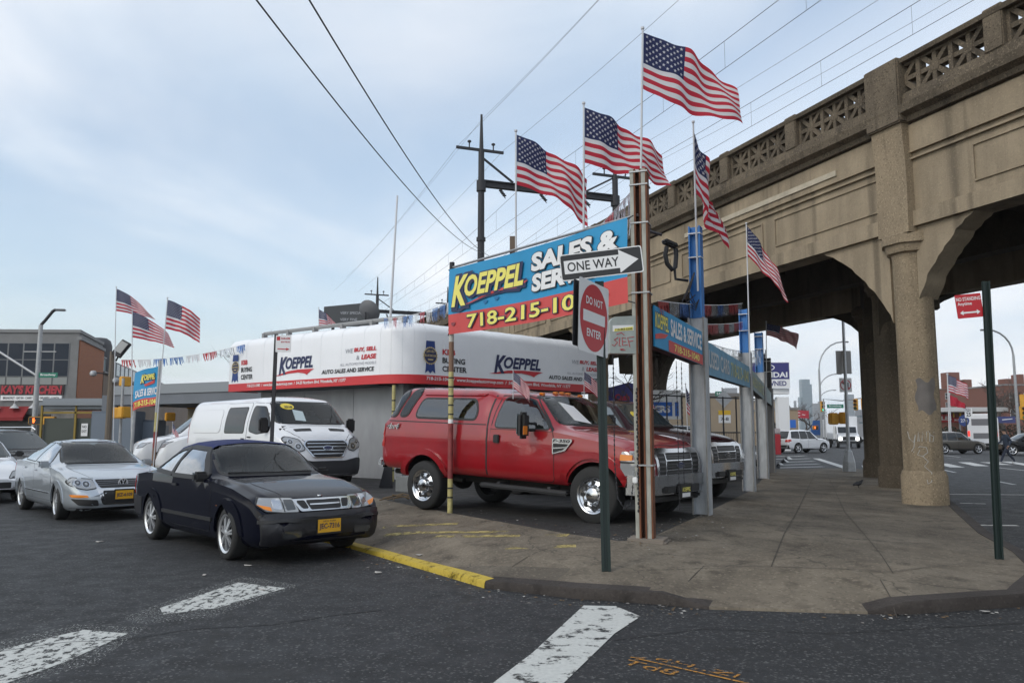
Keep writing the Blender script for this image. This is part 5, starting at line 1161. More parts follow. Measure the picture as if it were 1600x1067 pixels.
for x, w in ((-.085, .05), (.06, .058)): q.box((x, 0, 2.31), (w, .2, 4.7), bev=.004)
q.use(RUST)
for x, w in ((-.05, .02), (.021, .02), (.099, .019)): q.box((x, -.03, 2.31), (w, .16, 4.69))
q.use(mat("rust dark web", (.06, .03, .02), .9)).box((-.016, .0, 2.3), (.06, .05, 4.68)); q.build('beam', None, t)
q = MB(); q.use(GALV)
for z in (.9, 3.05, 3.95, 4.45, 4.62): q.box((0, 0, z), (.235, .225, .018))
q.build('band', None, t); q = MB(); q.use(mat("spalled footing", (.2, .17, .14), .9)).box((.02, 0, -.03), (.5, .42, .1), bev=.03); q.build('footing', None, t)
q = MB(); q.use(DKST)
for k in range(34): q.lathe([(.006, -.02), (.012, 0), (.006, .02)], (-.07 + .008 * (k % 2), -.115, .35 + k * .045), 'Z', 6)
ch = q.build('chain', None, t); q = MB(); q.use(SIGNW).box((-.10, -.13, .72), (.06, .035, .075), bev=.01); q.use(GALV).tube([(-.12, -.13, .75), (-.12, -.13, .83), (-.08, -.13, .83), (-.08, -.13, .75)], .008, 6); q.build('padlock', None, t)
for k, (b, h, bl, lb, w) in enumerate(((PO[1], 4.45, 3.0, 'nearest blue and white steel post, beside the red pickup front', .25), (PO[2], 4.1, 3.1, 'second blue and white steel post, chipped near its foot', .26), (PO[3], 4.35, 3.15, 'third blue and white steel post farther along the pavement', .30), (PO[4], 4.1, 3.0, 'farthest dark post of the row, near the crossing', .30))):
    t = thing('steel_post', lb, 'post', b, paz - PI / 2)
    lo, up = (POSTW, POSTB) if k < 3 else (mat("dark grey post paint", (.12, .12, .125), .6), DKST)
    q = MB(); hpost(q, (0, 0, -.05), bl + .05, w, .22, 0, lo, mat("dirty post edge", (.30, .29, .27), .7, var=.4, vs=6)); q.build('lower_post', None, t); q = MB(); hpost(q, (0, 0, bl), h - bl, w - .07, .16, 0, up, up); q.build('upper_post', None, t)
    for z in (h - .12, h - .5): q = MB(); q.use(SIGNW); q.box((0, 0, z), (w - .05, .19, .014)); q.build('strap', None, t)
# sign beam from post to post
BLU2 = mat("faded banner blue", (.16, .40, .60), .6, var=.35, vs=2); FYEL = mat("faded yellow", (.55, .58, .28), .6)
for k, (a, b, z0, z1, z0b, z1b, lb) in enumerate(((PO[0], PO[1], 2.69, 3.22, 2.62, 3.13, 'blue sign beam with sales and service lettering, nearest bay of the row'), (PO[1], PO[2], 2.50, 3.02, 2.60, 3.06, 'pale blue sign beam with used cars lettering between the first and second post'), (PO[2], PO[3], 2.60, 3.06, 2.58, 3.06, 'faded greenish sign beam between the second and third post'), (PO[3], PO[4], 2.58, 3.06, 2.55, 3.0, 'small faded sign beam of the farthest bay'))):
    d = (b - a); d.z = 0; ln = d.length; u = d.normalized(); nrm = V((u.y, -u.x, 0))
    t = thing('sign_beam', lb, 'sign', a); iv = MX.Translation(-a)
    o = V((a.x, a.y, 0)) + u * .17 + nrm * .10; L2 = ln - .34
    F = lambda x, y, tt=0: o + u * x + nrm * tt + V((0, 0, (z0 + (z0b - z0) * x / L2) + y * ((z1 - z0) + ((z1b - z0b) - (z1 - z0)) * x / L2)))
    q = MB(iv); q.use(DKST); q.add([F(0, .02, -.02), F(L2, .02, -.02), F(L2, .98, -.02), F(0, .98, -.02), F(0, .02, -.16), F(L2, .02, -.16), F(L2, .98, -.16), F(0, .98, -.16)], [(0, 1, 2, 3), (4, 5, 6, 7), (0, 1, 5, 4), (2, 3, 7, 6), (1, 2, 6, 5), (0, 3, 7, 4)]); q.build('beam', None, t)
    q = MB(iv); q.use(SKYB if k == 0 else BLU2 if k == 1 else mat("bleached sign", (.30, .42, .44), .6, var=.3, vs=2)); q.add([F(0, 0, .006), F(L2, 0, .006), F(L2, 1, .006), F(0, 1, .006), F(0, 0, -.015), F(L2, 0, -.015), F(L2, 1, -.015), F(0, 1, -.015)], [(0, 1, 2, 3), (4, 5, 6, 7), (0, 1, 5, 4), (2, 3, 7, 6), (1, 2, 6, 5), (0, 3, 7, 4)])
    if k == 0: q.use(BRED); q.add([F(.25 * L2, 0, .010), F(L2, 0, .010), F(L2, .3, .010), F(.25 * L2, .3, .010)], [(0, 1, 2, 3)]); q.add([F(0, .18, .013), F(.18 * L2, .3, .013), F(.24 * L2, .42, .013), F(.1 * L2, .38, .013), F(0, .3, .013)], [(0, 1, 2, 3, 4)])
    q.build('panel', None, t)
    q = MB(iv); G_ = lambda x, y, tt: F(x * L2, y, tt)
    if k == 0:
        q.use(NAVY); text(q, "KOEPPEL", -.0, .46, .26, .42, lambda x, y, tt: G_(x, y, .011), .05, .2); q.use(YEL); text(q, "KOEPPEL", .0, .47, .25, .38, lambda x, y, tt: G_(x, y, .014), .02, .2)
        q.use(SIGNW); text(q, "SALES & SERVICE", .29, .42, .68, .46, lambda x, y, tt: G_(x, y, .014), .03); q.use(YEL); text(q, "718-215-1040", .36, .06, .55, .19, lambda x, y, tt: G_(x, y, .014), .02)
    elif k == 1: q.use(mat("bleached white", (.62, .66, .68), .6)); text(q, "USED CARS", .02, .22, .40, .55, lambda x, y, tt: G_(x, y, .014), .02); q.use(FYEL); text(q, "718-215-1040", .46, .20, .50, .55, lambda x, y, tt: G_(x, y, .014), .02)
    elif k == 2: q.use(FYEL); text(q, "SALES & SERVICE", .05, .2, .9, .55, lambda x, y, tt: G_(x, y, .014), .02)
    if q.v: q.build('lettering', None, t)
# chains hanging at the bay
for px, Y, z0, z1, lb in ((1058, 11.2, .55, 2.6, 'thin chain hanging beside the pickup bonnet, left of its twin'), (1066, 11.4, .9, 2.6, 'thin chain hanging beside the pickup bonnet, nearer the first post')):
    q = MB(); x = xat(px, Y, 2); q.tube([(x, Y, z1), (x, Y, z0)], .004, 5)
    for k in range(int((z1 - z0) / .07)): q.lathe([(.004, -.025), (.009, 0), (.004, .025)], (x, Y, z0 + k * .07), 'Z', 6)
    tag(q.build('chain', DKST), lb, 'chain')
q = MB(); q.tube(catenary(V((1.50, 9.98, 2.0)), V((1.28, 10.45, 1.0)), .5, 12) , .012, 5); q.v = []; q.f = []; q.m = []
c0, c1_ = V((1.46, 10.02, 2.6)), V((1.42, 10.1, 1.05)); pts = [V((1.30, 10.2, 2.66)), V((1.30, 10.2, 1.2)), V((1.33, 10.17, .78)), V((1.40, 10.1, .66)), V((1.47, 10.02, .72)), V((1.50, 9.98, 1.0))]
q.tube(pts, .005, 5)
for a, b in zip(pts, pts[1:]):
    n = max(1, int((b - a).length / .06))
    for k in range(n): q.lathe([(.005, -.02), (.011, 0), (.005, .02)], a.lerp(b, k / n), 'Z', 6)
tag(q.build('chain', DKST), 'looped rusty chain hanging from the sign beam by the pickup front wheel', 'chain')
# striped pole
SP = on(703, 801, .3); t = thing('striped_pole', 'yellow and red banded pipe holding the left edge of the banner', 'pole', SP); q = MB(); zs = [0, .55, 1.45, 1.52, 2.3, 2.8, 3.0, 4.15]; cm = [mat("chipped yellow pipe", (.55, .48, .20), .6, var=.4, vs=9), mat("chipped red pipe", (.30, .05, .05), .6, var=.5, vs=9), SIGNW, mat("chipped yellow pipe", (.5,) * 3), mat("banded rust", (.20, .12, .08), .8), mat("pale pipe", (.45, .44, .40), .6), DKST]
for a, b, m_ in zip(zs, zs[1:], cm): q.use(m_); q.tube([(0, 0, a), (0, 0, b)], .043, 12)
for z in (.25, .4, 1.6, 1.75, 1.9, 2.05, 2.2): q.use(BLK); q.lathe([(.045, -.012), (.047, 0), (.045, .012)], (0, 0, z), 'Z', 12)
q.build('pipe', None, t, smooth=40)
q = MB(); q.use(GALV).lathe([(.05, -.03), (.06, 0), (.05, .03)], (0, 0, 3.0), 'Z', 12); q.build('collar', None, t)
# ------------------------------------------------------------------ the big banner
BL, BR = V((SP.x, SP.y, 0)), V((PO[0].x - .14, PO[0].y - .06, 0)); bu = (BR - BL); BW = bu.length; BF = Fr(BL + V((0, 0, 3.22)), bu); BF.o = BF.o - BF.n * -.055; BH = 1.10
def bw_(x, y): return .014 * sin(x * 1.9 + .4) * sin(PI * y / BH * .9 + .2) + .006 * sin(x * 5 + y * 3)
bf = lambda x, y, tt=0: BF.p(x, y - .035 * sin(PI * x / BW), tt + bw_(x, y))
t = thing('sales_banner', 'big blue and red vinyl banner stretched between the striped pole and the rusty beam', 'banner', BL + V((0, 0, 3.22))); iv = MX.Translation(-(BL + V((0, 0, 3.22))))
q = MB(iv); nx, ny = 60, 20
for m_, j0, j1 in ((BRED, 0, 6), (SKYB, 6, 20)):
    q.use(m_)
    for j in range(j0, j1):
        for i in range(nx): q.add([bf(BW * (i + a) / nx, BH * (j + b) / ny) for a, b in ((0, 0), (1, 0), (1, 1), (0, 1))], [(0, 1, 2, 3)])
q.build('vinyl', None, t, norm=False)
def sw(q, pl, m_, off): q.use(m_); q.flat([(x * BW, y * BH) for x, y in pl], lambda a, b: bf(a, b, off))
LO = .022
q = MB(iv); B2 = lambda off: (lambda x, y, tt: bf(x, y, off))
sk = lambda off, f: (lambda x, y, tt: bf(x, y + (x - .1) * f, off))
sw(q, [(.02, .34), (.10, .375), (.25, .475), (.40, .53), (.505, .545), (.475, .50), (.465, .45), (.38, .475), (.28, .46), (.16, .40), (.14, .36), (.09, .31)], NAVY, LO)
sw(q, [(.115, .40), (.2, .46), (.30, .525), (.40, .56), (.515, .575), (.465, .50), (.36, .51), (.26, .475), (.17, .42)], BRED, LO + .004)
def logo(q, fn, off, x, y, w, h, c_edge, c_face, dark=None, kdrop=.28, edge=.03):
    """K with a long leg, then the smaller italic capitals"""
    for m_, g_, o_, dx, dy in (((dark, edge * 2.0, off, .018, -.03),) if dark else ()) + (((c_edge, edge, off + .004, 0, 0),) if c_edge else ()) + ((c_face, 0, off + .008, 0, 0),):
        q.use(m_); text(q, "K", x + dx * w, y - h * kdrop + dy * h, w * .25, h * (1 + kdrop), lambda a, b, tt: fn(a, b, o_), .035, .25, grow_by=g_)
        text(q, "OEPPEL", x + w * .20 + dx * w, y + dy * h, w * .80, h * .92, lambda a, b, tt: fn(a, b, o_), .035, .25, grow_by=g_)
logo(q, lambda a, b, o_: bf(a, b, o_), LO + .004, .035 * BW, .52 * BH, .455 * BW, .34 * BH, NAVY, YEL, NAVY, .36, .035); q.build('logo', None, t, norm=False)
q = MB(iv)
for s_, x, y, w, h in (("SALES &", .535, .665, .43, .245), ("SERVICE", .535, .395, .40, .235)):
    q.use(INK); text(q, s_, x * BW, y * BH, w * BW, h * BH, B2(LO), .05, .08, grow_by=.035); q.use(SIGNW); text(q, s_, x * BW, y * BH, w * BW, h * BH, B2(LO + .004), .05, .08)
q.use(NAVY); text(q, "718-215-1040", .14 * BW, .055 * BH, .76 * BW, .20 * BH, B2(LO), .03, 0, grow_by=.03); q.use(YEL); text(q, "718-215-1040", .14 * BW, .055 * BH, .76 * BW, .20 * BH, B2(LO + .004), .02); q.build('lettering', None, t, norm=False)
for x, y in ((.04, .17), (.55, .24), (.905, .16)):
    q = MB(iv); q.use(mat("banner slit shade", (.25, .05, .06), .6)); q.flat([((x + .016 * cos(R(a))) * BW, (y - .05 * sin(R(a))) * BH) for a in range(0, 181, 15)], lambda a, b: bf(a, b, .012)); q.build('wind_slit', None, t, norm=False)
for x, y in ((.26, .42), (.33, .44)): q = MB(iv); q.use(mat("banner blue slit", (.012, .16, .36), .6)); q.flat([((x + .014 * cos(R(a))) * BW, (y - .05 * sin(R(a))) * BH) for a in range(0, 181, 15)], lambda a, b: bf(a, b, .014)); q.build('wind_slit', None, t, norm=False)
q = MB(iv); 
for x in (0, BW): 
    for y in (.02, BH - .02): q.tube([bf(x, y), BF.p(x + (.08 if x else -.06), y + (.03 if y > .5 else -.03), -.03)], .008, 5)
q.build('tie', DKST, t)
q = MB(); a, b = BL + V((0, 0, 4.36)), BR + V((.1, 0, 4.36)); q.tube([a, b], .02, 8); tag(q.build('banner_rail', GALV), 'thin steel rail along the top edge of the big banner', 'rail')
q = MB(); p = V((xat(801, 12.0, 4.3), 12.08, 4.0)); q.box(p + V((0, 0, .3)), (.09, .09, .62)); tag(q.build('wooden_stub', mat("old timber", (.16, .12, .09), .9)), 'short wooden stub poking up behind the banner top', 'stub')
# electric box with a sticker and a red tag
EX = PO[0] + V((-.40, .12, 0)); ef = Fr(V((xat(953, 9.9, 2.9), 9.88, 2.58)), (1, .12, 0)); EBW, EBH = .36, .48
t = thing('electrical_box', 'grey metal electrical box with a sticker and red graffiti on the corner beam', 'electrical box', ef.o); iv = MX.Translation(-ef.o)
q = MB(iv); q.use(mat("grey green box paint", (.36, .40, .38), .5, var=.2, vs=6)); q.prism(rnd([(0, 0), (EBW, 0), (EBW, EBH), (.05, EBH - .02), (0, EBH - .08)], .01), ef.p, -.16, 0); q.build('case', None, t)
q = MB(iv); q.use(SIGNW); q.flat([(.03, .27), (.30, .29), (.30, .36), (.03, .35)], lambda a, b: ef.p(a, b, .003)); q.use(YEL); q.flat([(.05, .275), (.29, .295), (.29, .34), (.05, .305)], lambda a, b: ef.p(a, b, .006)); q.use(INK); text(q, "718-803-0300", .06, .28, .22, .025, lambda x, y, tt: ef.p(x, y + x * .07, .009), .02); q.build('sticker', None, t, norm=False)
q = MB(iv)
for st in ([(.10, .20), (.05, .17), (.09, .14), (.05, .09), (.02, .11)], [(.12, .20), (.11, .10), (.13, .09)], [(.20, .19), (.15, .20), (.155, .10), (.22, .11)], [(.155, .15), (.20, .15)], [(.30, .21), (.22, .20), (.25, .08)], [(.24, .15), (.29, .16)], [(.08, .24), (.14, .26), (.18, .23)], [(.12, .05), (.17, .06), (.13, .04), (.19, .04)]): q.tube([ef.p(x, y, .003) for x, y in st], .0045, 5)
q.build('graffiti', mat("red marker", (.50, .03, .04), .6), t)
# floodlight and its conduit on the first post
t = thing('floodlight', 'black floodlight with dangling cables between the corner beam and the blue post', 'floodlight', PO[1] + V((-.35, -.1, 3.9))); q = MB(); q.T = MX.Rotation(R(20), 4, 'Z') @ MX.Scale(.72, 4)
q.use(BLK); q.box((-.12, 0, .35), (.34, .2, .10), M=MX.Rotation(R(18), 4, 'Y'), bev=.03); q.tube([(-.2, 0, .28), (-.24, 0, .1), (-.2, 0, -.1), (-.08, 0, -.22), (0, 0, -.16), (.03, 0, .1), (.02, 0, .26)], .05, 8); q.tube([(-.02, 0, -.2), (.0, 0, -.42), (.34, .06, -.42)], .03, 8); q.build('lamp_head', None, t, smooth=40)
q = MB(); 
for k in range(4): q.tube([(.3, .02 * k, -.2), (.2 - .04 * k, -.05, -.5 - .06 * k), (.3, 0, -.7 - .03 * k), (.36, .02, -.62)], .008, 5)
q.tube([(.3, 0, -.55), (-.3, -.3, -1.1), (-.9, -.8, -1.6)], .008, 5); q.build('cable', DKST, t)
q = MB(); q.tube([(-.2, 0, .4), (-.42, .1, .5)], .025, 6); q.box((-.42, .1, .52), (.14, .06, .07), bev=.01); q.build('bracket', DKST, t)
# ------------------------------------------------------------------ street signs in front
SG = on(947, 892, .16); st_top = dpt(936, 440, 8.75)
t = thing('sign_post', 'leaning green steel sign post at the corner kerb', 'post', SG); q = MB(); d = st_top - SG; n_ = d.normalized()
for s in (-1, 1): q.beam(V((s * .024, 0, 0)), V((s * .024, 0, 0)) + d, .012, .045, up=(1, 0, 0))
q.beam(V((0, .018, 0)), V((0, .018, 0)) + d, .012, .05, up=(0, 1, 0)); q.beam(V((-.034, -.02, 0)), V((-.034, -.02, 0)) + d, .03, .006, up=(0, 1, 0)); q.beam(V((.034, -.02, 0)), V((.034, -.02, 0)) + d, .03, .006, up=(0, 1, 0)); q.build('channel', GREEN, t)
def plate_sign(mb, F_, pl, t0, t1, m_, back=GALV): mb.use(back); mb.prism(pl, F_.p, t0, t1 - .002); mb.use(m_); mb.flat(pl, lambda a, b: F_.p(a, b, t1))
oz = hz_at(413, 8.7); of = Fr(V((xat(939, 8.68, oz), 8.66, oz)), V((1, .0, .10)).normalized() + V((0, -.12, 0)), (0, 0, 1)); W2, H2 = .455, .15
t = thing('one_way_sign', 'black one way sign with a white arrow pointing right', 'sign', of.o); iv = MX.Translation(-of.o); q = MB(iv)
plate_sign(q, of, rnd(rect(-W2, -H2 - .0, W2, H2), .03), -.004, .0, SIGNW); q.use(INK); q.flat(rnd(rect(-W2 + .012, -H2 + .012, W2 - .012, H2 - .012), .025), lambda a, b: of.p(a, b, .002)); q.build('panel', None, t, norm=False)
q = MB(iv); q.use(SIGNW); q.flat([(-.41, -.075), (.20, -.075), (.20, -.13), (.41, 0), (.20, .13), (.20, .075), (-.41, .075)], lambda a, b: of.p(a, b, .004)); q.build('arrow', None, t, norm=False)
q = MB(iv); q.use(INK); text(q, "ONE WAY", -.375, -.052, .57, .105, lambda a, b, tt: of.p(a, b, .006), .012); q.build('lettering', None, t, norm=False)
q = MB(iv); q.use(GALV)
for y in (-.1, .1): q.lathe([(.001, .008), (.012, .006), (.014, .002)], of.p(0, y, 0), 'Y', 8)
q.build('bolt', None, t)
df = Fr(V((xat(929, 8.62, 3), 8.60, hz_at(500, 8.62))), V((.55, .83, -.06)), (.0, 0, 1)); df.o += df.n * .075 - V((.085, .075, 0)); hw = .34
t = thing('do_not_enter_sign', 'turned red and white do not enter sign on the green post', 'sign', df.o); iv = MX.Translation(-df.o); q = MB(iv); plate_sign(q, df, rnd(rect(-hw, -.39, hw, .39), .03), -.004, 0, SIGNW); q.build('panel', None, t, norm=False)
q = MB(iv); q.use(RED); q.flat(oval(0, 0, .315, .365, 48), lambda a, b: df.p(a, b, .002)); q.use(SIGNW); q.flat(rect(-.25, -.06, .25, .06), lambda a, b: df.p(a, b, .004)); q.build('disc', None, t, norm=False)
q = MB(iv); q.use(SIGNW); text(q, "DO NOT", -.19, .13, .38, .085, lambda a, b, tt: df.p(a, b, .005), .02); text(q, "ENTER", -.165, -.215, .33, .085, lambda a, b, tt: df.p(a, b, .005), .02); q.build('lettering', None, t, norm=False)
bf2 = Fr(df.o - df.n * .05 - df.u * .05, df.u, (0, 0, 1)); t = thing('square_sign', 'dark edge of a second square sign mounted behind the do not enter sign', 'sign', bf2.o); iv = MX.Translation(-bf2.o); q = MB(iv); q.use(DKST); q.prism(rnd(rect(-.32, -.34, .30, .36), .03), bf2.p, -.004, .004); q.build('panel', None, t)
NS = on(1560, 873, .15); nt_ = dpt(1539, 440, 9.55); t = thing('sign_post', 'dark green steel sign post standing at right by the avenue kerb', 'post', NS); q = MB(); d = nt_ - NS
q.beam(V((0, .02, 0)), V((0, .02, 0)) + d, .012, .04, up=(0, 1, 0))
for s in (-1, 1): q.beam(V((s * .022, -.005, 0)), V((s * .022, -.005, 0)) + d, .008, .05, up=(1, 0, 0)); q.beam(V((s * .032, -.03, 0)), V((s * .032, -.03, 0)) + d, .02, .006, up=(0, 1, 0))
q.build('channel', GREEN, t)
nf = Fr(dpt(1514, 478, 9.55), V((1, -.05, .09)), (0, 0, 1)); t = thing('no_standing_sign', 'small red no standing anytime sign with a double arrow', 'sign', nf.o); iv = MX.Translation(-nf.o); q = MB(iv); plate_sign(q, nf, rnd(rect(-.155, -.145, .155, .145), .012), -.003, 0, RED); q.build('panel', None, t, norm=False)
q = MB(iv); q.use(SIGNW); text(q, "NO STANDING", -.145, .065, .29, .045, lambda a, b, tt: nf.p(a, b, .002), .02); text(q, "Anytime", -.135, .0, .17, .05, lambda a, b, tt: nf.p(a, b, .002), .02); q.flat([(-.12, -.08), (-.08, -.05), (-.08, -.07), (.08, -.07), (.08, -.05), (.12, -.08), (.08, -.11), (.08, -.09), (-.08, -.09), (-.08, -.11)], lambda a, b: nf.p(a, b, .002)); q.build('lettering', None, t, norm=False)
PB = V((xat(421, 16.8, .3), 16.8, gz(xat(421, 16.8, .3), 16.8))); pt = dpt(432, 522, 16.8); t = thing('sign_post', 'slim dark sign post standing in front of the white van', 'post', PB); q = MB(); q.beam((0, 0, 0), pt - PB, .07, .05, up=(0, 1, 0)); q.build('channel', DKST, t)
pf = Fr(dpt(443, 537, 16.75), (1, .12, .0)); t = thing('parking_sign', 'small white parking regulation sign with red writing beside the white van', 'sign', pf.o); iv = MX.Translation(-pf.o); q = MB(iv); plate_sign(q, pf, rnd(rect(-.16, -.18, .16, .18), .02), -.003, 0, SIGNW); q.use(RED); q.flat(rect(-.14, .07, -.07, .15), lambda a, b: pf.p(a, b, .002)); text(q, "8AM-6PM", -.05, .09, .18, .045, lambda a, b, tt: pf.p(a, b, .003), .02); text(q, "MON THRU FRI", -.05, .02, .18, .035, lambda a, b, tt: pf.p(a, b, .003), .02); q.flat([(-.12, -.10), (.06, -.105), (.06, -.085), (.13, -.115), (.06, -.145), (.06, -.125), (-.12, -.12)], lambda a, b: pf.p(a, b, .003)); q.build('panel', None, t, norm=False)
# ------------------------------------------------------------------ bunting
SILVR = mat("silver tinsel", (.55, .56, .58), .25, .8); BUB = mat("blue tinsel", (.03, .14, .42), .35, .2); BUR = mat("red tinsel", (.45, .02, .03), .35, .2); BUW = mat("white tinsel", (.68, .68, .7), .4)
def bunting(label, a, b, sag, ln, seq, seed, block=.5, gap=.12, wind=.35, den=.022):
    rr = random.Random(seed); P = catenary(a, b, sag, 30); tot = (V(b) - V(a)).length; q = MB(); q.use(SIGNW); q.tube(P, .006, 4); d = (V(b) - V(a)).normalized(); s = 0; k = 0
    while s < tot - .05:
        q.use(seq[k % len(seq)]); e = min(s + block, tot)
        while s < e:
            f = s / tot * 30; i = min(int(f), 29); p = P[i].lerp(P[i + 1], f - i); l_ = ln * rr.uniform(.7, 1.1); w = den * .8
            o = V((rr.uniform(-.3, .3), rr.uniform(-.5, .5), 0)) * l_ * .5 + d * l_ * rr.uniform(.0, wind); m_ = p + o * .4 - V((0, 0, l_ * .5)); en = p + o - V((0, 0, l_ * .95))
            q.add([p, p + d * w, m_ + d * w, m_, en + d * w * .8, en], [(0, 1, 2, 3), (3, 2, 4, 5)]); s += den
        s += gap; k += 1
    return tag(q.build('bunting', None, norm=False), label, 'bunting', None)
bunting('string of red white and blue fringed bunting from the far pole to the awning', dpt(190, 562, 26), dpt(382, 538, 26.2), .15, .27, [BUR, BUW, BUB, BUB, BUW, BUR, SILVR, BUB, SILVR, BUR, SILVR], 3, .42, .10, .3, .03)
bunting('faint bunting running over the awning roof to the big banner', dpt(600, 497, 21.8), dpt(712, 468, 16), .1, .3, [BUB, BUW, BUR, BUW, BUB], 5, .4, .1)
bunting('thick silver and red tinsel garland running up to the corner beam top', dpt(880, 398, 15), dpt(1004, 278, 10.4), .1, .62, [SILVR, BUR, SILVR, SILVR, BUR], 6, .45, .0, -.1, .034)
bunting('upper fringed garland under the viaduct, right of the first blue post', dpt(1028, 470, 10.2), dpt(1160, 474, 17.6), .05, .22, [BUR, SILVR, BUB, SILVR, BUR], 8, .62, .05, .3, .014)
bunting('lower fringed garland under the viaduct, ending at the second blue post', dpt(1034, 500, 11.0), dpt(1160, 503, 18.0), .06, .2, [BUR, BUR, SILVR, BUR, SILVR], 9, .6, .05, .3, .014)
bunting('dark garland between the second and third blue posts', dpt(1098, 532, 12.4), dpt(1190, 545, 24), .12, .26, [SILVR, INK, BUW], 10, .5, .08, .1, .025)
bunting('lower dark garland sagging behind the pale blue sign beam', dpt(1104, 545, 12.6), dpt(1192, 556, 24.5), .1, .24, [INK, SILVR, BUW], 12, .4, .1, .1, .025)
# ------------------------------------------------------------------ cars in view
vehicle(SAAB, 'convertible', 'dark navy convertible with a blue cloth top, standing nearest the camera', 'car', (-3.90, 11.90, 0), R(-47.0), None, 1.04)
vehicle(PASS, 'saloon_car', 'silver saloon with an amber number plate behind the convertible', 'car', (-8.73, 16.59, 0), R(-46.8))
TRK = vehicle(truck_spec(REDP, True, rake=R(2.2)), 'pickup_truck', 'bright red pickup with a red cap over its bed parked under the banner', 'pickup', (.44, 13.40, .30), R(-40))
vehicle(truck_spec(DRED, False, rake=R(1.0), badge="GMC", sticker=1), 'pickup_truck', 'dark maroon pickup with a big chrome grille behind the first blue post', 'pickup', (2.05, 16.75, .29), R(-40))
vehicle(van_spec(WHP, sticker=1), 'panel_van', 'white panel van with a yellow sticker on its windscreen', 'van', (-5.95, 19.85, .30), R(-47), None, 1.03)
vehicle(suv_spec(BLKP, H=1.68, plate=None, gr=(.66, .9, .42)), 'parked_car', 'black car with bright alloy wheels between the first and second blue posts', 'car', (2.95, 20.5, .28), R(-40), 'cars in the lot row')
vehicle(suv_spec(BLKP, H=1.46, hood=1.0, sedan=True, gr=(.5, .75, .42)), 'parked_car', 'black saloon whose nose shows behind the second blue post', 'car', (4.3, 23.8, .27), R(-40), 'cars in the lot row')
vehicle(suv_spec(mat("graphite car paint", (.01, .01, .012), .2, 0, .3), H=1.60, gr=(.66, .86, .42)), 'parked_car', 'graphite car at the far end of the row, behind the third post', 'car', (5.8, 27.0, .25), R(-40), 'cars in the lot row')
vehicle(suv_spec(WHP, L_=4.3, H=1.95, hood=1.26, gr=(.72, 1.08, .42), wb=2.6), 'compact_van', 'white compact van facing left just beside the rear of the panel van', 'van', (-8.25, 24.0, .3), R(-160))
vehicle(suv_spec(WHP, L_=4.4, H=1.90, hood=1.2, wb=2.6), 'compact_van', 'white compact car with a slanted nose, leftmost of the white cars in the lot', 'car', (-10.5, 27.2, .3), R(-146))
vehicle(suv_spec(BLKP, L_=4.85, H=1.70, rails=ALLOY, W=.96), 'estate_car', 'black off-roader with bright roof rails passing behind the silver saloon', 'car', (-14.7, 23.4, 0), R(-24))
vehicle(suv_spec(WHP, L_=4.6, H=1.46, hood=.96, sedan=True), 'saloon_car', 'white saloon cut off by the left edge behind the silver one', 'car', (-13.35, 19.75, 0), R(-47))
p = at(1253, 707); vehicle(suv_spec(WHP, L_=4.8, H=1.82, hood=1.16, Rd=.39, W=.97, plate=(.98, "NY 4721", False), mirm=WHP), 'suv', 'white off-roader turning at the crossing beyond the pavement end', 'car', p, R(27))
p = at(1490, 708.5); vehicle(suv_spec(GRYP, L_=4.57, H=1.68), 'suv', 'brown-grey off-roader half hidden by the near viaduct column', 'car', p, R(8))
p = at(1606, 711); vehicle(suv_spec(BLKP, L_=4.6, H=1.6), 'suv', 'dark car at the right edge behind the pedestrian', 'car', p, R(172))
for px, py, P, yaw, lb in ((1296 + 62, 690, WHP, -100, 'small pale car in the far traffic beside the yellow truck'), (1345, 688.5, SILV, -98, 'small silver car in the far traffic, right of the white box truck'), (1338, 685.5, GRYP, -96, 'small grey car farthest back in the traffic'), (1128, 693, WHP, 0, 'small white car seen through the lot between the posts')):
    vehicle(suv_spec(P, H=1.55, dx=.12), 'far_car', lb, 'car', at(px, py), R(yaw), 'cars in the far traffic')
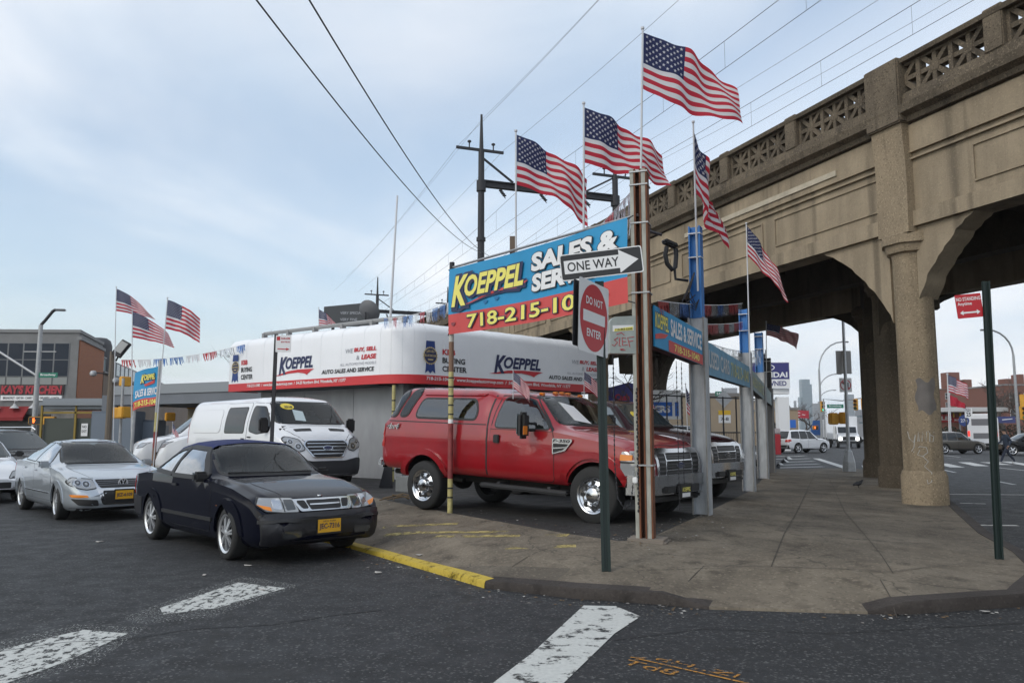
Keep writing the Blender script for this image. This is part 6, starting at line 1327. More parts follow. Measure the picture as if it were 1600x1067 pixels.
def box_truck(label, loc, yaw, L_, H, W, cab, bodym, lights=False, name='box_truck', cab_h=2.3):
    t = thing(name, label, 'truck', loc, yaw); q = MB(); q.use(bodym); q.box((-.9, 0, (.9 + H) / 2), (L_ - 2.2, W, H - .9), bev=.04); q.build('cargo_box', None, t)
    x0 = L_ / 2 - 1.95; pr = [(x0, .55), (x0, cab_h), (x0 + .75, cab_h), (x0 + 1.05, 1.5), (x0 + 1.9, 1.32), (x0 + 2.0, .55)]; q = MB(); q.use(cab); q.prism(rnd(pr, .08), lambda a, b, s: V((a, s, b)), -W * .42, W * .42); q.build('cab', None, t)
    q = MB(); q.use(DGL); q.add([(x0 + .80, -W * .37, cab_h - .12), (x0 + .80, W * .37, cab_h - .12), (x0 + 1.08, W * .37, 1.56), (x0 + 1.08, -W * .37, 1.56)], [(0, 1, 2, 3)])
    for s in (-1, 1): q.add([(x0 + .1, s * W * .424, cab_h - .15), (x0 + .68, s * W * .424, cab_h - .15), (x0 + .95, s * W * .424, 1.5), (x0 + .1, s * W * .424, 1.5)], [(0, 1, 2, 3)])
    q.build('windscreen', None, t, norm=False)
    q = MB(); q.use(BLK); q.box((x0 + 2.0, 0, .62), (.2, W * .86, .25), bev=.03); q.box((x0 + 2.0, 0, 1.0), (.04, W * .5, .36)); q.build('bumper', None, t)
    for s in (-1, 1):
        q = MB(); q.lathe([(.001, .05), (.13, .03), (.15, 0)], (x0 + 2.0, s * W * .34, .95), 'X', 12); q.build('headlight', mat("lit headlamp", (1, .98, .92), .2, emit=6.) if lights else LENS, t)
        for x in (x0 + 1.2, -L_ / 2 + 1.3):
            a, b, c = wheel_meshes(.45, .28, .27, 'five'); w = c.build('wheel', None, t); a.build('tyre', TYRE, w); b.build('rim', None, w); w.location = (x, s * W * .42, .45); w.rotation_euler = (0, 0, 0 if s < 0 else PI)
    return t
box_truck('white box truck with its headlamps lit coming along the avenue', at(1318, 699), R(-104), 7.4, 3.3, 2.4, WHP, WHP, True)
box_truck('yellow truck at the far left side of the viaduct columns', at(1362, 692), R(-97), 7.0, 2.9, 2.4, mat("yellow truck paint", (.72, .50, .02), .35), mat("grey box", (.3, .3, .31), .6), name='yellow_truck')
box_truck('second white box truck following behind the first one', at(1304, 693), R(-100), 7.4, 3.5, 2.4, WHP, mat("grubby white box", (.6, .6, .6), .5))
# the bus
bp = at(1537, 703); t = thing('city_bus', 'white city bus seen from behind, half hidden by the dark sign post', 'bus', bp, R(62)); W_, L_ = 2.55, 11.5
pr = rnd([(-W_ / 2, .35), (W_ / 2, .35), (W_ / 2, 2.9), (W_ / 2 - .15, 3.1), (-W_ / 2 + .15, 3.1), (-W_ / 2, 2.9)], .12); q = MB(); q.use(WHP); q.prism(pr, lambda a, b, s: V((s, a, b)), 0, L_); q.box((1.3, 0, 3.15), (2.6, W_ * .8, .35), bev=.12); q.build('body', None, t)
q = MB(); q.use(DGL)
for k in range(6): q.box((2.0 + k * 1.55, -W_ / 2 - .005, 2.0), (1.4, .02, 1.0)); q.box((2.0 + k * 1.55, W_ / 2 + .005, 2.0), (1.4, .02, 1.0))
q.build('side_window', None, t); q = MB(); q.use(mat("grey bus grille", (.16, .16, .17), .6)); q.box((-.006, 0, 1.3), (.02, 1.5, .5)); q.box((-.006, 0, 2.55), (.02, 1.7, .6)); q.use(BLK); q.box((-.05, 0, .5), (.1, W_, .25)); q.build('rear_panel', None, t)
for s in (-1, 1):
    q = MB(); q.box((-.006, s * 1.1, 1.5), (.03, .16, .5)); q.build('tail_light', mat("lit tail lamp", (.9, .03, .02), .3, emit=1.2), t)
    for x in (2.9, 9.0): a, b, c = wheel_meshes(.48, .28, .28, 'five'); w = c.build('wheel', None, t); a.build('tyre', TYRE, w); b.build('rim', None, w); w.location = (x, s * 1.15, .48); w.rotation_euler = (0, 0, 0 if s < 0 else PI)
# little flags clipped to car windows
TM = MX.Translation(TRK.location) @ MX.Rotation(TRK.rotation_euler.z, 4, 'Z')
for lp_, lb, yw in (((.12, -.80, 1.83), 'little flag clipped to the near door window of the red pickup', -25), ((.45, .70, 1.90), 'little flag clipped to the far side of the red pickup cab', -25)):
    b = TM @ V(lp_); flag(lb, b + V((0, 0, .46)), b, .25, .40, R(yw), (30, 60), (34, 50), 'clip_on_flag', .007, 'clip-on flags on cars', .025, 1.0, 1.4, .03)
b = dpt(268, 700, 23.2); flag('little flag clipped to the white compact van on the left', b + V((0, 0, .75)), b, .26, .44, R(-20), (50, 70), (40, 60), 'clip_on_flag', .007, 'clip-on flags on cars', .025, .4, 1.4, .03)
# ------------------------------------------------------------------ the office building with its vinyl awning
C0, C1, C2 = V((-9.5, 26.7, 0)), V((-3.03, 21.68, 0)), V((3.25, 27.7, 0))
bt = thing('office_building', 'low grey sales office wrapped in a big white vinyl awning with a red band', 'building', C1); iv = MX.Translation(-C1)
uL, uR = (C1 - C0).normalized(), (C2 - C1).normalized(); nL, nR = V((uL.y, -uL.x, 0)), V((uR.y, -uR.x, 0))
def rpath(r, n=10):
    a, b = C1 - uL * r, C1 + uR * r; return [C0] + [a * (1 - t) ** 2 + C1 * 2 * t * (1 - t) + b * t * t for t in [i / n for i in range(n + 1)]] + [C2]
def densify(P, d=.45):
    o = []
    for a, b in zip(P, P[1:]): n = max(1, int((b - a).length / d)); o += [a.lerp(b, i / n) for i in range(n)]
    return o + [P[-1]]
PT = densify(rpath(1.05)); nn_ = []
for i in range(len(PT)): d = PT[min(i + 1, len(PT) - 1)] - PT[max(i - 1, 0)]; d.normalize(); nn_.append(V((d.y, -d.x, 0)))
ARC = [(0, 3.20), (0, 3.6), (-.005, 4.0), (-.01, 4.40)] + [(-.40 * (1 - cos(R(a))) - .01, 4.40 + .30 * sin(R(a))) for a in (15, 30, 45, 60, 75, 90)] + [(-1.2, 4.72)]
def sweep(q, prof, sc=False):
    vs = []; k = len(prof)
    for i, (p, n) in enumerate(zip(PT, nn_)):
        for j, (o, z) in enumerate(prof):
            f = .009 * (1 if i % 2 else -1) if sc and j > 3 else 0
            vs.append(p + n * (o + f * .8) + V((0, 0, z + f * .6)))
    q.add(vs, [(i * k + j, (i + 1) * k + j, (i + 1) * k + j + 1, i * k + j + 1) for i in range(len(PT) - 1) for j in range(k - 1)])
    for i in (0, len(PT) - 1):
        b = V((PT[i].x, PT[i].y, 0)) - nn_[i] * 1.2; ring = [i * k + j for j in range(k)]; q.add([vs[j] for j in ring] + [b + V((0, 0, prof[0][1]))], [tuple(range(k + 1))])
q = MB(iv); q.use(AWN); sweep(q, ARC, True); q.build('awning', None, bt, smooth=50)
q = MB(iv); q.use(AWR); sweep(q, [(-.02, 2.95), (.006, 2.95), (.006, 3.20), (-.01, 3.21)]); q.build('awning_band', None, bt, smooth=50)
q = MB(iv)
for i in range(2, len(PT) - 1, 2): q.tube([PT[i] + nn_[i] * (o + .001) + V((0, 0, z)) for o, z in ARC], .004, 4)
q.build('seams', mat("vinyl seam", (.70, .71, .73), .4), bt)
q = MB(iv); q.use(STEELG)
ins = .85; WL = [C0 - nL * ins + uL * .6, C1 - nL * ins - uL * .55, C1 - (nL + nR) * ins * .62, C1 - nR * ins + uR * .55, C2 - nR * ins - uR * .3, C2 - nR * 5.2 - uR * .3, C0 - nL * 4.5 + uL * .6]
q.prism([(p.x, p.y) for p in WL], lambda a, b, t: V((a, b, t)), .2, 3.6); q.build('wall', None, bt)
q = MB(iv); q.use(mat("grey roof felt", (.2, .2, .21), .9)); P2 = [p - n * 1.15 for p, n in zip(PT, nn_)] + [C2 - nR * 5, C0 - nL * 4.3]; q.prism([(p.x, p.y) for p in P2], lambda a, b, t: V((a, b, t)), 3.0, 4.70); q.build('roof', None, bt)
q = MB(iv); q.use(DKST); q.box(((C0 + C1) / 2 - nL * .42 + V((0, 0, 2.93))), ((C1 - C0).length - 2, .7, .03), math.atan2(uL.y, uL.x)); q.box(((C2 + C1) / 2 - nR * .42 + V((0, 0, 2.93))), ((C2 - C1).length - 2, .7, .03), math.atan2(uR.y, uR.x)); q.build('awning_soffit', None, bt)
q = MB(iv); q.use(STEELG)
for k in (3, 6): p = WL[0].lerp(WL[1], k / 9) + nL * .006; q.box(p + V((0, 0, 1.6)), (.02, .012, 2.7), math.atan2(uL.y, uL.x))
q.v and q.build('wall_batten', None, bt)
q = MB(iv); a_, b_ = C0 - nL * .5 + uL * 1.2 + V((0, 0, 4.86)), C1 - nL * .5 - uL * .4 + V((0, 0, 4.84)); q.tube([a_, b_], .06, 8); 
for k in range(6): p = a_.lerp(b_, k / 5); q.box(p - V((0, 0, .07)), (.1, .16, .16), math.atan2(uL.y, uL.x))
q.build('roof_pipe', mat("grey roof pipe", (.25, .25, .25), .6), bt)
t = thing('wall_pipe', 'yellow banded pipe standing at the corner of the grey office wall', 'pipe', on(613, 752, .3)); q = MB(); q.use(mat("chipped yellow pipe", (.5,) * 3)); q.tube([(0, 0, 0), (0, 0, 2.62)], .05, 10); q.use(BLK)
for z in (.3, .6, 1.2, 1.5, 1.9, 2.2): q.lathe([(.052, -.02), (.055, 0), (.052, .02)], (0, 0, z), 'Z', 10)
q.build('pipe', None, t, smooth=40)
FL, FRr = Fr(C0 + V((0, 0, 2.95)), uL), Fr(C1 + V((0, 0, 2.95)), uR); LL, LR = (C1 - C0).length, (C2 - C1).length
def awning_face(F_, L_, X, nm):
    fn = lambda x, y, t=0: F_.p(x, y, t)
    q = MB(iv); q.use(RED)
    x, w = X['logo']; y0 = .40
    sw_ = [(-.02, .02), (.12, .10), (.35, .23), (.62, .28), (.98, .27), (1.06, .25), (.98, .18), (.90, .06), (.87, -.02), (.80, .06), (.62, .13), (.35, .10), (.12, .03)]
    q.flat([(x * L_ + a * w * L_, y0 + b * .62) for a, b in sw_], lambda a, b: fn(a, b, .012)); logo(q, lambda a, b, o_: fn(a, b, o_), .006, (x + .02) * L_, y0 + .20, w * .93 * L_, .40, None, NAVY, None, .40); q.build('logo', None, bt, norm=False)
    q = MB(iv); D = lambda a, b, t: fn(a, b, .012)
    x, w = X['kbb']; q.use(RED); text(q, "KBB", x * L_, .86, w * .52 * L_, .16, D, .035); q.use(INK); text(q, "BUYING", x * L_, .62, w * .93 * L_, .16, D, .03); text(q, "CENTER", x * L_, .38, w * 1. * L_, .16, D, .03)
    x, w = X['buy']; q.use(GREYT); text(q, "WE", x * L_, .93, w * .25 * L_, .13, D, .0, .15); text(q, "&", (x + w * .36) * L_, .72, w * .1 * L_, .13, D); text(q, "ALL AUTOMOTIVE MODELS", (x - w * .18) * L_, .57, w * 1.18 * L_, .075, D, 0, .15); q.use(RED); text(q, "BUY, SELL", (x + w * .28) * L_, .93, w * .72 * L_, .14, D, .045, .15); text(q, "LEASE", (x + w * .52) * L_, .72, w * .48 * L_, .14, D, .045, .15)
    x, w = X['auto']; q.use(INK); text(q, "AUTO SALES AND SERVICE", x * L_, .37, w * L_, .125, D, .035, .12)
    x, w = X['ph']; q.use(SIGNW); text(q, "718-215-1040  /  www.koeppelautogroup.com  /  54-20 Northern Blvd. Woodside, NY 11377", x * L_, .085, w * L_, .125, lambda a, b, t: fn(a, b, .014), .02, .1); q.build('lettering', None, bt, norm=False)
    q = MB(iv); x, w = X['badge']; cx_, cy_, r_ = (x + w / 2) * L_, .80, .26 * (w * L_ / .52 if w * L_ < .52 else 1); q.use(mat("badge blue", (.02, .05, .20), .5))
    q.flat([(cx_ - .17, cy_ + .2), (cx_ + .17, cy_ + .2), (cx_ + .15, cy_ + .42), (cx_ - .15, cy_ + .42)], lambda a, b: fn(a, b, .012)); q.flat([(cx_ - .18, cy_ - .5), (cx_ - .08, cy_ - .42), (cx_, cy_ - .5), (cx_ + .08, cy_ - .42), (cx_ + .18, cy_ - .5), (cx_ + .14, cy_ - .1), (cx_ - .14, cy_ - .1)], lambda a, b: fn(a, b, .012))
    q.use(mat("badge gold", (.55, .43, .20), .5)); q.flat([(cx_ + r_ * (1.0 if k % 2 else .9) * cos(k * PI / 20), cy_ + r_ * (1.0 if k % 2 else .9) * sin(k * PI / 20)) for k in range(40)], lambda a, b: fn(a, b, .015)); q.use(NAVY); q.flat(oval(cx_, cy_, r_ * .84, r_ * .84), lambda a, b: fn(a, b, .018)); q.use(mat("badge gold", (0, 0, 0)))
    text(q, "KELLEY", cx_ - r_ * .55, cy_ + r_ * .22, r_ * 1.1, r_ * .25, lambda a, b, t: fn(a, b + .35 * r_ * (1 - ((a - cx_) / r_ / .6) ** 2) * .5, .021), .02); text(q, "BLUE BOOK", cx_ - r_ * .78, cy_ - r_ * .12, r_ * 1.56, r_ * .26, lambda a, b, t: fn(a, b, .021), .02); q.flat([(cx_ - r_ * .4, cy_ - r_ * .35), (cx_ + r_ * .4, cy_ - r_ * .35), (cx_ + r_ * .3, cy_ - r_ * .5), (cx_ - r_ * .3, cy_ - r_ * .5)], lambda a, b: fn(a, b, .021)); q.build('award_badge', None, bt, norm=False)
awning_face(FL, LL, dict(badge=(.018, .052), kbb=(.085, .08), logo=(.315, .22), buy=(.72, .16), auto=(.59, .28), ph=(.13, .595)), 'l')
awning_face(FRr, LR, dict(badge=(.085, .06), kbb=(.165, .105), logo=(.375, .25), buy=(.80, .16), auto=(.67, .28), ph=(.10, .69)), 'r')
t = thing('satellite_dish', 'grey satellite dish on the office roof in front of the dark billboard', 'satellite dish', dpt(571, 502, 25.5)); q = MB(); q.T = MX.Rotation(R(-60), 4, 'X') @ MX.Rotation(R(20), 4, 'Y'); q.lathe([(.001, .0), (.17, .025), (.30, .085), (.38, .16), (.37, .17), (.29, .1), (.001, .02)], (0, 0, .1), 'Z', 24); q.T = MX.Translation((0, 0, .3)) @ q.T
q.v = [MX.Translation((0, 0, .25)) @ p for p in q.v]; q.build('dish', mat("grey dish", (.11, .112, .118), .5), t, smooth=50); q = MB(); q.tube([(0, 0, -.1), (0, 0, .3)], .03, 8); q.build('stand', DKST, t)
p = dpt(609, 486, 30); q = MB(); q.tube([V((0, 0, -1)), dpt(621, 306, 30) - p], .05, 8, .035); o = q.build('roof_mast', POLEW); o.location = p; tag(o, 'tall bare white mast rising above the office roof', 'mast')
p = dpt(541, 506, 60); t = thing('billboard', 'dark back of a billboard with faint letters behind the office roof', 'billboard', p); q = MB(); q.use(mat("dark billboard", (.06, .065, .07), .7)); q.prism([(-1.7, -.2), (1.95, -.2), (1.95, 1.65), (-1.7, 1.3)], lambda a, b, s: V((a, s, b)), -.1, .1); q.build('board', None, t); q = MB(); q.use(GREYT); text(q, "VERY SPECIAL", -.45, .72, 1.7, .2, lambda a, b, s: V((a, -.104, b)), .02); text(q, "VERY FINE", -.45, .22, 1.3, .2, lambda a, b, s: V((a, -.104, b)), .02); q.build('lettering', None, t, norm=False); q = MB(); q.tube([(-1, 0, -8), (-1, 0, 0)], .12, 8); q.tube([(1, 0, -8), (1, 0, 0)], .12, 8); q.build('leg', DKST, t)
p = on(640, 768, .3); t = thing('air_conditioner', 'old grey air conditioning unit lying on the lot by the pickup rear wheel', 'air conditioner', p, R(-40)); q = MB(); q.box((0, 0, .17), (.5, .4, .34), bev=.01); q.build('case', mat("dirty grey metal", (.20, .21, .21), .7, var=.3, vs=8), t); q = MB()
for k in range(14): q.box((-.22 + k * .034, -.203, .17), (.012, .01, .30))
q.build('fins', mat("grey fins", (.3, .31, .31), .6), t)
q = MB()
for k in range(5): q.tube([(random.uniform(-.4, .4), random.uniform(-.3, .3), .03), (random.uniform(-.3, .3), random.uniform(-.2, .2), .12), (random.uniform(-.5, .5), random.uniform(-.3, .3), .03)], .012, 5)
o = q.build('twig_heap', mat("dry twigs", (.14, .10, .06), .9)); o.location = on(632, 782, .3); tag(o, 'little heap of dry twigs by the air conditioning unit', 'twigs')
q = MB(); q.prism([(0, 0), (.38, 0), (.20, .95), (.12, .95)], lambda a, b, s: V((a, s, b)), -.02, .02); o = q.build('folded_stand', DKST); o.location = on(592, 762, .3) + V((0, .1, 0)); o.rotation_euler = (R(-12), 0, R(-30)); tag(o, 'dark folded metal stand leaning behind the pickup tail', 'stand')
# small banner at the far end of the lot
fo = dpt(208, 642, 23.5); sf = Fr(fo, V((1, -.30, 0))); SW_, SH_ = .85, 1.12; t = thing('sales_banner', 'small upright blue banner with sales lettering tied between two poles at the far end', 'banner', fo); iv = MX.Translation(-fo); q = MB(iv); sfn = lambda a, b, s=0: sf.p(a, b + .25 * a + .03 * sin(a * 6), s + .03 * sin(a * 5 + b * 3))
for m_, y0, y1 in ((BRED, 0, .25), (SKYB, .25, SH_)):
    q.use(m_)
    for i in range(10):
        for j in range(8):
            q.add([sfn(SW_ * (i + a) / 10, y0 + (y1 - y0) * (j + b) / 8) for a, b in ((0, 0), (1, 0), (1, 1), (0, 1))], [(0, 1, 2, 3)])
q.build('vinyl', None, t, norm=False); q = MB(iv); logo(q, lambda a, b, o_: sfn(a, b, o_ + .012), .006, .27 * SW_, .78, .6 * SW_, .18, NAVY, YEL, NAVY, .4, .03); q.use(BRED); q.flat([(.4 * SW_, .66), (.85 * SW_, .76), (.82 * SW_, .66), (.45 * SW_, .60)], lambda a, b: sfn(a, b, .012)); q.use(SIGNW); text(q, "SALES & SERVICE", .1 * SW_, .32, .88 * SW_, .22, lambda a, b, s: sfn(a, b, .014), .03); q.use(YEL); text(q, "718-215-1040", .08 * SW_, .04, .9 * SW_, .16, lambda a, b, s: sfn(a, b, .014), .03); q.build('lettering', None, t, norm=False)
p = V((xat(205, 23.6, 1), 23.6, .27)); q = MB(); q.tube([(0, 0, 0), (.04, 0, 2.75)], .05, 8); o = q.build('banner_pole', GALV); o.location = p; tag(o, 'grey pole at the left edge of the small banner', 'pole')
p = V((xat(240, 22.9, 1), 22.9, .27)); q = MB(); 
for m_, a, b in ((mat("banded rust", (0, 0, 0)), 0, .9), (mat("chipped red pipe", (0, 0, 0)), .9, 1.35), (mat("chipped yellow pipe", (0, 0, 0)), 1.35, 1.9), (GALV, 1.9, 3.4)): q.use(m_); q.tube([(0.02 * a, 0, a), (.02 * b, 0, b)], .055, 8)
o = q.build('banner_pole', None); o.location = p; tag(o, 'rusty banded pole at the right edge of the small banner', 'pole')
# ------------------------------------------------------------------ buildings across the streets, left
def block(name, label, cat, o, u, w, d, h, wallm, roofm=None, n=None):
    """a plain building: footprint from corner o along u (w) and back (d)"""
    o = V(o); u = V(u).normalized(); n = n or V((-u.y, u.x, 0)); t = thing(name, label, cat, o); iv = MX.Translation(-o)
    q = MB(iv); q.prism([tuple(p.xy) for p in (o, o + u * w, o + u * w + n * d, o + n * d)], lambda a, b, z: V((a, b, z)), -.2, h); q.build('wall', wallm, t)
    q = MB(iv); q.prism([tuple(p.xy) for p in (o - u * .1 - n * .1, o + u * (w + .1) - n * .1, o + u * (w + .1) + n * (d + .1), o - u * .1 + n * (d + .1))], lambda a, b, z: V((a, b, z)), h, h + .25); q.build('roof', roofm or mat("parapet grey", (.22, .22, .22), .8), t)
    return t, Fr(o, u), iv
def windows(t, iv, F_, xs, zs, w, h, frame=None, glass=DGL, mul=0, off=.03):
    first = None; base = None
    for z in zs:
        for x in xs:
            if first is None:
                q = MB(); q.use(frame or SIGNW); q.T = MX()
                f0 = Fr((0, 0, 0), F_.u)
                q.prism(rect(-w / 2 - .06, -.06, w / 2 + .06, h + .06), f0.p, -.06, off); q.use(glass); q.prism(rect(-w / 2, 0, w / 2, h), f0.p, 0, off + .012); q.use(frame or SIGNW)
                if mul: q.prism(rect(-w / 2, h * .5 - .03, w / 2, h * .5 + .03), f0.p, 0, off + .02)
                if mul > 1: q.prism(rect(-.03, 0, .03, h), f0.p, 0, off + .024)
                first = q.build('window', None, t); ob = first
            else: ob = first.copy(); COL.objects.link(ob); ob.parent = t
            ob.location = iv @ F_.p(x, z)
    return first
BRK = brick("orange brick", (.36, .135, .06), (.29, .105, .05), (.22, .17, .14), 4.5); BRR = brick("red brick", (.20, .075, .05), (.16, .06, .042), (.18, .14, .12), 3.5)
CLAD = mat("grey cladding", (.20, .20, .20), .7, var=.25, vs=.8); TAN = mat("tan render", (.21, .16, .125), .9, var=.2, vs=.6, stretch=(1, 1, .3)); BEI = mat("beige render", (.36, .29, .21), .9, var=.15, vs=.5)
KO = px_at(113, 62, 0); uK = V((-1, -.045, 0)).normalized(); ko2 = KO + uK * 15
t, F_, iv = block('restaurant_building', 'grey two storey restaurant with big dark windows and a red sign at far left', 'building', ko2, -uK, 15, 9, 9.35, CLAD, None, V((-.30, 1, 0)).normalized())
for x in (5.9, 7.6, 9.3, 11.0, 12.7): pass
xs = [13.75 - k * 1.17 for k in range(6)]
windows(t, iv, F_, xs, (5.95,), 1.05, 2.55, mat("grey frame", (.16, .165, .17), .6), mat("blue black glass", (.010, .018, .034), .25, 0, .25), 1)
q = MB(iv); q.use(mat("pale panel", (.26, .27, .26), .7)); 
for x in xs: q.prism(rect(x - .53, 5.3, x + .53, 5.85), F_.p, 0, .05)
q.build('panel', None, t); q = MB(iv); q.use(mat("shop black", (.02, .02, .022), .4))
q.prism(rect(2, 0, 13.2, 3.0), F_.p, -.05, .04); q.build('shopfront', None, t)
q = MB(iv); q.use(mat("stone pier", (.24, .22, .2), .9, var=.3, vs=3)); q.prism(rect(13.4, 0, 14.95, 4.2), F_.p, 0, .06); q.build('pier', None, t)
q = MB(iv); q.use(mat("awning red cloth", (.22, .012, .014), .8)); vs = [F_.p(x, y, z) for x in (2, 11.6) for y, z in ((2.75, .9), (2.5, .9), (3.6, .05))]; q.add(vs, [(0, 1, 2), (3, 4, 5), (0, 1, 4, 3), (0, 2, 5, 3)]); q.build('awning', None, t)
q = MB(iv); q.use(mat("dark sign board", (.05, .03, .03), .6)); q.prism(rect(9.3, 4.5, 14.1, 5.3), F_.p, 0, .12); q.use(SIGNW); q.prism(rect(9.4, 4.05, 14.0, 4.45), F_.p, 0, .14); q.use(mat("sign letters red", (.40, .03, .045), .6)); text(q, "KAY'S KITCHEN", 9.4, 4.55, 4.6, .68, lambda a, b, s: F_.p(a, b, .17), .05, .1); q.use(INK); text(q, "BREAKFAST · EAT-IN · CARRY OUT · DELIVERY · LUNCH", 9.6, 4.16, 4.2, .18, lambda a, b, s: F_.p(a, b, .15), .02); q.build('sign_board', None, t, norm=False)
for x in (9.3, 10.7, 12.1, 13.4):
    q = MB(iv); q.tube([F_.p(x, 4.0, .1), F_.p(x, 4.02, .5), F_.p(x, 3.85, .5)], .03, 6); c = F_.p(x, 3.45, .5) ; q.lathe([(.34, 0), (.12, .22), (.06, .36), (.001, .36)], c, 'Z', 12); q.build('lamp_shade', mat("white lamp shade", (.5, .5, .5), .5), t)
sdir = V((-.30, 1, 0)).normalized()
t, F2, iv = block('brick_wing', 'orange brick side wing adjoining the grey restaurant', 'building', KO + V((.08, .08, 0)), sdir, 9.3, 8, 8.8, BRK, None, V((-1, .02, 0)))
b0 = KO + sdir * 9.4
t, F3, iv = block('parking_garage', 'long tan garage wall with a glass railing on its sloping roof', 'building', b0 + V((.13, .06, 0)), sdir, 92, 14, 6.8, TAN, None, V((-1, .02, 0)))
q = MB(iv); q.use(mat("railing glass", (.22, .27, .28), .15)); q.prism(rect(.5, 7.05, 92, 8.35), F3.p, -.4, -.36); q.use(GALV)
for k in range(38): q.prism(rect(.5 + k * 2.4, 7.0, .58 + k * 2.4, 8.45), F3.p, -.36, -.3)
q.prism(rect(.4, 8.38, 92, 8.46), F3.p, -.42, -.3); q.build('railing', None, t)
for x, w, h in ((12, 4, 2.4), (30, 3, 1.9), (44, 5, 2.6), (60, 4, 2.2)): q = MB(iv); q.use(DKST); q.prism(rect(x, .0, x + w, h), F3.p, -.05, .05); q.build('garage_door', None, t)
q = MB(); q.T = MX.Translation(px_at(153, 74, 7.0)); q.lathe([(1.1, 0), (1.1, 2.6), (.95, 3.1), (.6, 3.35), (.001, 3.4)], (0, 0, 0), 'Z', 24); o = q.build('roof_tank', mat("dark tank", (.05, .05, .055), .6), smooth=40); tag(o, 'dark rounded tank on the roof behind the brick wing', 'tank')
# grey canopy at the far edge of the lot
ca, cb2 = px_at(164, 40, 0), px_at(420, 35, 0); u = (cb2 - ca).normalized(); t = thing('canopy', 'low grey flat canopy on steel columns behind the small banner', 'canopy', ca); iv = MX.Translation(-ca); q = MB(iv); q.use(mat("grey canopy metal", (.15, .165, .19), .55, var=.15, vs=1)); n = V((-u.y, u.x, 0)); ln = (cb2 - ca).length
q.prism([(0, 2.95), (ln, 2.95), (ln, 3.85), (0, 3.85)], lambda a, b, s: ca + u * a + n * s + V((0, 0, b)), 0, 5.5); q.use(mat("grey canopy light", (.24, .26, .28), .55)); q.prism([(0, 3.45), (ln, 3.45), (ln, 3.9), (0, 3.9)], lambda a, b, s: ca + u * a + n * s + V((0, 0, b)), -.06, .0); q.build('roof', None, t)
for x, y in ((.25, .3), (9, .3), (.25, 5), (9, 5)): q = MB(iv); q.box(ca + u * x + n * y + V((0, 0, 1.45)), (.42 if x < 1 else .25, .3, 3.1)); q.build('column', mat("yellow grey column", (.28, .24, .17), .7), t)
q = MB(iv); q.box(ca + u * .0 + n * .2 + V((0, 0, 2.6)), (.75, .5, 1.7)); q.build('fascia_end', mat("grey canopy metal", (0, 0, 0)), t)
p = px_at(131, 46, 0); t = thing('kiosk', 'grey roofed ticket kiosk with a yellow frame behind the silver saloon', 'kiosk', p); q = MB(); q.box((0, 0, 1.2), (3.4, 2.4, 2.4)); q.build('wall', mat("kiosk green", (.06, .07, .06), .7), t); q = MB(); q.box((0, 0, 3.2), (4.0, 3, .6), bev=.2); q.build('roof', mat("kiosk grey roof", (.22, .24, .26), .6), t); q = MB()
for x in (-1.8, 0.1, 1.8): q.box((x, -1.3, 1.7), (.10, .10, 3.0))
q.box((.1, -1.31, 2.7), (3.6, .08, .1)); q.build('frame', mat("yellow steel", (.26, .18, .03), .7), t); q = MB(); q.use(SIGNW).box((.6, -1.24, 1.75), (.36, .03, .7)); q.use(INK)
text(q, "NO", .48, 1.85, .24, .14, lambda a, b, s: V((a, -1.262, b)), .02); text(q, "EXIT", .46, 1.6, .28, .14, lambda a, b, s: V((a, -1.262, b)), .02); q.build('notice', None, t)
for px, w, h, Y, lb, c in ((182, 2.0, 2.4, 38, 'grey metal cabinet under the canopy, left of the banner pole', (.12, .15, .19)), (226, 1.4, 2.0, 39, 'darker grey cabinet under the canopy behind the small banner', (.09, .11, .14))):
    p = px_at(px, Y, 0.2); t = thing('metal_cabinet', lb, 'cabinet', p); q = MB(); q.box((0, 0, h / 2), (w, 1.2, h), bev=.03); q.build('case', mat("cabinet %d" % px, c, .6, var=.2, vs=2), t); q = MB()
    for x in (-.25, .25): q.box((x * w, -.615, h / 2), (w * .44, .03, h * .9), bev=.01)
    q.build('door', mat("cabinet door", (.14, .17, .21), .6), t)
# ------------------------------------------------------------------ lamps, signals
def street_lamp(label, base, h, arm, az, r=.11, armz=1.5, group='street lamps', head=True):
    t = thing('street_lamp', label, 'street lamp', base, 0, group); q = MB(); q.tube([(0, 0, 0), (0, 0, h - armz)], r, 10, r * .7); q.lathe([(r * 1.9, 0), (r * 1.8, .6), (r, .8)], (0, 0, 0), 'Z', 8); q.build('pole', GALV, t, smooth=40)
    e = V((cos(az), sin(az), 0)); q = MB(); P = [V((0, 0, h - armz)), e * arm * .25 + V((0, 0, h - armz * .75)), e * arm * .8 + V((0, 0, h - .1)), e * arm + V((0, 0, h))] if head == 2 else [V((0, 0, h - armz))] + [e * arm * (1 - cos(a)) + V((0, 0, h - armz + armz * sin(a))) for a in [R(k * 15) for k in range(1, 6)]] + [e * arm + V((0, 0, h))]
    q.tube(P, r * .55, 8); q.build('arm', DKST if head == 2 else GALV, t, smooth=40)
    if head: q = MB(); q.box(e * (arm + .25) + V((0, 0, h - .02)), (.62, .26, .13), az, bev=.05); q.build('lamp_head', mat("lamp head grey", (.16, .16, .17), .5), t)
    return t
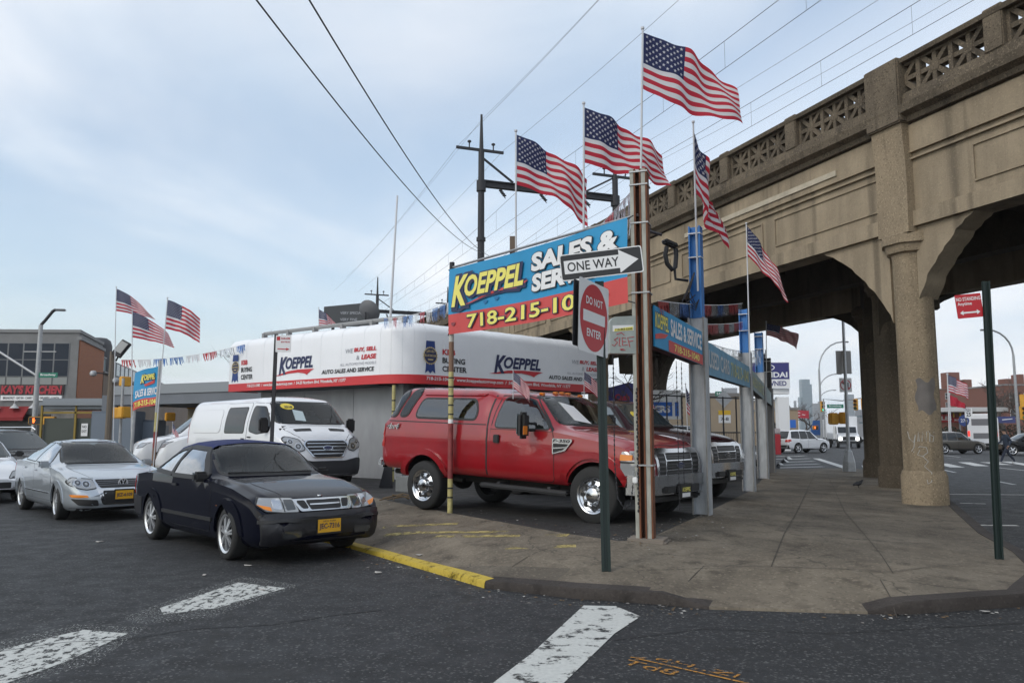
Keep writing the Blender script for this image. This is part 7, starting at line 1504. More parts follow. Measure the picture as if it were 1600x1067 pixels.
def signal(label, p, yaw, lit, group='traffic signals'):
    t = thing('traffic_signal', label, 'traffic light', p, yaw, group); q = MB(); q.box((0, 0, 0), (.34, .3, 1.0), bev=.03); q.build('housing', YBOX, t)
    for k, c in enumerate(("red", "amber", "green")):
        z = .32 - .32 * k; on_ = lit == c; col = dict(red=(.8, .02, .015), amber=(.8, .35, .02), green=(.05, .75, .45))[c]
        q = MB(); q.use(mat("signal %s %s" % (c, on_), col if on_ else tuple(x * .10 for x in col), .3, emit=2.5 if on_ else 0)); q.lathe([(.001, -.162), (.11, -.158)], (0, 0, z), 'Y', 14); q.use(BLK); q.lathe([(.115, -.15), (.125, -.30), (.13, -.30), (.13, -.15)], (0, 0, z), 'Y', 14); q.build('lens', None, t)
    return t
def ped_signal(label, p, yaw, hand=False, w=.42):
    t = thing('pedestrian_signal', label, 'pedestrian signal', p, yaw); q = MB(); q.box((0, 0, 0), (w, .3, .46), bev=.04); q.build('housing', YBOX, t)
    if hand:
        q = MB(); q.use(BLK); q.flat(rect(-w * .45, -.2, w * .45, .2), lambda a, b: V((a, -.153, b))); q.use(mat("lit orange hand", (1, .16, .02), .4, emit=2.0)); q.flat([(-.16, -.13), (-.06, -.13), (-.02, .0), (.0, .02), (-.03, .06), (-.06, .02), (-.06, .15), (-.09, .15), (-.09, .05), (-.10, .16), (-.13, .16), (-.13, .05), (-.15, .14), (-.18, .13), (-.17, .0)], lambda a, b: V((a, -.156, b))); q.build('display', None, t, norm=False)
    return t
lp_ = px_at(50, 47, 0); t = street_lamp('grey street lamp with a banner arm in front of the grey restaurant', lp_, 8.9, .75, R(12), .17, .95, head=2)
q = MB(); q.tube([(0, 0, 4.9), (-2.6, .3, 6.4), (-3.4, .4, 6.6)], .07, 8); q.tube([(-.9, 0, 6.35), (1.0, 0, 6.35)], .035, 6); q.build('mast_arm', GALV, t)
q = MB(); q.use(mat("street sign green", (.0, .16, .10), .5)).box((.75, -.2, 4.95), (1.1, .04, .30)); q.use(SIGNW); text(q, "Broadway", .3, 4.88, .9, .16, lambda a, b, s: V((a, -.224, b)), .02); o = q.build('street_sign', None, None); o.location = lp_; tag(o, 'green street name sign on the lamp post in front of the restaurant', 'sign')
ped_signal('pedestrian signal showing an orange hand beside the restaurant lamp post', dpt(58, 657, 46), 0, True, .85); ped_signal('yellow pedestrian signal box beside the lit orange hand', dpt(78, 657, 46), 0, False, .7)
p = px_at(185, 34, 0.); t = thing('signal_pole', 'pale signal pole with yellow boxes left of the small banner', 'pole', p); q = MB(); q.tube([(0, 0, 0), (0, 0, 3.9)], .06, 8); q.build('pole', GALV, t)
ped_signal('large yellow signal box seen from behind, left of the small banner pole', dpt(183, 645, 33.7), 0, False, .75); ped_signal('slim yellow signal box beside the large one near the small banner', dpt(196, 644, 33.5), R(70), False, .6)
ped_signal('upper yellow signal behind the small banner top', dpt(196, 596, 38), R(60), False, .5); ped_signal('yellow signal box beyond the white panel van', dpt(266, 651, 44), R(40), False, .5); ped_signal('small yellow signal above the roof of the panel van', dpt(299, 632, 44), R(20), False, .5)
p = dpt(176, 560, 28); q = MB(); q.tube([(0, 0, -5.2), (0, 0, .25)], .13, 8, .10); o = q.build('timber_pole', mat("weathered timber", (.17, .14, .11), .9, var=.3, vs=6, stretch=(4, 4, .4))); o.location = p; tag(o, 'weathered timber pole with floodlights at the far end of the lot', 'pole')
t = thing('floodlight', 'square floodlight tilted on the timber pole under the three flags', 'floodlight', dpt(190, 545, 27.8)); q = MB(); q.box((0, 0, 0), (.36, .12, .62), M=MX.Rotation(R(28), 4, 'Y') @ MX.Rotation(R(-20), 4, 'X'), bev=.02); q.build('lamp_head', BLK, t); q = MB(); q.use(mat("floodlight glass", (.35, .35, .33), .2)).box((.02, -.07, .05), (.26, .04, .42), M=MX.Rotation(R(28), 4, 'Y') @ MX.Rotation(R(-20), 4, 'X')); q.build('glass', None, t); q = MB(); q.tube([(-.1, .05, -.2), (-.22, .1, -.42)], .03, 6); q.build('bracket', DKST, t)
for px, py, lb in ((146, 584, 'left camera-like lamp on a bracket arm by the timber pole'), (181, 595, 'right small lamp on a bracket below the timber pole top')):
    t = thing('wall_lamp', lb, 'lamp', dpt(px, py, 28)); q = MB(); q.lathe([(.001, -.1), (.1, -.06), (.12, .02), (.08, .1), (.001, .12)], (0, 0, 0), 'Z', 12); q.build('lamp_head', GALV, t, smooth=50); q = MB(); q.tube([(0, 0, .05), (.7 if px < 160 else -.1, .1, -.02)], .025, 6); q.build('arm', DKST, t)
# ------------------------------------------------------------------ far right: the avenue
pl_ = at(1327, 736, .14); t = thing('sign_pole', 'tall grey pole with a footing at the pavement end, carrying traffic signs', 'pole', pl_); q = MB(); q.tube([(0, 0, 0), (dpt(1317, 500, 31.9) - pl_)], .07, 10, .055); q.build('pole', GALV, t, smooth=40); q = MB(); q.lathe([(.26, 0), (.24, .35), (.14, .75), (.09, .8)], (0, 0, 0), 'Z', 6); q.build('footing', GALV, t)
f = Fr(dpt(1318, 566, 31.7), (1, .05, 0)); q = MB(); q.use(mat("bare sign back", (.33, .32, .31), .5)); q.prism(rnd(rect(-.31, -.46, .31, .46), .02), f.p, -.005, .005); tag(q.build('sign_blank', None), 'plain grey back of a large sign high on the grey pole', 'sign')
f = Fr(dpt(1321, 601.5, 31.65), (1, .05, 0)); q = MB(); q.use(SIGNW); q.prism(rnd(rect(-.25, -.28, .25, .28), .02), f.p, -.005, .003); q.use(INK); q.flat(rect(.06, -.15, .12, .10), lambda a, b: f.p(a, b, .006)); q.flat(rect(-.06, .05, .06, .11), lambda a, b: f.p(a, b, .0065)); q.flat([(-.16, .08), (-.06, .15), (-.06, .01)], lambda a, b: f.p(a, b, .006)); q.flat([(-.02, -.15), (.03, -.15), (-.02, .06), (-.06, .05)], lambda a, b: f.p(a, b, .0062)); q.use(RED)
o2 = oval(0, 0, .22, .22, 32); i2 = oval(0, 0, .185, .185, 32)
q.add([f.p(*p_, .009) for p_ in o2] + [f.p(*p_, .009) for p_ in i2], [(k, (k + 1) % 32, 32 + (k + 1) % 32, 32 + k) for k in range(32)]); q.flat([(-.15, .13), (-.13, .15), (.15, -.13), (.13, -.15)], lambda a, b: f.p(a, b, .0085)); tag(q.build('no_turn_sign', None, norm=False), 'square white no left turn sign with a red ring on the grey pole', 'sign')
ped_signal('left yellow pedestrian signal box on the grey pole', dpt(1302, 654, 31.6), R(4), False, .34); ped_signal('right yellow pedestrian signal box on the grey pole', dpt(1318, 653, 31.5), R(30), False, .32)
rl = at(1285, 700); rl = px_at(1285, 78, 0); street_lamp('tall street lamp with curved arm behind the green signal', rl, 10.5, 2.6, R(5), .13, 2.8); street_lamp('second street lamp farther along the avenue behind the first', px_at(1284, 105, 0), 9.3, 2.6, R(5), .13, 2.2); street_lamp('third and smallest street lamp of the far row', px_at(1283, 140, 0), 9.0, 2.6, R(5), .13, 2.0)
street_lamp('street lamp with a long curved arm right of the dark sign post', px_at(1594, 62, 0), 9.6, 1.9, R(180), .13, 2.0)
signal('signal showing green beside the far street lamp', dpt(1285, 635, 75), 0, 'green'); signal('green lit signal cut off by the right edge', dpt(1598, 645, 58), 0, 'green'); signal('upper yellow signal at the right edge above the green one', dpt(1597, 627, 58), R(60), 'none')
ma = dpt(1345, 622, 72); t = thing('signal_mast', 'thin mast arm holding signals and a green street sign over the crossing', 'mast', px_at(1290, 72, 0)); q = MB(); q.tube([px_at(1290, 72, 0) - t.location, px_at(1290, 72, 0) - t.location + V((0, 0, 4.6)), dpt(1315, 626, 72) - t.location, ma - t.location], .06, 6); q.build('mast_arm', GALV, t)
signal('left signal of the yellow pair hanging from the mast arm', dpt(1337, 632, 71.5), R(-40), 'none'); signal('red lit signal of the yellow pair on the mast arm', dpt(1349, 631, 71.5), R(20), 'red')
ped_signal('tiny lit orange hand signal beyond the white off-roader', dpt(1274, 668, 90), 0, True, .6); ped_signal('tiny lit hand signal seen through the lot between the posts', dpt(1122, 663, 60), 0, True, .5)
for px, py, w, s_, Y, lb in ((1305, 634.5, 1.45, "Broadway", 70, 'green Broadway street sign on the far mast arm'), (1126, 615, .75, "54 St", 55, 'small green street sign seen through the lot row')):
    f = Fr(dpt(px, py, Y), (1, 0, 0)); q = MB(); q.use(mat("street sign green", (0, 0, 0))); q.prism(rect(-w / 2, -.16, w / 2, .16), f.p, -.02, .0); q.use(SIGNW); text(q, s_, -w * .38, -.08, w * .76, .18, lambda a, b, s: f.p(a, b, .004), .02); tag(q.build('street_sign', None), lb, 'sign')
# blue dealer sign on its white pylon
f = Fr(dpt(1166, 606, 70), (1, -.1, 0)); t = thing('pylon_sign', 'tall blue and white car dealer pylon sign with white lettering', 'sign', px_at(1205, 70, 0)); iv = MX.Translation(-t.location); SWD = 3.75; q = MB(iv); q.use(SIGNW); q.prism(rect(0, 0, SWD, 2.25), f.p, -.3, 0); q.use(mat("dealer blue", (.03, .03, .16), .4)); q.flat(rect(.04, .75, SWD - .04, 2.2), lambda a, b: f.p(a, b, .005)); q.use(SIGNW); text(q, "HYUNDAI", .2, .9, SWD - .4, .48, lambda a, b, s: f.p(a, b, .01), .03)
ring_o, ring_i = oval(1.95, 1.78, .54, .27, 32), oval(1.95, 1.78, .45, .2, 32); q.add([f.p(*k, .01) for k in ring_o] + [f.p(*k, .01) for k in ring_i], [(k, (k + 1) % 32, 32 + (k + 1) % 32, 32 + k) for k in range(32)])
q.flat([(1.05, 1.12), (1.11, 1.12), (1.16, 1.2), (1.28, 1.2), (1.33, 1.32), (1.39, 1.32), (1.30, 1.12), (1.24, 1.12), (1.27, 1.17), (1.18, 1.17)], lambda a, b: f.p(a, b, .011)) if False else None
q.use(mat("dealer blue", (0, 0, 0))); text(q, "PRE-OWNED", .4, .16, SWD - .7, .44, lambda a, b, s: f.p(a, b, .006), .03); q.build('panel', None, t, norm=False)
q = MB(iv); q.use(SIGNW); q.box(px_at(1223, 70.5, 2.3), (1.0, .8, 4.8), bev=.02); q.box(px_at(1208, 70.4, 5.2), (2.6, .8, .5), bev=.02); q.build('pylon', None, t)
f = Fr(dpt(1024, 650, 40), (1, 0, 0)); t = thing('dealer_sign', 'white board with a blue block reading RS seen between the beam and the post', 'sign', f.o); iv = MX.Translation(-f.o); q = MB(iv); q.use(SIGNW); q.prism(rect(-.4, -.15, 1.3, 1.3), f.p, -.1, 0); q.use(mat("bright sign blue", (.02, .13, .50), .4)); q.flat(rect(-.3, 0, .85, .70), lambda a, b: f.p(a, b, .005)); q.flat(rect(.99, 0, 1.17, .70), lambda a, b: f.p(a, b, .005)); q.use(SIGNW); text(q, "TIRERS"[3:], .0, .17, .75, .36, lambda a, b, s: f.p(a, b, .009), .05); q.build('panel', None, t, norm=False); q = MB(iv); q.box(f.p(.4, -2, -.05), (.15, .1, 3.8)); q.build('leg', GALV, t)
# low buildings beyond the lot
RF = mat("flat roof grey", (.2, .19, .18), .9)
block('low_shop', 'long low beige shop beyond the lot with a dark base', 'building', px_at(985, 58, 0), (1, 0, 0), 9, 8, 4.2, BEI, RF)
block('low_shop', 'second low beige block right of the white sign pylon', 'building', px_at(1199, 98, 0), (1, .12, 0), 2.3, 8, 5.4, BEI, RF)
block('low_shop', 'tan corner block with a small blue square beside the red off-brand roof', 'building', px_at(1228, 92, 0), (1, .1, 0), 1.6, 9, 4.2, mat("tan block", (.33, .25, .17), .9), RF)
p = px_at(1237, 330, 0); t = thing('brick_house', 'dark red brick house with a steep pyramid roof', 'house', p); q = MB(); q.box((0, 4, 4), (5, 6, 8.4)); q.build('wall', BRR, t); q = MB(); q.add([(-2.6, .9, 8), (2.6, .9, 8), (2.6, 7.1, 8), (-2.6, 7.1, 8), (0, 4, 14.5)], [(0, 1, 4), (1, 2, 4), (2, 3, 4), (3, 0, 4)]); q.build('roof', mat("slate", (.035, .035, .04), .8), t)
f = Fr(dpt(1234, 646, 105), (1, .1, -.05)); q = MB(); q.use(mat("shop red", (.45, .03, .05), .5)); q.prism(rect(0, -.5, 2.6, .5), f.p, -.1, 0); q.use(SIGNW); text(q, "Sofa City", .2, -.25, 2.1, .5, lambda a, b, s: f.p(a, b, .01), .02) if False else text(q, "~ C ~", .2, -.25, 1.9, .5, lambda a, b, s: f.p(a, b, .01), .02); tag(q.build('shop_sign', None), 'small red slanted shop sign beside the pyramid roofed house', 'sign')
q = MB(); q.use(mat("bright sign blue", (0, 0, 0))).box((0, 0, 0), (.9, .05, .9)); o = q.build('blue_placard', None); o.location = dpt(1237, 662, 90); tag(o, 'small square blue placard on the tan corner block', 'placard')
q = MB(); q.prism([(0, 0), (5.5, 0), (5.0, 2.2), (.6, 2.2)], lambda a, b, s: V((a, s, b)), 0, .3); o = q.build('blue_awning', mat("blue awning cloth", (.02, .08, .25), .8)); o.location = px_at(1266, 120, 1.2); tag(o, 'blue tarpaulin stall front behind the white off-roader', 'awning')
t = thing('purple_shopfront', 'purple-blue shop awning with red letters seen through the lot beside the grey office', 'shop', px_at(940, 44, 0)); iv = MX.Translation(-t.location); f = Fr(px_at(940, 44, 2.6), (1, 0, 0)); q = MB(iv); q.use(mat("purple awning", (.05, .05, .20), .7)); q.prism([(0, 0), (3.6, 0), (3.2, 1.35), (1.5, 1.75), (.2, 1.4)], f.p, -1.0, 0); q.build('awning', None, t); q = MB(iv); q.use(mat("sign letters red", (0, 0, 0))); text(q, "Cash", .75, .75, .8, .36, lambda a, b, s: f.p(a, b, .01), .04); text(q, "Cars", .85, .38, .75, .32, lambda a, b, s: f.p(a, b, .01), .04); q.build('lettering', None, t, norm=False); q = MB(iv); q.prism(rect(0, -2.5, 3.6, -.02), f.p, -3, -.4); q.build('wall', mat("dark shop wall", (.06, .055, .05), .8), t)
# the skyline
GT = mat("blue glass tower", (.14, .21, .25), .25, .2, var=.25, vs=.06); GT2 = mat("pale tower", (.22, .26, .29), .5, var=.2, vs=.05); GT3 = mat("grey far block", (.26, .27, .29), .8, var=.2, vs=.05)
def tower(label, x0, x1, ytop, Y, m, steps=(), floors=0):
    p = px_at((x0 + x1) / 2, Y, 0); w = (x1 - x0) / 1244 * Y; h = hz_at(ytop, Y); t = thing('far_tower', label, 'tower', p); q = MB(); q.box((0, w / 2, h / 2), (w, w, h)); 
    for a, b, yt in steps: q.box((((a + b) / 2 - (x0 + x1) / 2) / 1244 * Y, w / 2 + .3, hz_at(yt, Y) / 2), ((b - a) / 1244 * Y, w * .8, hz_at(yt, Y)))
    q.build('wall', m, t); q = MB(); n = max(4, int(h / 7))
    for k in range(1, n): q.box((0, w / 2, k * h / n), (w + .4, w + .4, .9))
    q.build('floor_band', mat("floor band", (.10, .13, .15), .4), t); return t
tower('tall pale blue glass tower on the skyline under the viaduct', 1256, 1268.5, 592.5, 1500, GT, ((1253, 1257, 620), (1268, 1272, 600)))
tower('square glass tower beside the yellow signals on the skyline', 1326, 1337, 616, 1300, GT2, ((1330, 1343, 645),)); tower('low pale tower left of the glass tower', 1226, 1233, 622, 1400, GT3); tower('slim pale tower just left of the pyramid roof', 1243, 1246, 626, 1350, GT3); tower('faint low block between the towers', 1274, 1283, 630, 1250, GT3, ((1283, 1291, 627),)); tower('pale tower behind the dealer pylon', 1188, 1206, 598, 900, GT3); tower('far tower seen through the lot between the posts', 1136, 1154, 606, 900, GT3, ((1110, 1122, 622), (1122, 1136, 630)))
tower('wide pale block behind the box trucks', 1345, 1362, 640, 420, GT3, ((1338, 1352, 655),)); tower('long low grey block at the end of the avenue', 1322, 1362, 662, 300, GT3)
# brick flats on the right and the restaurant with the arches
ao = px_at(1440, 175, 0); t, F4, iv = block('apartment_block', 'long red brick apartment block with white windows across the avenue', 'building', ao, (1, .04, 0), 34, 14, 10.9, BRR, mat("flats parapet", (.16, .1, .08), .9))
xs = [1.5 + k * 2.45 for k in range(13)]; windows(t, iv, F4, xs, (2.4, 4.6, 6.8, 8.9), 1.05, 1.3, mat("window white", (.55, .55, .54), .6), DGL, 1)
q = MB(iv); q.use(BRR)
for x, w, h in ((9, 2.6, 4.0), (12.2, 1.6, 2.4), (22.5, 3.2, 2.6), (24.5, 1.0, 3.6), (31, 4, 4.4)): q.box(F4.p(x, 10.9 + h / 2, -3), (w, 3, h))
for x in (4, 6.5, 15, 17, 19, 27): q.tube([F4.p(x, 11, -1), F4.p(x, 12.5, -1)], .05, 5)
q.build('roof_hut', None, t)
ao2 = px_at(1575, 130, 0); t, F5, iv = block('apartment_block', 'nearer dark brick block behind the right street lamp', 'building', ao2, (1, .02, 0), 18, 14, 9.2, BRR); windows(t, iv, F5, [1.2 + 2.4 * k for k in range(6)], (4, 6.6), .9, 1.3, mat("window white", (0, 0, 0)), DGL, 1)
p = px_at(1462, 92, 0); t = thing('fast_food_restaurant', 'low red and white fast food restaurant with golden arches on its roof sign', 'restaurant', p); q = MB(); q.box((2.6, 4, 1.9), (6.4, 8, 3.8)); q.build('wall', mat("fast food wall", (.30, .14, .10), .8), t); q = MB(); q.box((2.6, -.1, 4.1), (6.6, 8.6, .5), bev=.05); q.build('roof', mat("white fascia", (.5, .5, .5), .6), t)
ym = mat("golden yellow", (.80, .55, .06), .4); gx, gz0 = (1488 - 1462) / 1244 * 92, hz_at(652, 91.5)
q = MB()
for k in (0, 1):
    P = []
    for i in range(17): a = PI * i / 16; P.append(V((gx + k * .76 + .38 - .37 * cos(a), -.6, gz0 + 1.1 * math.sin(a) ** .62)))
    q.tube(P, .075, 8)
q.build('arches', ym, t, smooth=50)
q = MB(); q.use(mat("fast food red", (.42, .02, .02), .5)).box((gx + .75, -.5, gz0 - .3), (1.7, .3, .5)); q.use(SIGNW); text(q, "McDonald's", gx + .05, gz0 - .42, 1.4, .25, lambda a, b, s: V((a, -.66, b)), .02); q.build('sign_board', None, t); q = MB(); q.tube([(gx + .75, -.4, 0), (gx + .75, -.4, gz0 - .5)], .12, 8); q.build('sign_leg', GALV, t)
q = MB(); q.use(mat("fast food red", (0, 0, 0))).box((.6, -.2, 3.2), (3.4, .15, .9)); q.use(SIGNW); text(q, "STAPLES"[1:], -.9, 3.0, 2.8, .45, lambda a, b, s: V((a, -.285, b)), .03); q.build('shop_sign', None, t)
f = Fr(dpt(1564, 655.5, 78), (1, 0, 0)); q = MB(); q.use(mat("sign navy light", (.04, .05, .16), .5)); q.prism(oval(0, 0, .75, .32, 24), f.p, -.1, 0); q.prism(rect(-.1, -.32, 1.4, .32), f.p, -.09, -.004); q.use(SIGNW); text(q, "DINER", .1, -.12, 1.0, .22, lambda a, b, s: f.p(a, b, .006), .02) if False else q.flat([(.1, -.05), (1.1, .05), (1.1, .12), (.1, .03)], lambda a, b: f.p(a, b, .006)); tag(q.build('shop_sign', None), 'dark blue rounded shop sign behind the sign post at right', 'sign')
f = Fr(dpt(1513, 645, 70), (1, 0, 0)); t = thing('speed_sign', 'small white speed limit sign in front of the restaurant', 'sign', px_at(1513, 70, 0)); iv = MX.Translation(-t.location); q = MB(iv); q.use(SIGNW); q.prism(rect(-.33, -.42, .33, .42), f.p, -.01, 0); q.use(INK); text(q, "25", -.2, -.3, .4, .34, lambda a, b, s: f.p(a, b, .004), .03); text(q, "SPEED", -.24, .24, .48, .11, lambda a, b, s: f.p(a, b, .004), .02); text(q, "LIMIT", -.22, .09, .44, .11, lambda a, b, s: f.p(a, b, .004), .02); q.build('panel', None, t, norm=False); q = MB(); q.tube([(0, .05, 0), (0, .05, 4)], .05, 6); q.build('pole', DKST, t)
f = Fr(dpt(1506, 657, 72), (1, 0, 0)); q = MB(); q.use(mat("route sign blue", (.03, .06, .22), .5)); q.prism(oval(0, 0, .5, .52, 8), f.p, -.02, 0); q.use(SIGNW); text(q, "278", -.3, -.15, .6, .3, lambda a, b, s: f.p(a, b, .004), .02); tag(q.build('route_sign', None), 'blue route shield sign under the golden arches', 'sign')
f = Fr(dpt(1132, 648, 50), (1, 0, 0)); t = thing('crossing_sign', 'yellow and white road sign seen between the second and first posts', 'sign', px_at(1132, 50, 0)); iv = MX.Translation(-t.location); q = MB(iv); q.use(mat("warning yellow", (.72, .45, .03), .5)); q.prism(rect(-.38, 0, .38, .28), f.p, -.01, 0); q.use(SIGNW); q.prism(rect(-.38, -.5, .38, -.01), f.p, -.01, 0); q.use(INK); text(q, "7-8", -.25, -.35, .5, .2, lambda a, b, s: f.p(a, b, .004), .02); q.use(GALV); q.prism([(0, .45), (.55, 1.0), (0, 1.55), (-.55, 1.0)], f.p, -.02, -.012); q.build('panel', None, t); q = MB(); q.tube([(0, .06, 0), (0, .06, 4.4)], .05, 6); q.build('pole', GALV, t)
p = px_at(1213, 52, 0); t = thing('newspaper_box', 'narrow red newspaper box behind the last post of the row', 'newspaper box', p); q = MB(); q.box((0, 0, .75), (.5, .5, 1.5), bev=.04); q.build('case', mat("box red", (.40, .02, .03), .5), t); q = MB(); q.box((0, -.05, 1.7), (.5, .4, .35), bev=.05); q.build('hood', mat("box hood pale", (.45, .4, .4), .5), t)
# wire fence at the back of the lot
t = thing('lot_fence', 'thin steel pipe fence with mesh along the back of the lot', 'fence', px_at(1035, 31, .2)); iv = MX.Translation(-t.location); a, b = px_at(1020, 30, .2), px_at(1192, 34, .2); q = MB(iv)
for z in (1.4, 2.8): q.tube([a + V((0, 0, z)), b + V((0, 0, z))], .03, 6)
for k in range(9): p = a.lerp(b, k / 8); q.tube([p, p + V((0, 0, 2.85))], .03, 6)
for k in range(60): p = a.lerp(b, k / 60); q.tube([p + V((0, 0, .1)), p + V((0, 0, 1.4))], .006, 4)
q.build('rail', DKST, t)
# ------------------------------------------------------------------ trees and shrubs
BARK = mat("grey bark", (.075, .06, .05), .9, var=.3, vs=8); TWIG = mat("bare twigs", (.085, .065, .055), .9)
def bare_tree(label, base, h, seed, spread=.5, name='bare_tree', group='bare trees beyond the streets', depth=5, r0=.16, fine=1):
    rr = random.Random(seed); t = thing(name, label, 'tree', base, 0, group); tk, cw = MB(), MB()
    def grow_(p, d, ln, r, k):
        P = [p]; q_ = p.copy(); dd = d.copy()
        for i in range(3): dd = (dd + V((rr.uniform(-1, 1), rr.uniform(-1, 1), rr.uniform(-.5, .6))) * .22).normalized(); q_ = q_ + dd * ln / 3; P.append(q_.copy())
        (tk if k < 2 else cw).tube(P, r, 6 if k < 2 else 4, r * .62, cap=False)
        if k >= depth: return
        n = 3 if k < 3 else 2 + fine
        for i in range(n):
            s = P[rr.choice((1, 2, 3, 3))]; a = rr.uniform(0, 2 * PI); nd = (dd * .75 + V((cos(a), sin(a), rr.uniform(-.1, .5))) * spread).normalized(); grow_(s, nd, ln * rr.uniform(.58, .78), r * .55, k + 1)
    grow_(V((0, 0, 0)), V((0, 0, 1)), h * .36, r0, 0); tk.build('trunk', BARK, t); cw.build('crown', TWIG, t); return t
bare_tree('wide bare tree in front of the brick flats, right of the dark sign post', px_at(1572, 96, 0), 9.2, 3, .8, r0=.42, depth=6); bare_tree('bare tree at the right edge in front of the dark brick block', px_at(1606, 85, 0), 7.5, 5, .75, r0=.34, depth=6); bare_tree('bare tree behind the white off-roader', px_at(1272, 150, 0), 8.5, 7, .55, r0=.2); bare_tree('bare tree left of the far street lamps', px_at(1262, 135, 0), 7.5, 8, .55, r0=.2); bare_tree('bare tree in front of the box trucks', px_at(1290, 170, 0), 9.5, 9, .5, r0=.2)
bare_tree('bare tree in the gap beside the grey office, in front of the purple awning', px_at(972, 38, .2), 7.5, 11, .7, r0=.13); bare_tree('wispy bare tree top poking over the office roof at left', px_at(440, 60, 0), 9.3, 13, .4, r0=.14); bare_tree('wispy bare tree top over the office roof, right of the other one', px_at(424, 66, 0), 10.2, 15, .35, r0=.14); bare_tree('faint bare tree right beside the awning left end', px_at(403, 60, 0), 8.6, 17, .35, r0=.12)
def shrub(label, base, w, h, seed, m):
    rr = random.Random(seed); t = thing('evergreen_shrub', label, 'shrub', base); q = MB(); n = 0
    while n < 1500:
        a, b, c = rr.uniform(-1, 1), rr.uniform(-1, 1), rr.uniform(0, 1); 
        if a * a + b * b + (2 * c - 1) ** 2 * .9 > 1 + .15 * sin(a * 9 + c * 7): continue
        p = V((a * w / 2, b * w / 2, c * h)); u = V((rr.uniform(-1, 1), rr.uniform(-1, 1), rr.uniform(-1, 1))).normalized() * .11; v = u.cross(V((rr.uniform(-1, 1), rr.uniform(-1, 1), 1))).normalized() * .07; q.add([p - u, p + v, p + u, p - v], [(0, 1, 2, 3)]); n += 1
    q.build('foliage', m, t, norm=False); q = MB(); q.tube([(0, 0, 0), (0, 0, h * .6)], .06, 6); q.build('stem', BARK, t)
EV = mat("dark evergreen", (.035, .038, .02), .8, var=.5, vs=3); shrub('round brown-green shrub beside the white sign pylon', px_at(1215, 72, 0), 2.4, 2.6, 1, EV); shrub('dark shrub behind the brown-grey off-roader', px_at(1484, 80, 0), 3.0, 2.2, 2, EV); shrub('dark hedge shrub right of the sign post by the bus', px_at(1590, 90, 0), 4.5, 2.6, 4, EV)
q = MB(); a, b = px_at(1466, 78, 0), px_at(1640, 80, 0)
for k, (w, h, c) in enumerate(((1.2, 1.6, 0),)): pass
# ------------------------------------------------------------------ the pedestrian
def skin_figure(name, joints, edges, parent, m, sub=2, root=0):
    me = bpy.data.meshes.new(name); me.from_pydata([j[0] for j in joints], edges, []); o = bpy.data.objects.new(name, me); COL.objects.link(o)
    o.modifiers.new('s', 'SKIN'); 
    for k, j in enumerate(joints): sv = me.skin_vertices[0].data[k]; sv.radius = j[1] if isinstance(j[1], tuple) else (j[1], j[1]); sv.use_root = (k == root)
    s = o.modifiers.new('u', 'SUBSURF'); s.levels = sub; s.render_levels = sub
    dg = bpy.context.evaluated_depsgraph_get(); m2 = bpy.data.meshes.new_from_object(o.evaluated_get(dg)); bpy.data.objects.remove(o); bpy.data.meshes.remove(me); m2.name = name
    o = bpy.data.objects.new(name, m2); COL.objects.link(o); o.parent = parent; m2.materials.clear(); m2.materials.append(m); m2.polygons.foreach_set("use_smooth", [True] * len(m2.polygons)); return o
pp = at(1575, 724); t = thing('person', 'person in a dark jacket and jeans striding over the crossing with a bag', 'person', pp, R(178))
SKN = mat("skin", (.32, .19, .13), .6); JKT = mat("dark jacket", (.02, .032, .055), .8); JEAN = mat("dark jeans", (.018, .024, .042), .85); SHOE = mat("pale shoes", (.4, .4, .4), .7); HAIR = mat("dark hair", (.02, .016, .014), .8)
J = [((0, 0, .95), .13), ((.03, 0, 1.15), (.16, .13)), ((.06, 0, 1.38), (.17, .13)), ((.08, 0, 1.50), .075), ((.11, 0, 1.60), .085), ((.12, 0, 1.70), .10),
     ((.0, .09, .90), .10), ((.24, .10, .52), .075), ((.40, .10, .12), .05), ((.50, .10, .045), .045), ((.0, -.09, .90), .10), ((-.10, -.09, .50), .075), ((-.38, -.10, .18), .05), ((-.36, -.10, .06), .045), ((-.24, -.10, .04), .04),
     ((.06, .20, 1.40), .07), ((-.08, .27, 1.14), .055), ((.06, .26, .93), .042), ((.10, .25, .85), .045), ((.06, -.20, 1.40), .07), ((.14, -.27, 1.14), .055), ((.34, -.22, 1.02), .042), ((.42, -.20, 1.01), .045)]
E_ = [(0, 1), (1, 2), (2, 3), (3, 4), (4, 5), (0, 6), (6, 7), (7, 8), (8, 9), (0, 10), (10, 11), (11, 12), (12, 13), (13, 14), (2, 15), (15, 16), (16, 17), (17, 18), (2, 19), (19, 20), (20, 21), (21, 22)]
body = skin_figure('body', J, E_, t, SKN)
for m_ in (JKT, JEAN, SHOE): body.data.materials.append(m_)
for p_ in body.data.polygons:
    c = p_.center; p_.material_index = 0 if c.z > 1.52 else 1 if c.z > .93 and not (c.x > .36) and not (abs(c.y) > .2 and c.z < .92) else 3 if c.z < .10 else (0 if (abs(c.y) > .19 and c.z < .92) or c.x > .36 and c.z > .9 else 2)
for hx, hy, hz_, sg in ((.10, .25, .82, 1), (.45, -.20, 1.0, -1)):
    q = MB()
    for k in range(4): q.tube([(hx + .01 * k, hy + (k - 1.5) * .02, hz_ + .02), (hx + .01 + .01 * k, hy + (k - 1.5) * .022, hz_ - .03), (hx - .005 + .008 * k, hy + (k - 1.5) * .02, hz_ - .065 - .008 * (k in (1, 2)))], .009, 5)
    q.tube([(hx + .03, hy - .03 * sg, hz_ + .03), (hx + .055, hy - .03 * sg, hz_ - .02)], .01, 5); q.build('hand', SKN, t)
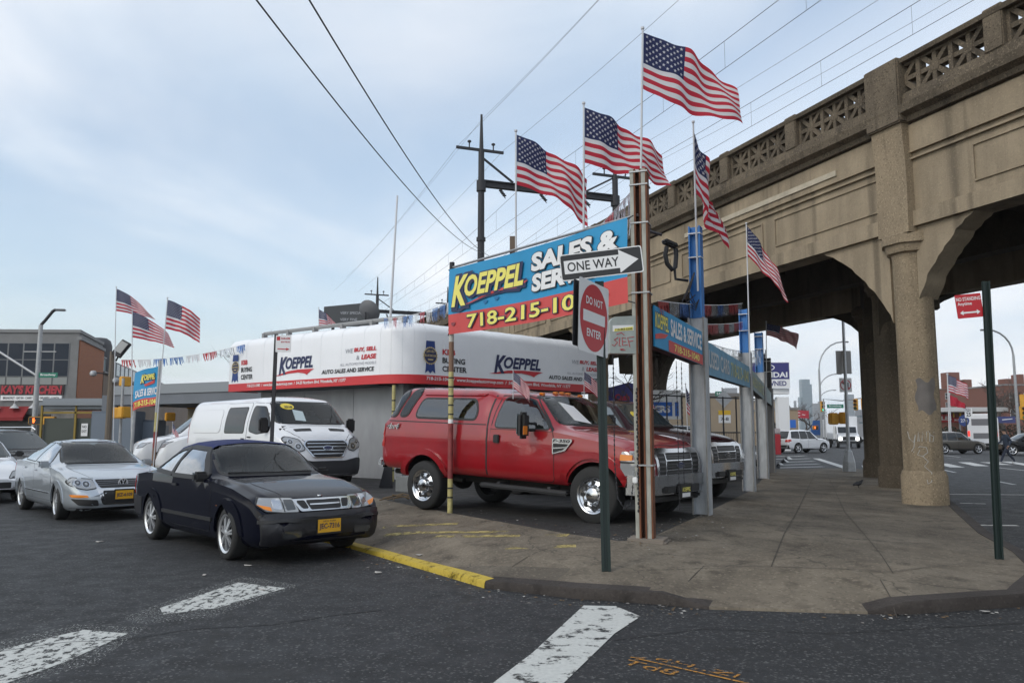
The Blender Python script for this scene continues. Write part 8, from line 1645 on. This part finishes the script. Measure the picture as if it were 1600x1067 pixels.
q = MB(); q.lathe([(.001, .135), (.07, .12), (.108, .06), (.112, 0), (.10, -.03)], (.10, 0, 1.70), 'Z', 14); q.build('hair', HAIR, t, smooth=60)
q = MB(); q.prism([(.20, 1.70), (.235, 1.675), (.205, 1.66)], lambda a, b, s: V((a, s, b)), -.015, .015); q.use(SKN); q.build('nose', SKN, t)
t2 = thing('bag', 'patterned bag held against the hip of the walking person', 'bag', pp, R(178)); q = MB(); q.box((.28, -.26, .86), (.34, .14, .30), bev=.05); q.use(mat("patterned bag", (.16, .13, .10), .8, var=.7, vs=14)); q.m = [0] * len(q.m); q.build('pouch', None, t2, smooth=50); q = MB(); q.tube([(.14, -.25, .98), (.20, -.21, 1.2), (.30, -.24, 1.2), (.42, -.25, .98)], .012, 5); q.build('strap', BLK, t2)
# the pigeon on the pavement
pb = on(1341, 762, .2); t = thing('pigeon', 'dark pigeon walking on the pavement under the viaduct', 'bird', pb, R(10)); FE = mat("dark feathers", (.02, .02, .024), .6)
b = skin_figure('body', [((0, 0, .12), .055), ((.07, 0, .14), .05), ((.115, 0, .185), .028), ((.135, 0, .215), .024), ((-.08, 0, .10), .035), ((-.16, 0, .075), (.012, .03)), ((.02, .025, .06), .012), ((.02, .025, .015), .006), ((.05, .025, .008), .006), ((-.01, -.025, .06), .012), ((-.02, -.025, .015), .006), ((.01, -.025, .008), .006)], [(0, 1), (1, 2), (2, 3), (0, 4), (4, 5), (0, 6), (6, 7), (7, 8), (0, 9), (9, 10), (10, 11)], t, FE)
q = MB(); q.tube([(.15, 0, .215), (.185, 0, .205)], .007, 6, .002); q.build('beak', mat("beak", (.1, .09, .08), .5), t)
for s in (-1, 1): q = MB(); q.prism([(.06, .16), (.0, .17), (-.14, .085), (-.05, .09), (.04, .11)], lambda a, b_, s2: V((a, s * (.045 + s2), b_)), 0, .012); q.build('wing', mat("grey wing", (.035, .036, .042), .6), t)
# far sides of the streets
for nm, pts in (('far_pavement', [(1440, 76), (2200, 76), (2200, 95), (1440, 92)]),):
    q = MB(); q.flat([tuple(px_at(a, Y).xy) for a, Y in pts], lambda a, b: V((a, b, .12))); tag(q.build(nm, WALK), kind='structure')
q = MB(); q.flat([tuple(p.xy) for p in (px_at(-60, 44), px_at(150, 44), px_at(150, 62), px_at(-60, 62))], lambda a, b: V((a, b, .1))); tag(q.build('far_pavement', WALK), kind='structure')
# ------------------------------------------------------------------ the air: far things fade
hm = bpy.data.materials.new("thin winter haze"); hm.use_nodes = True; hn, hl = hm.node_tree.nodes, hm.node_tree.links
hn.remove(hn["Principled BSDF"]); pv = hn.new("ShaderNodeVolumePrincipled"); pv.inputs["Color"].default_value = (.96, .98, 1, 1); pv.inputs["Density"].default_value = .00026; pv.inputs["Anisotropy"].default_value = .2
hl.new(pv.outputs[0], hn["Material Output"].inputs["Volume"])
q = MB(); q.box((0, 760, 80), (1500, 1700, 162)); tag(q.build('haze', hm), kind='stuff')
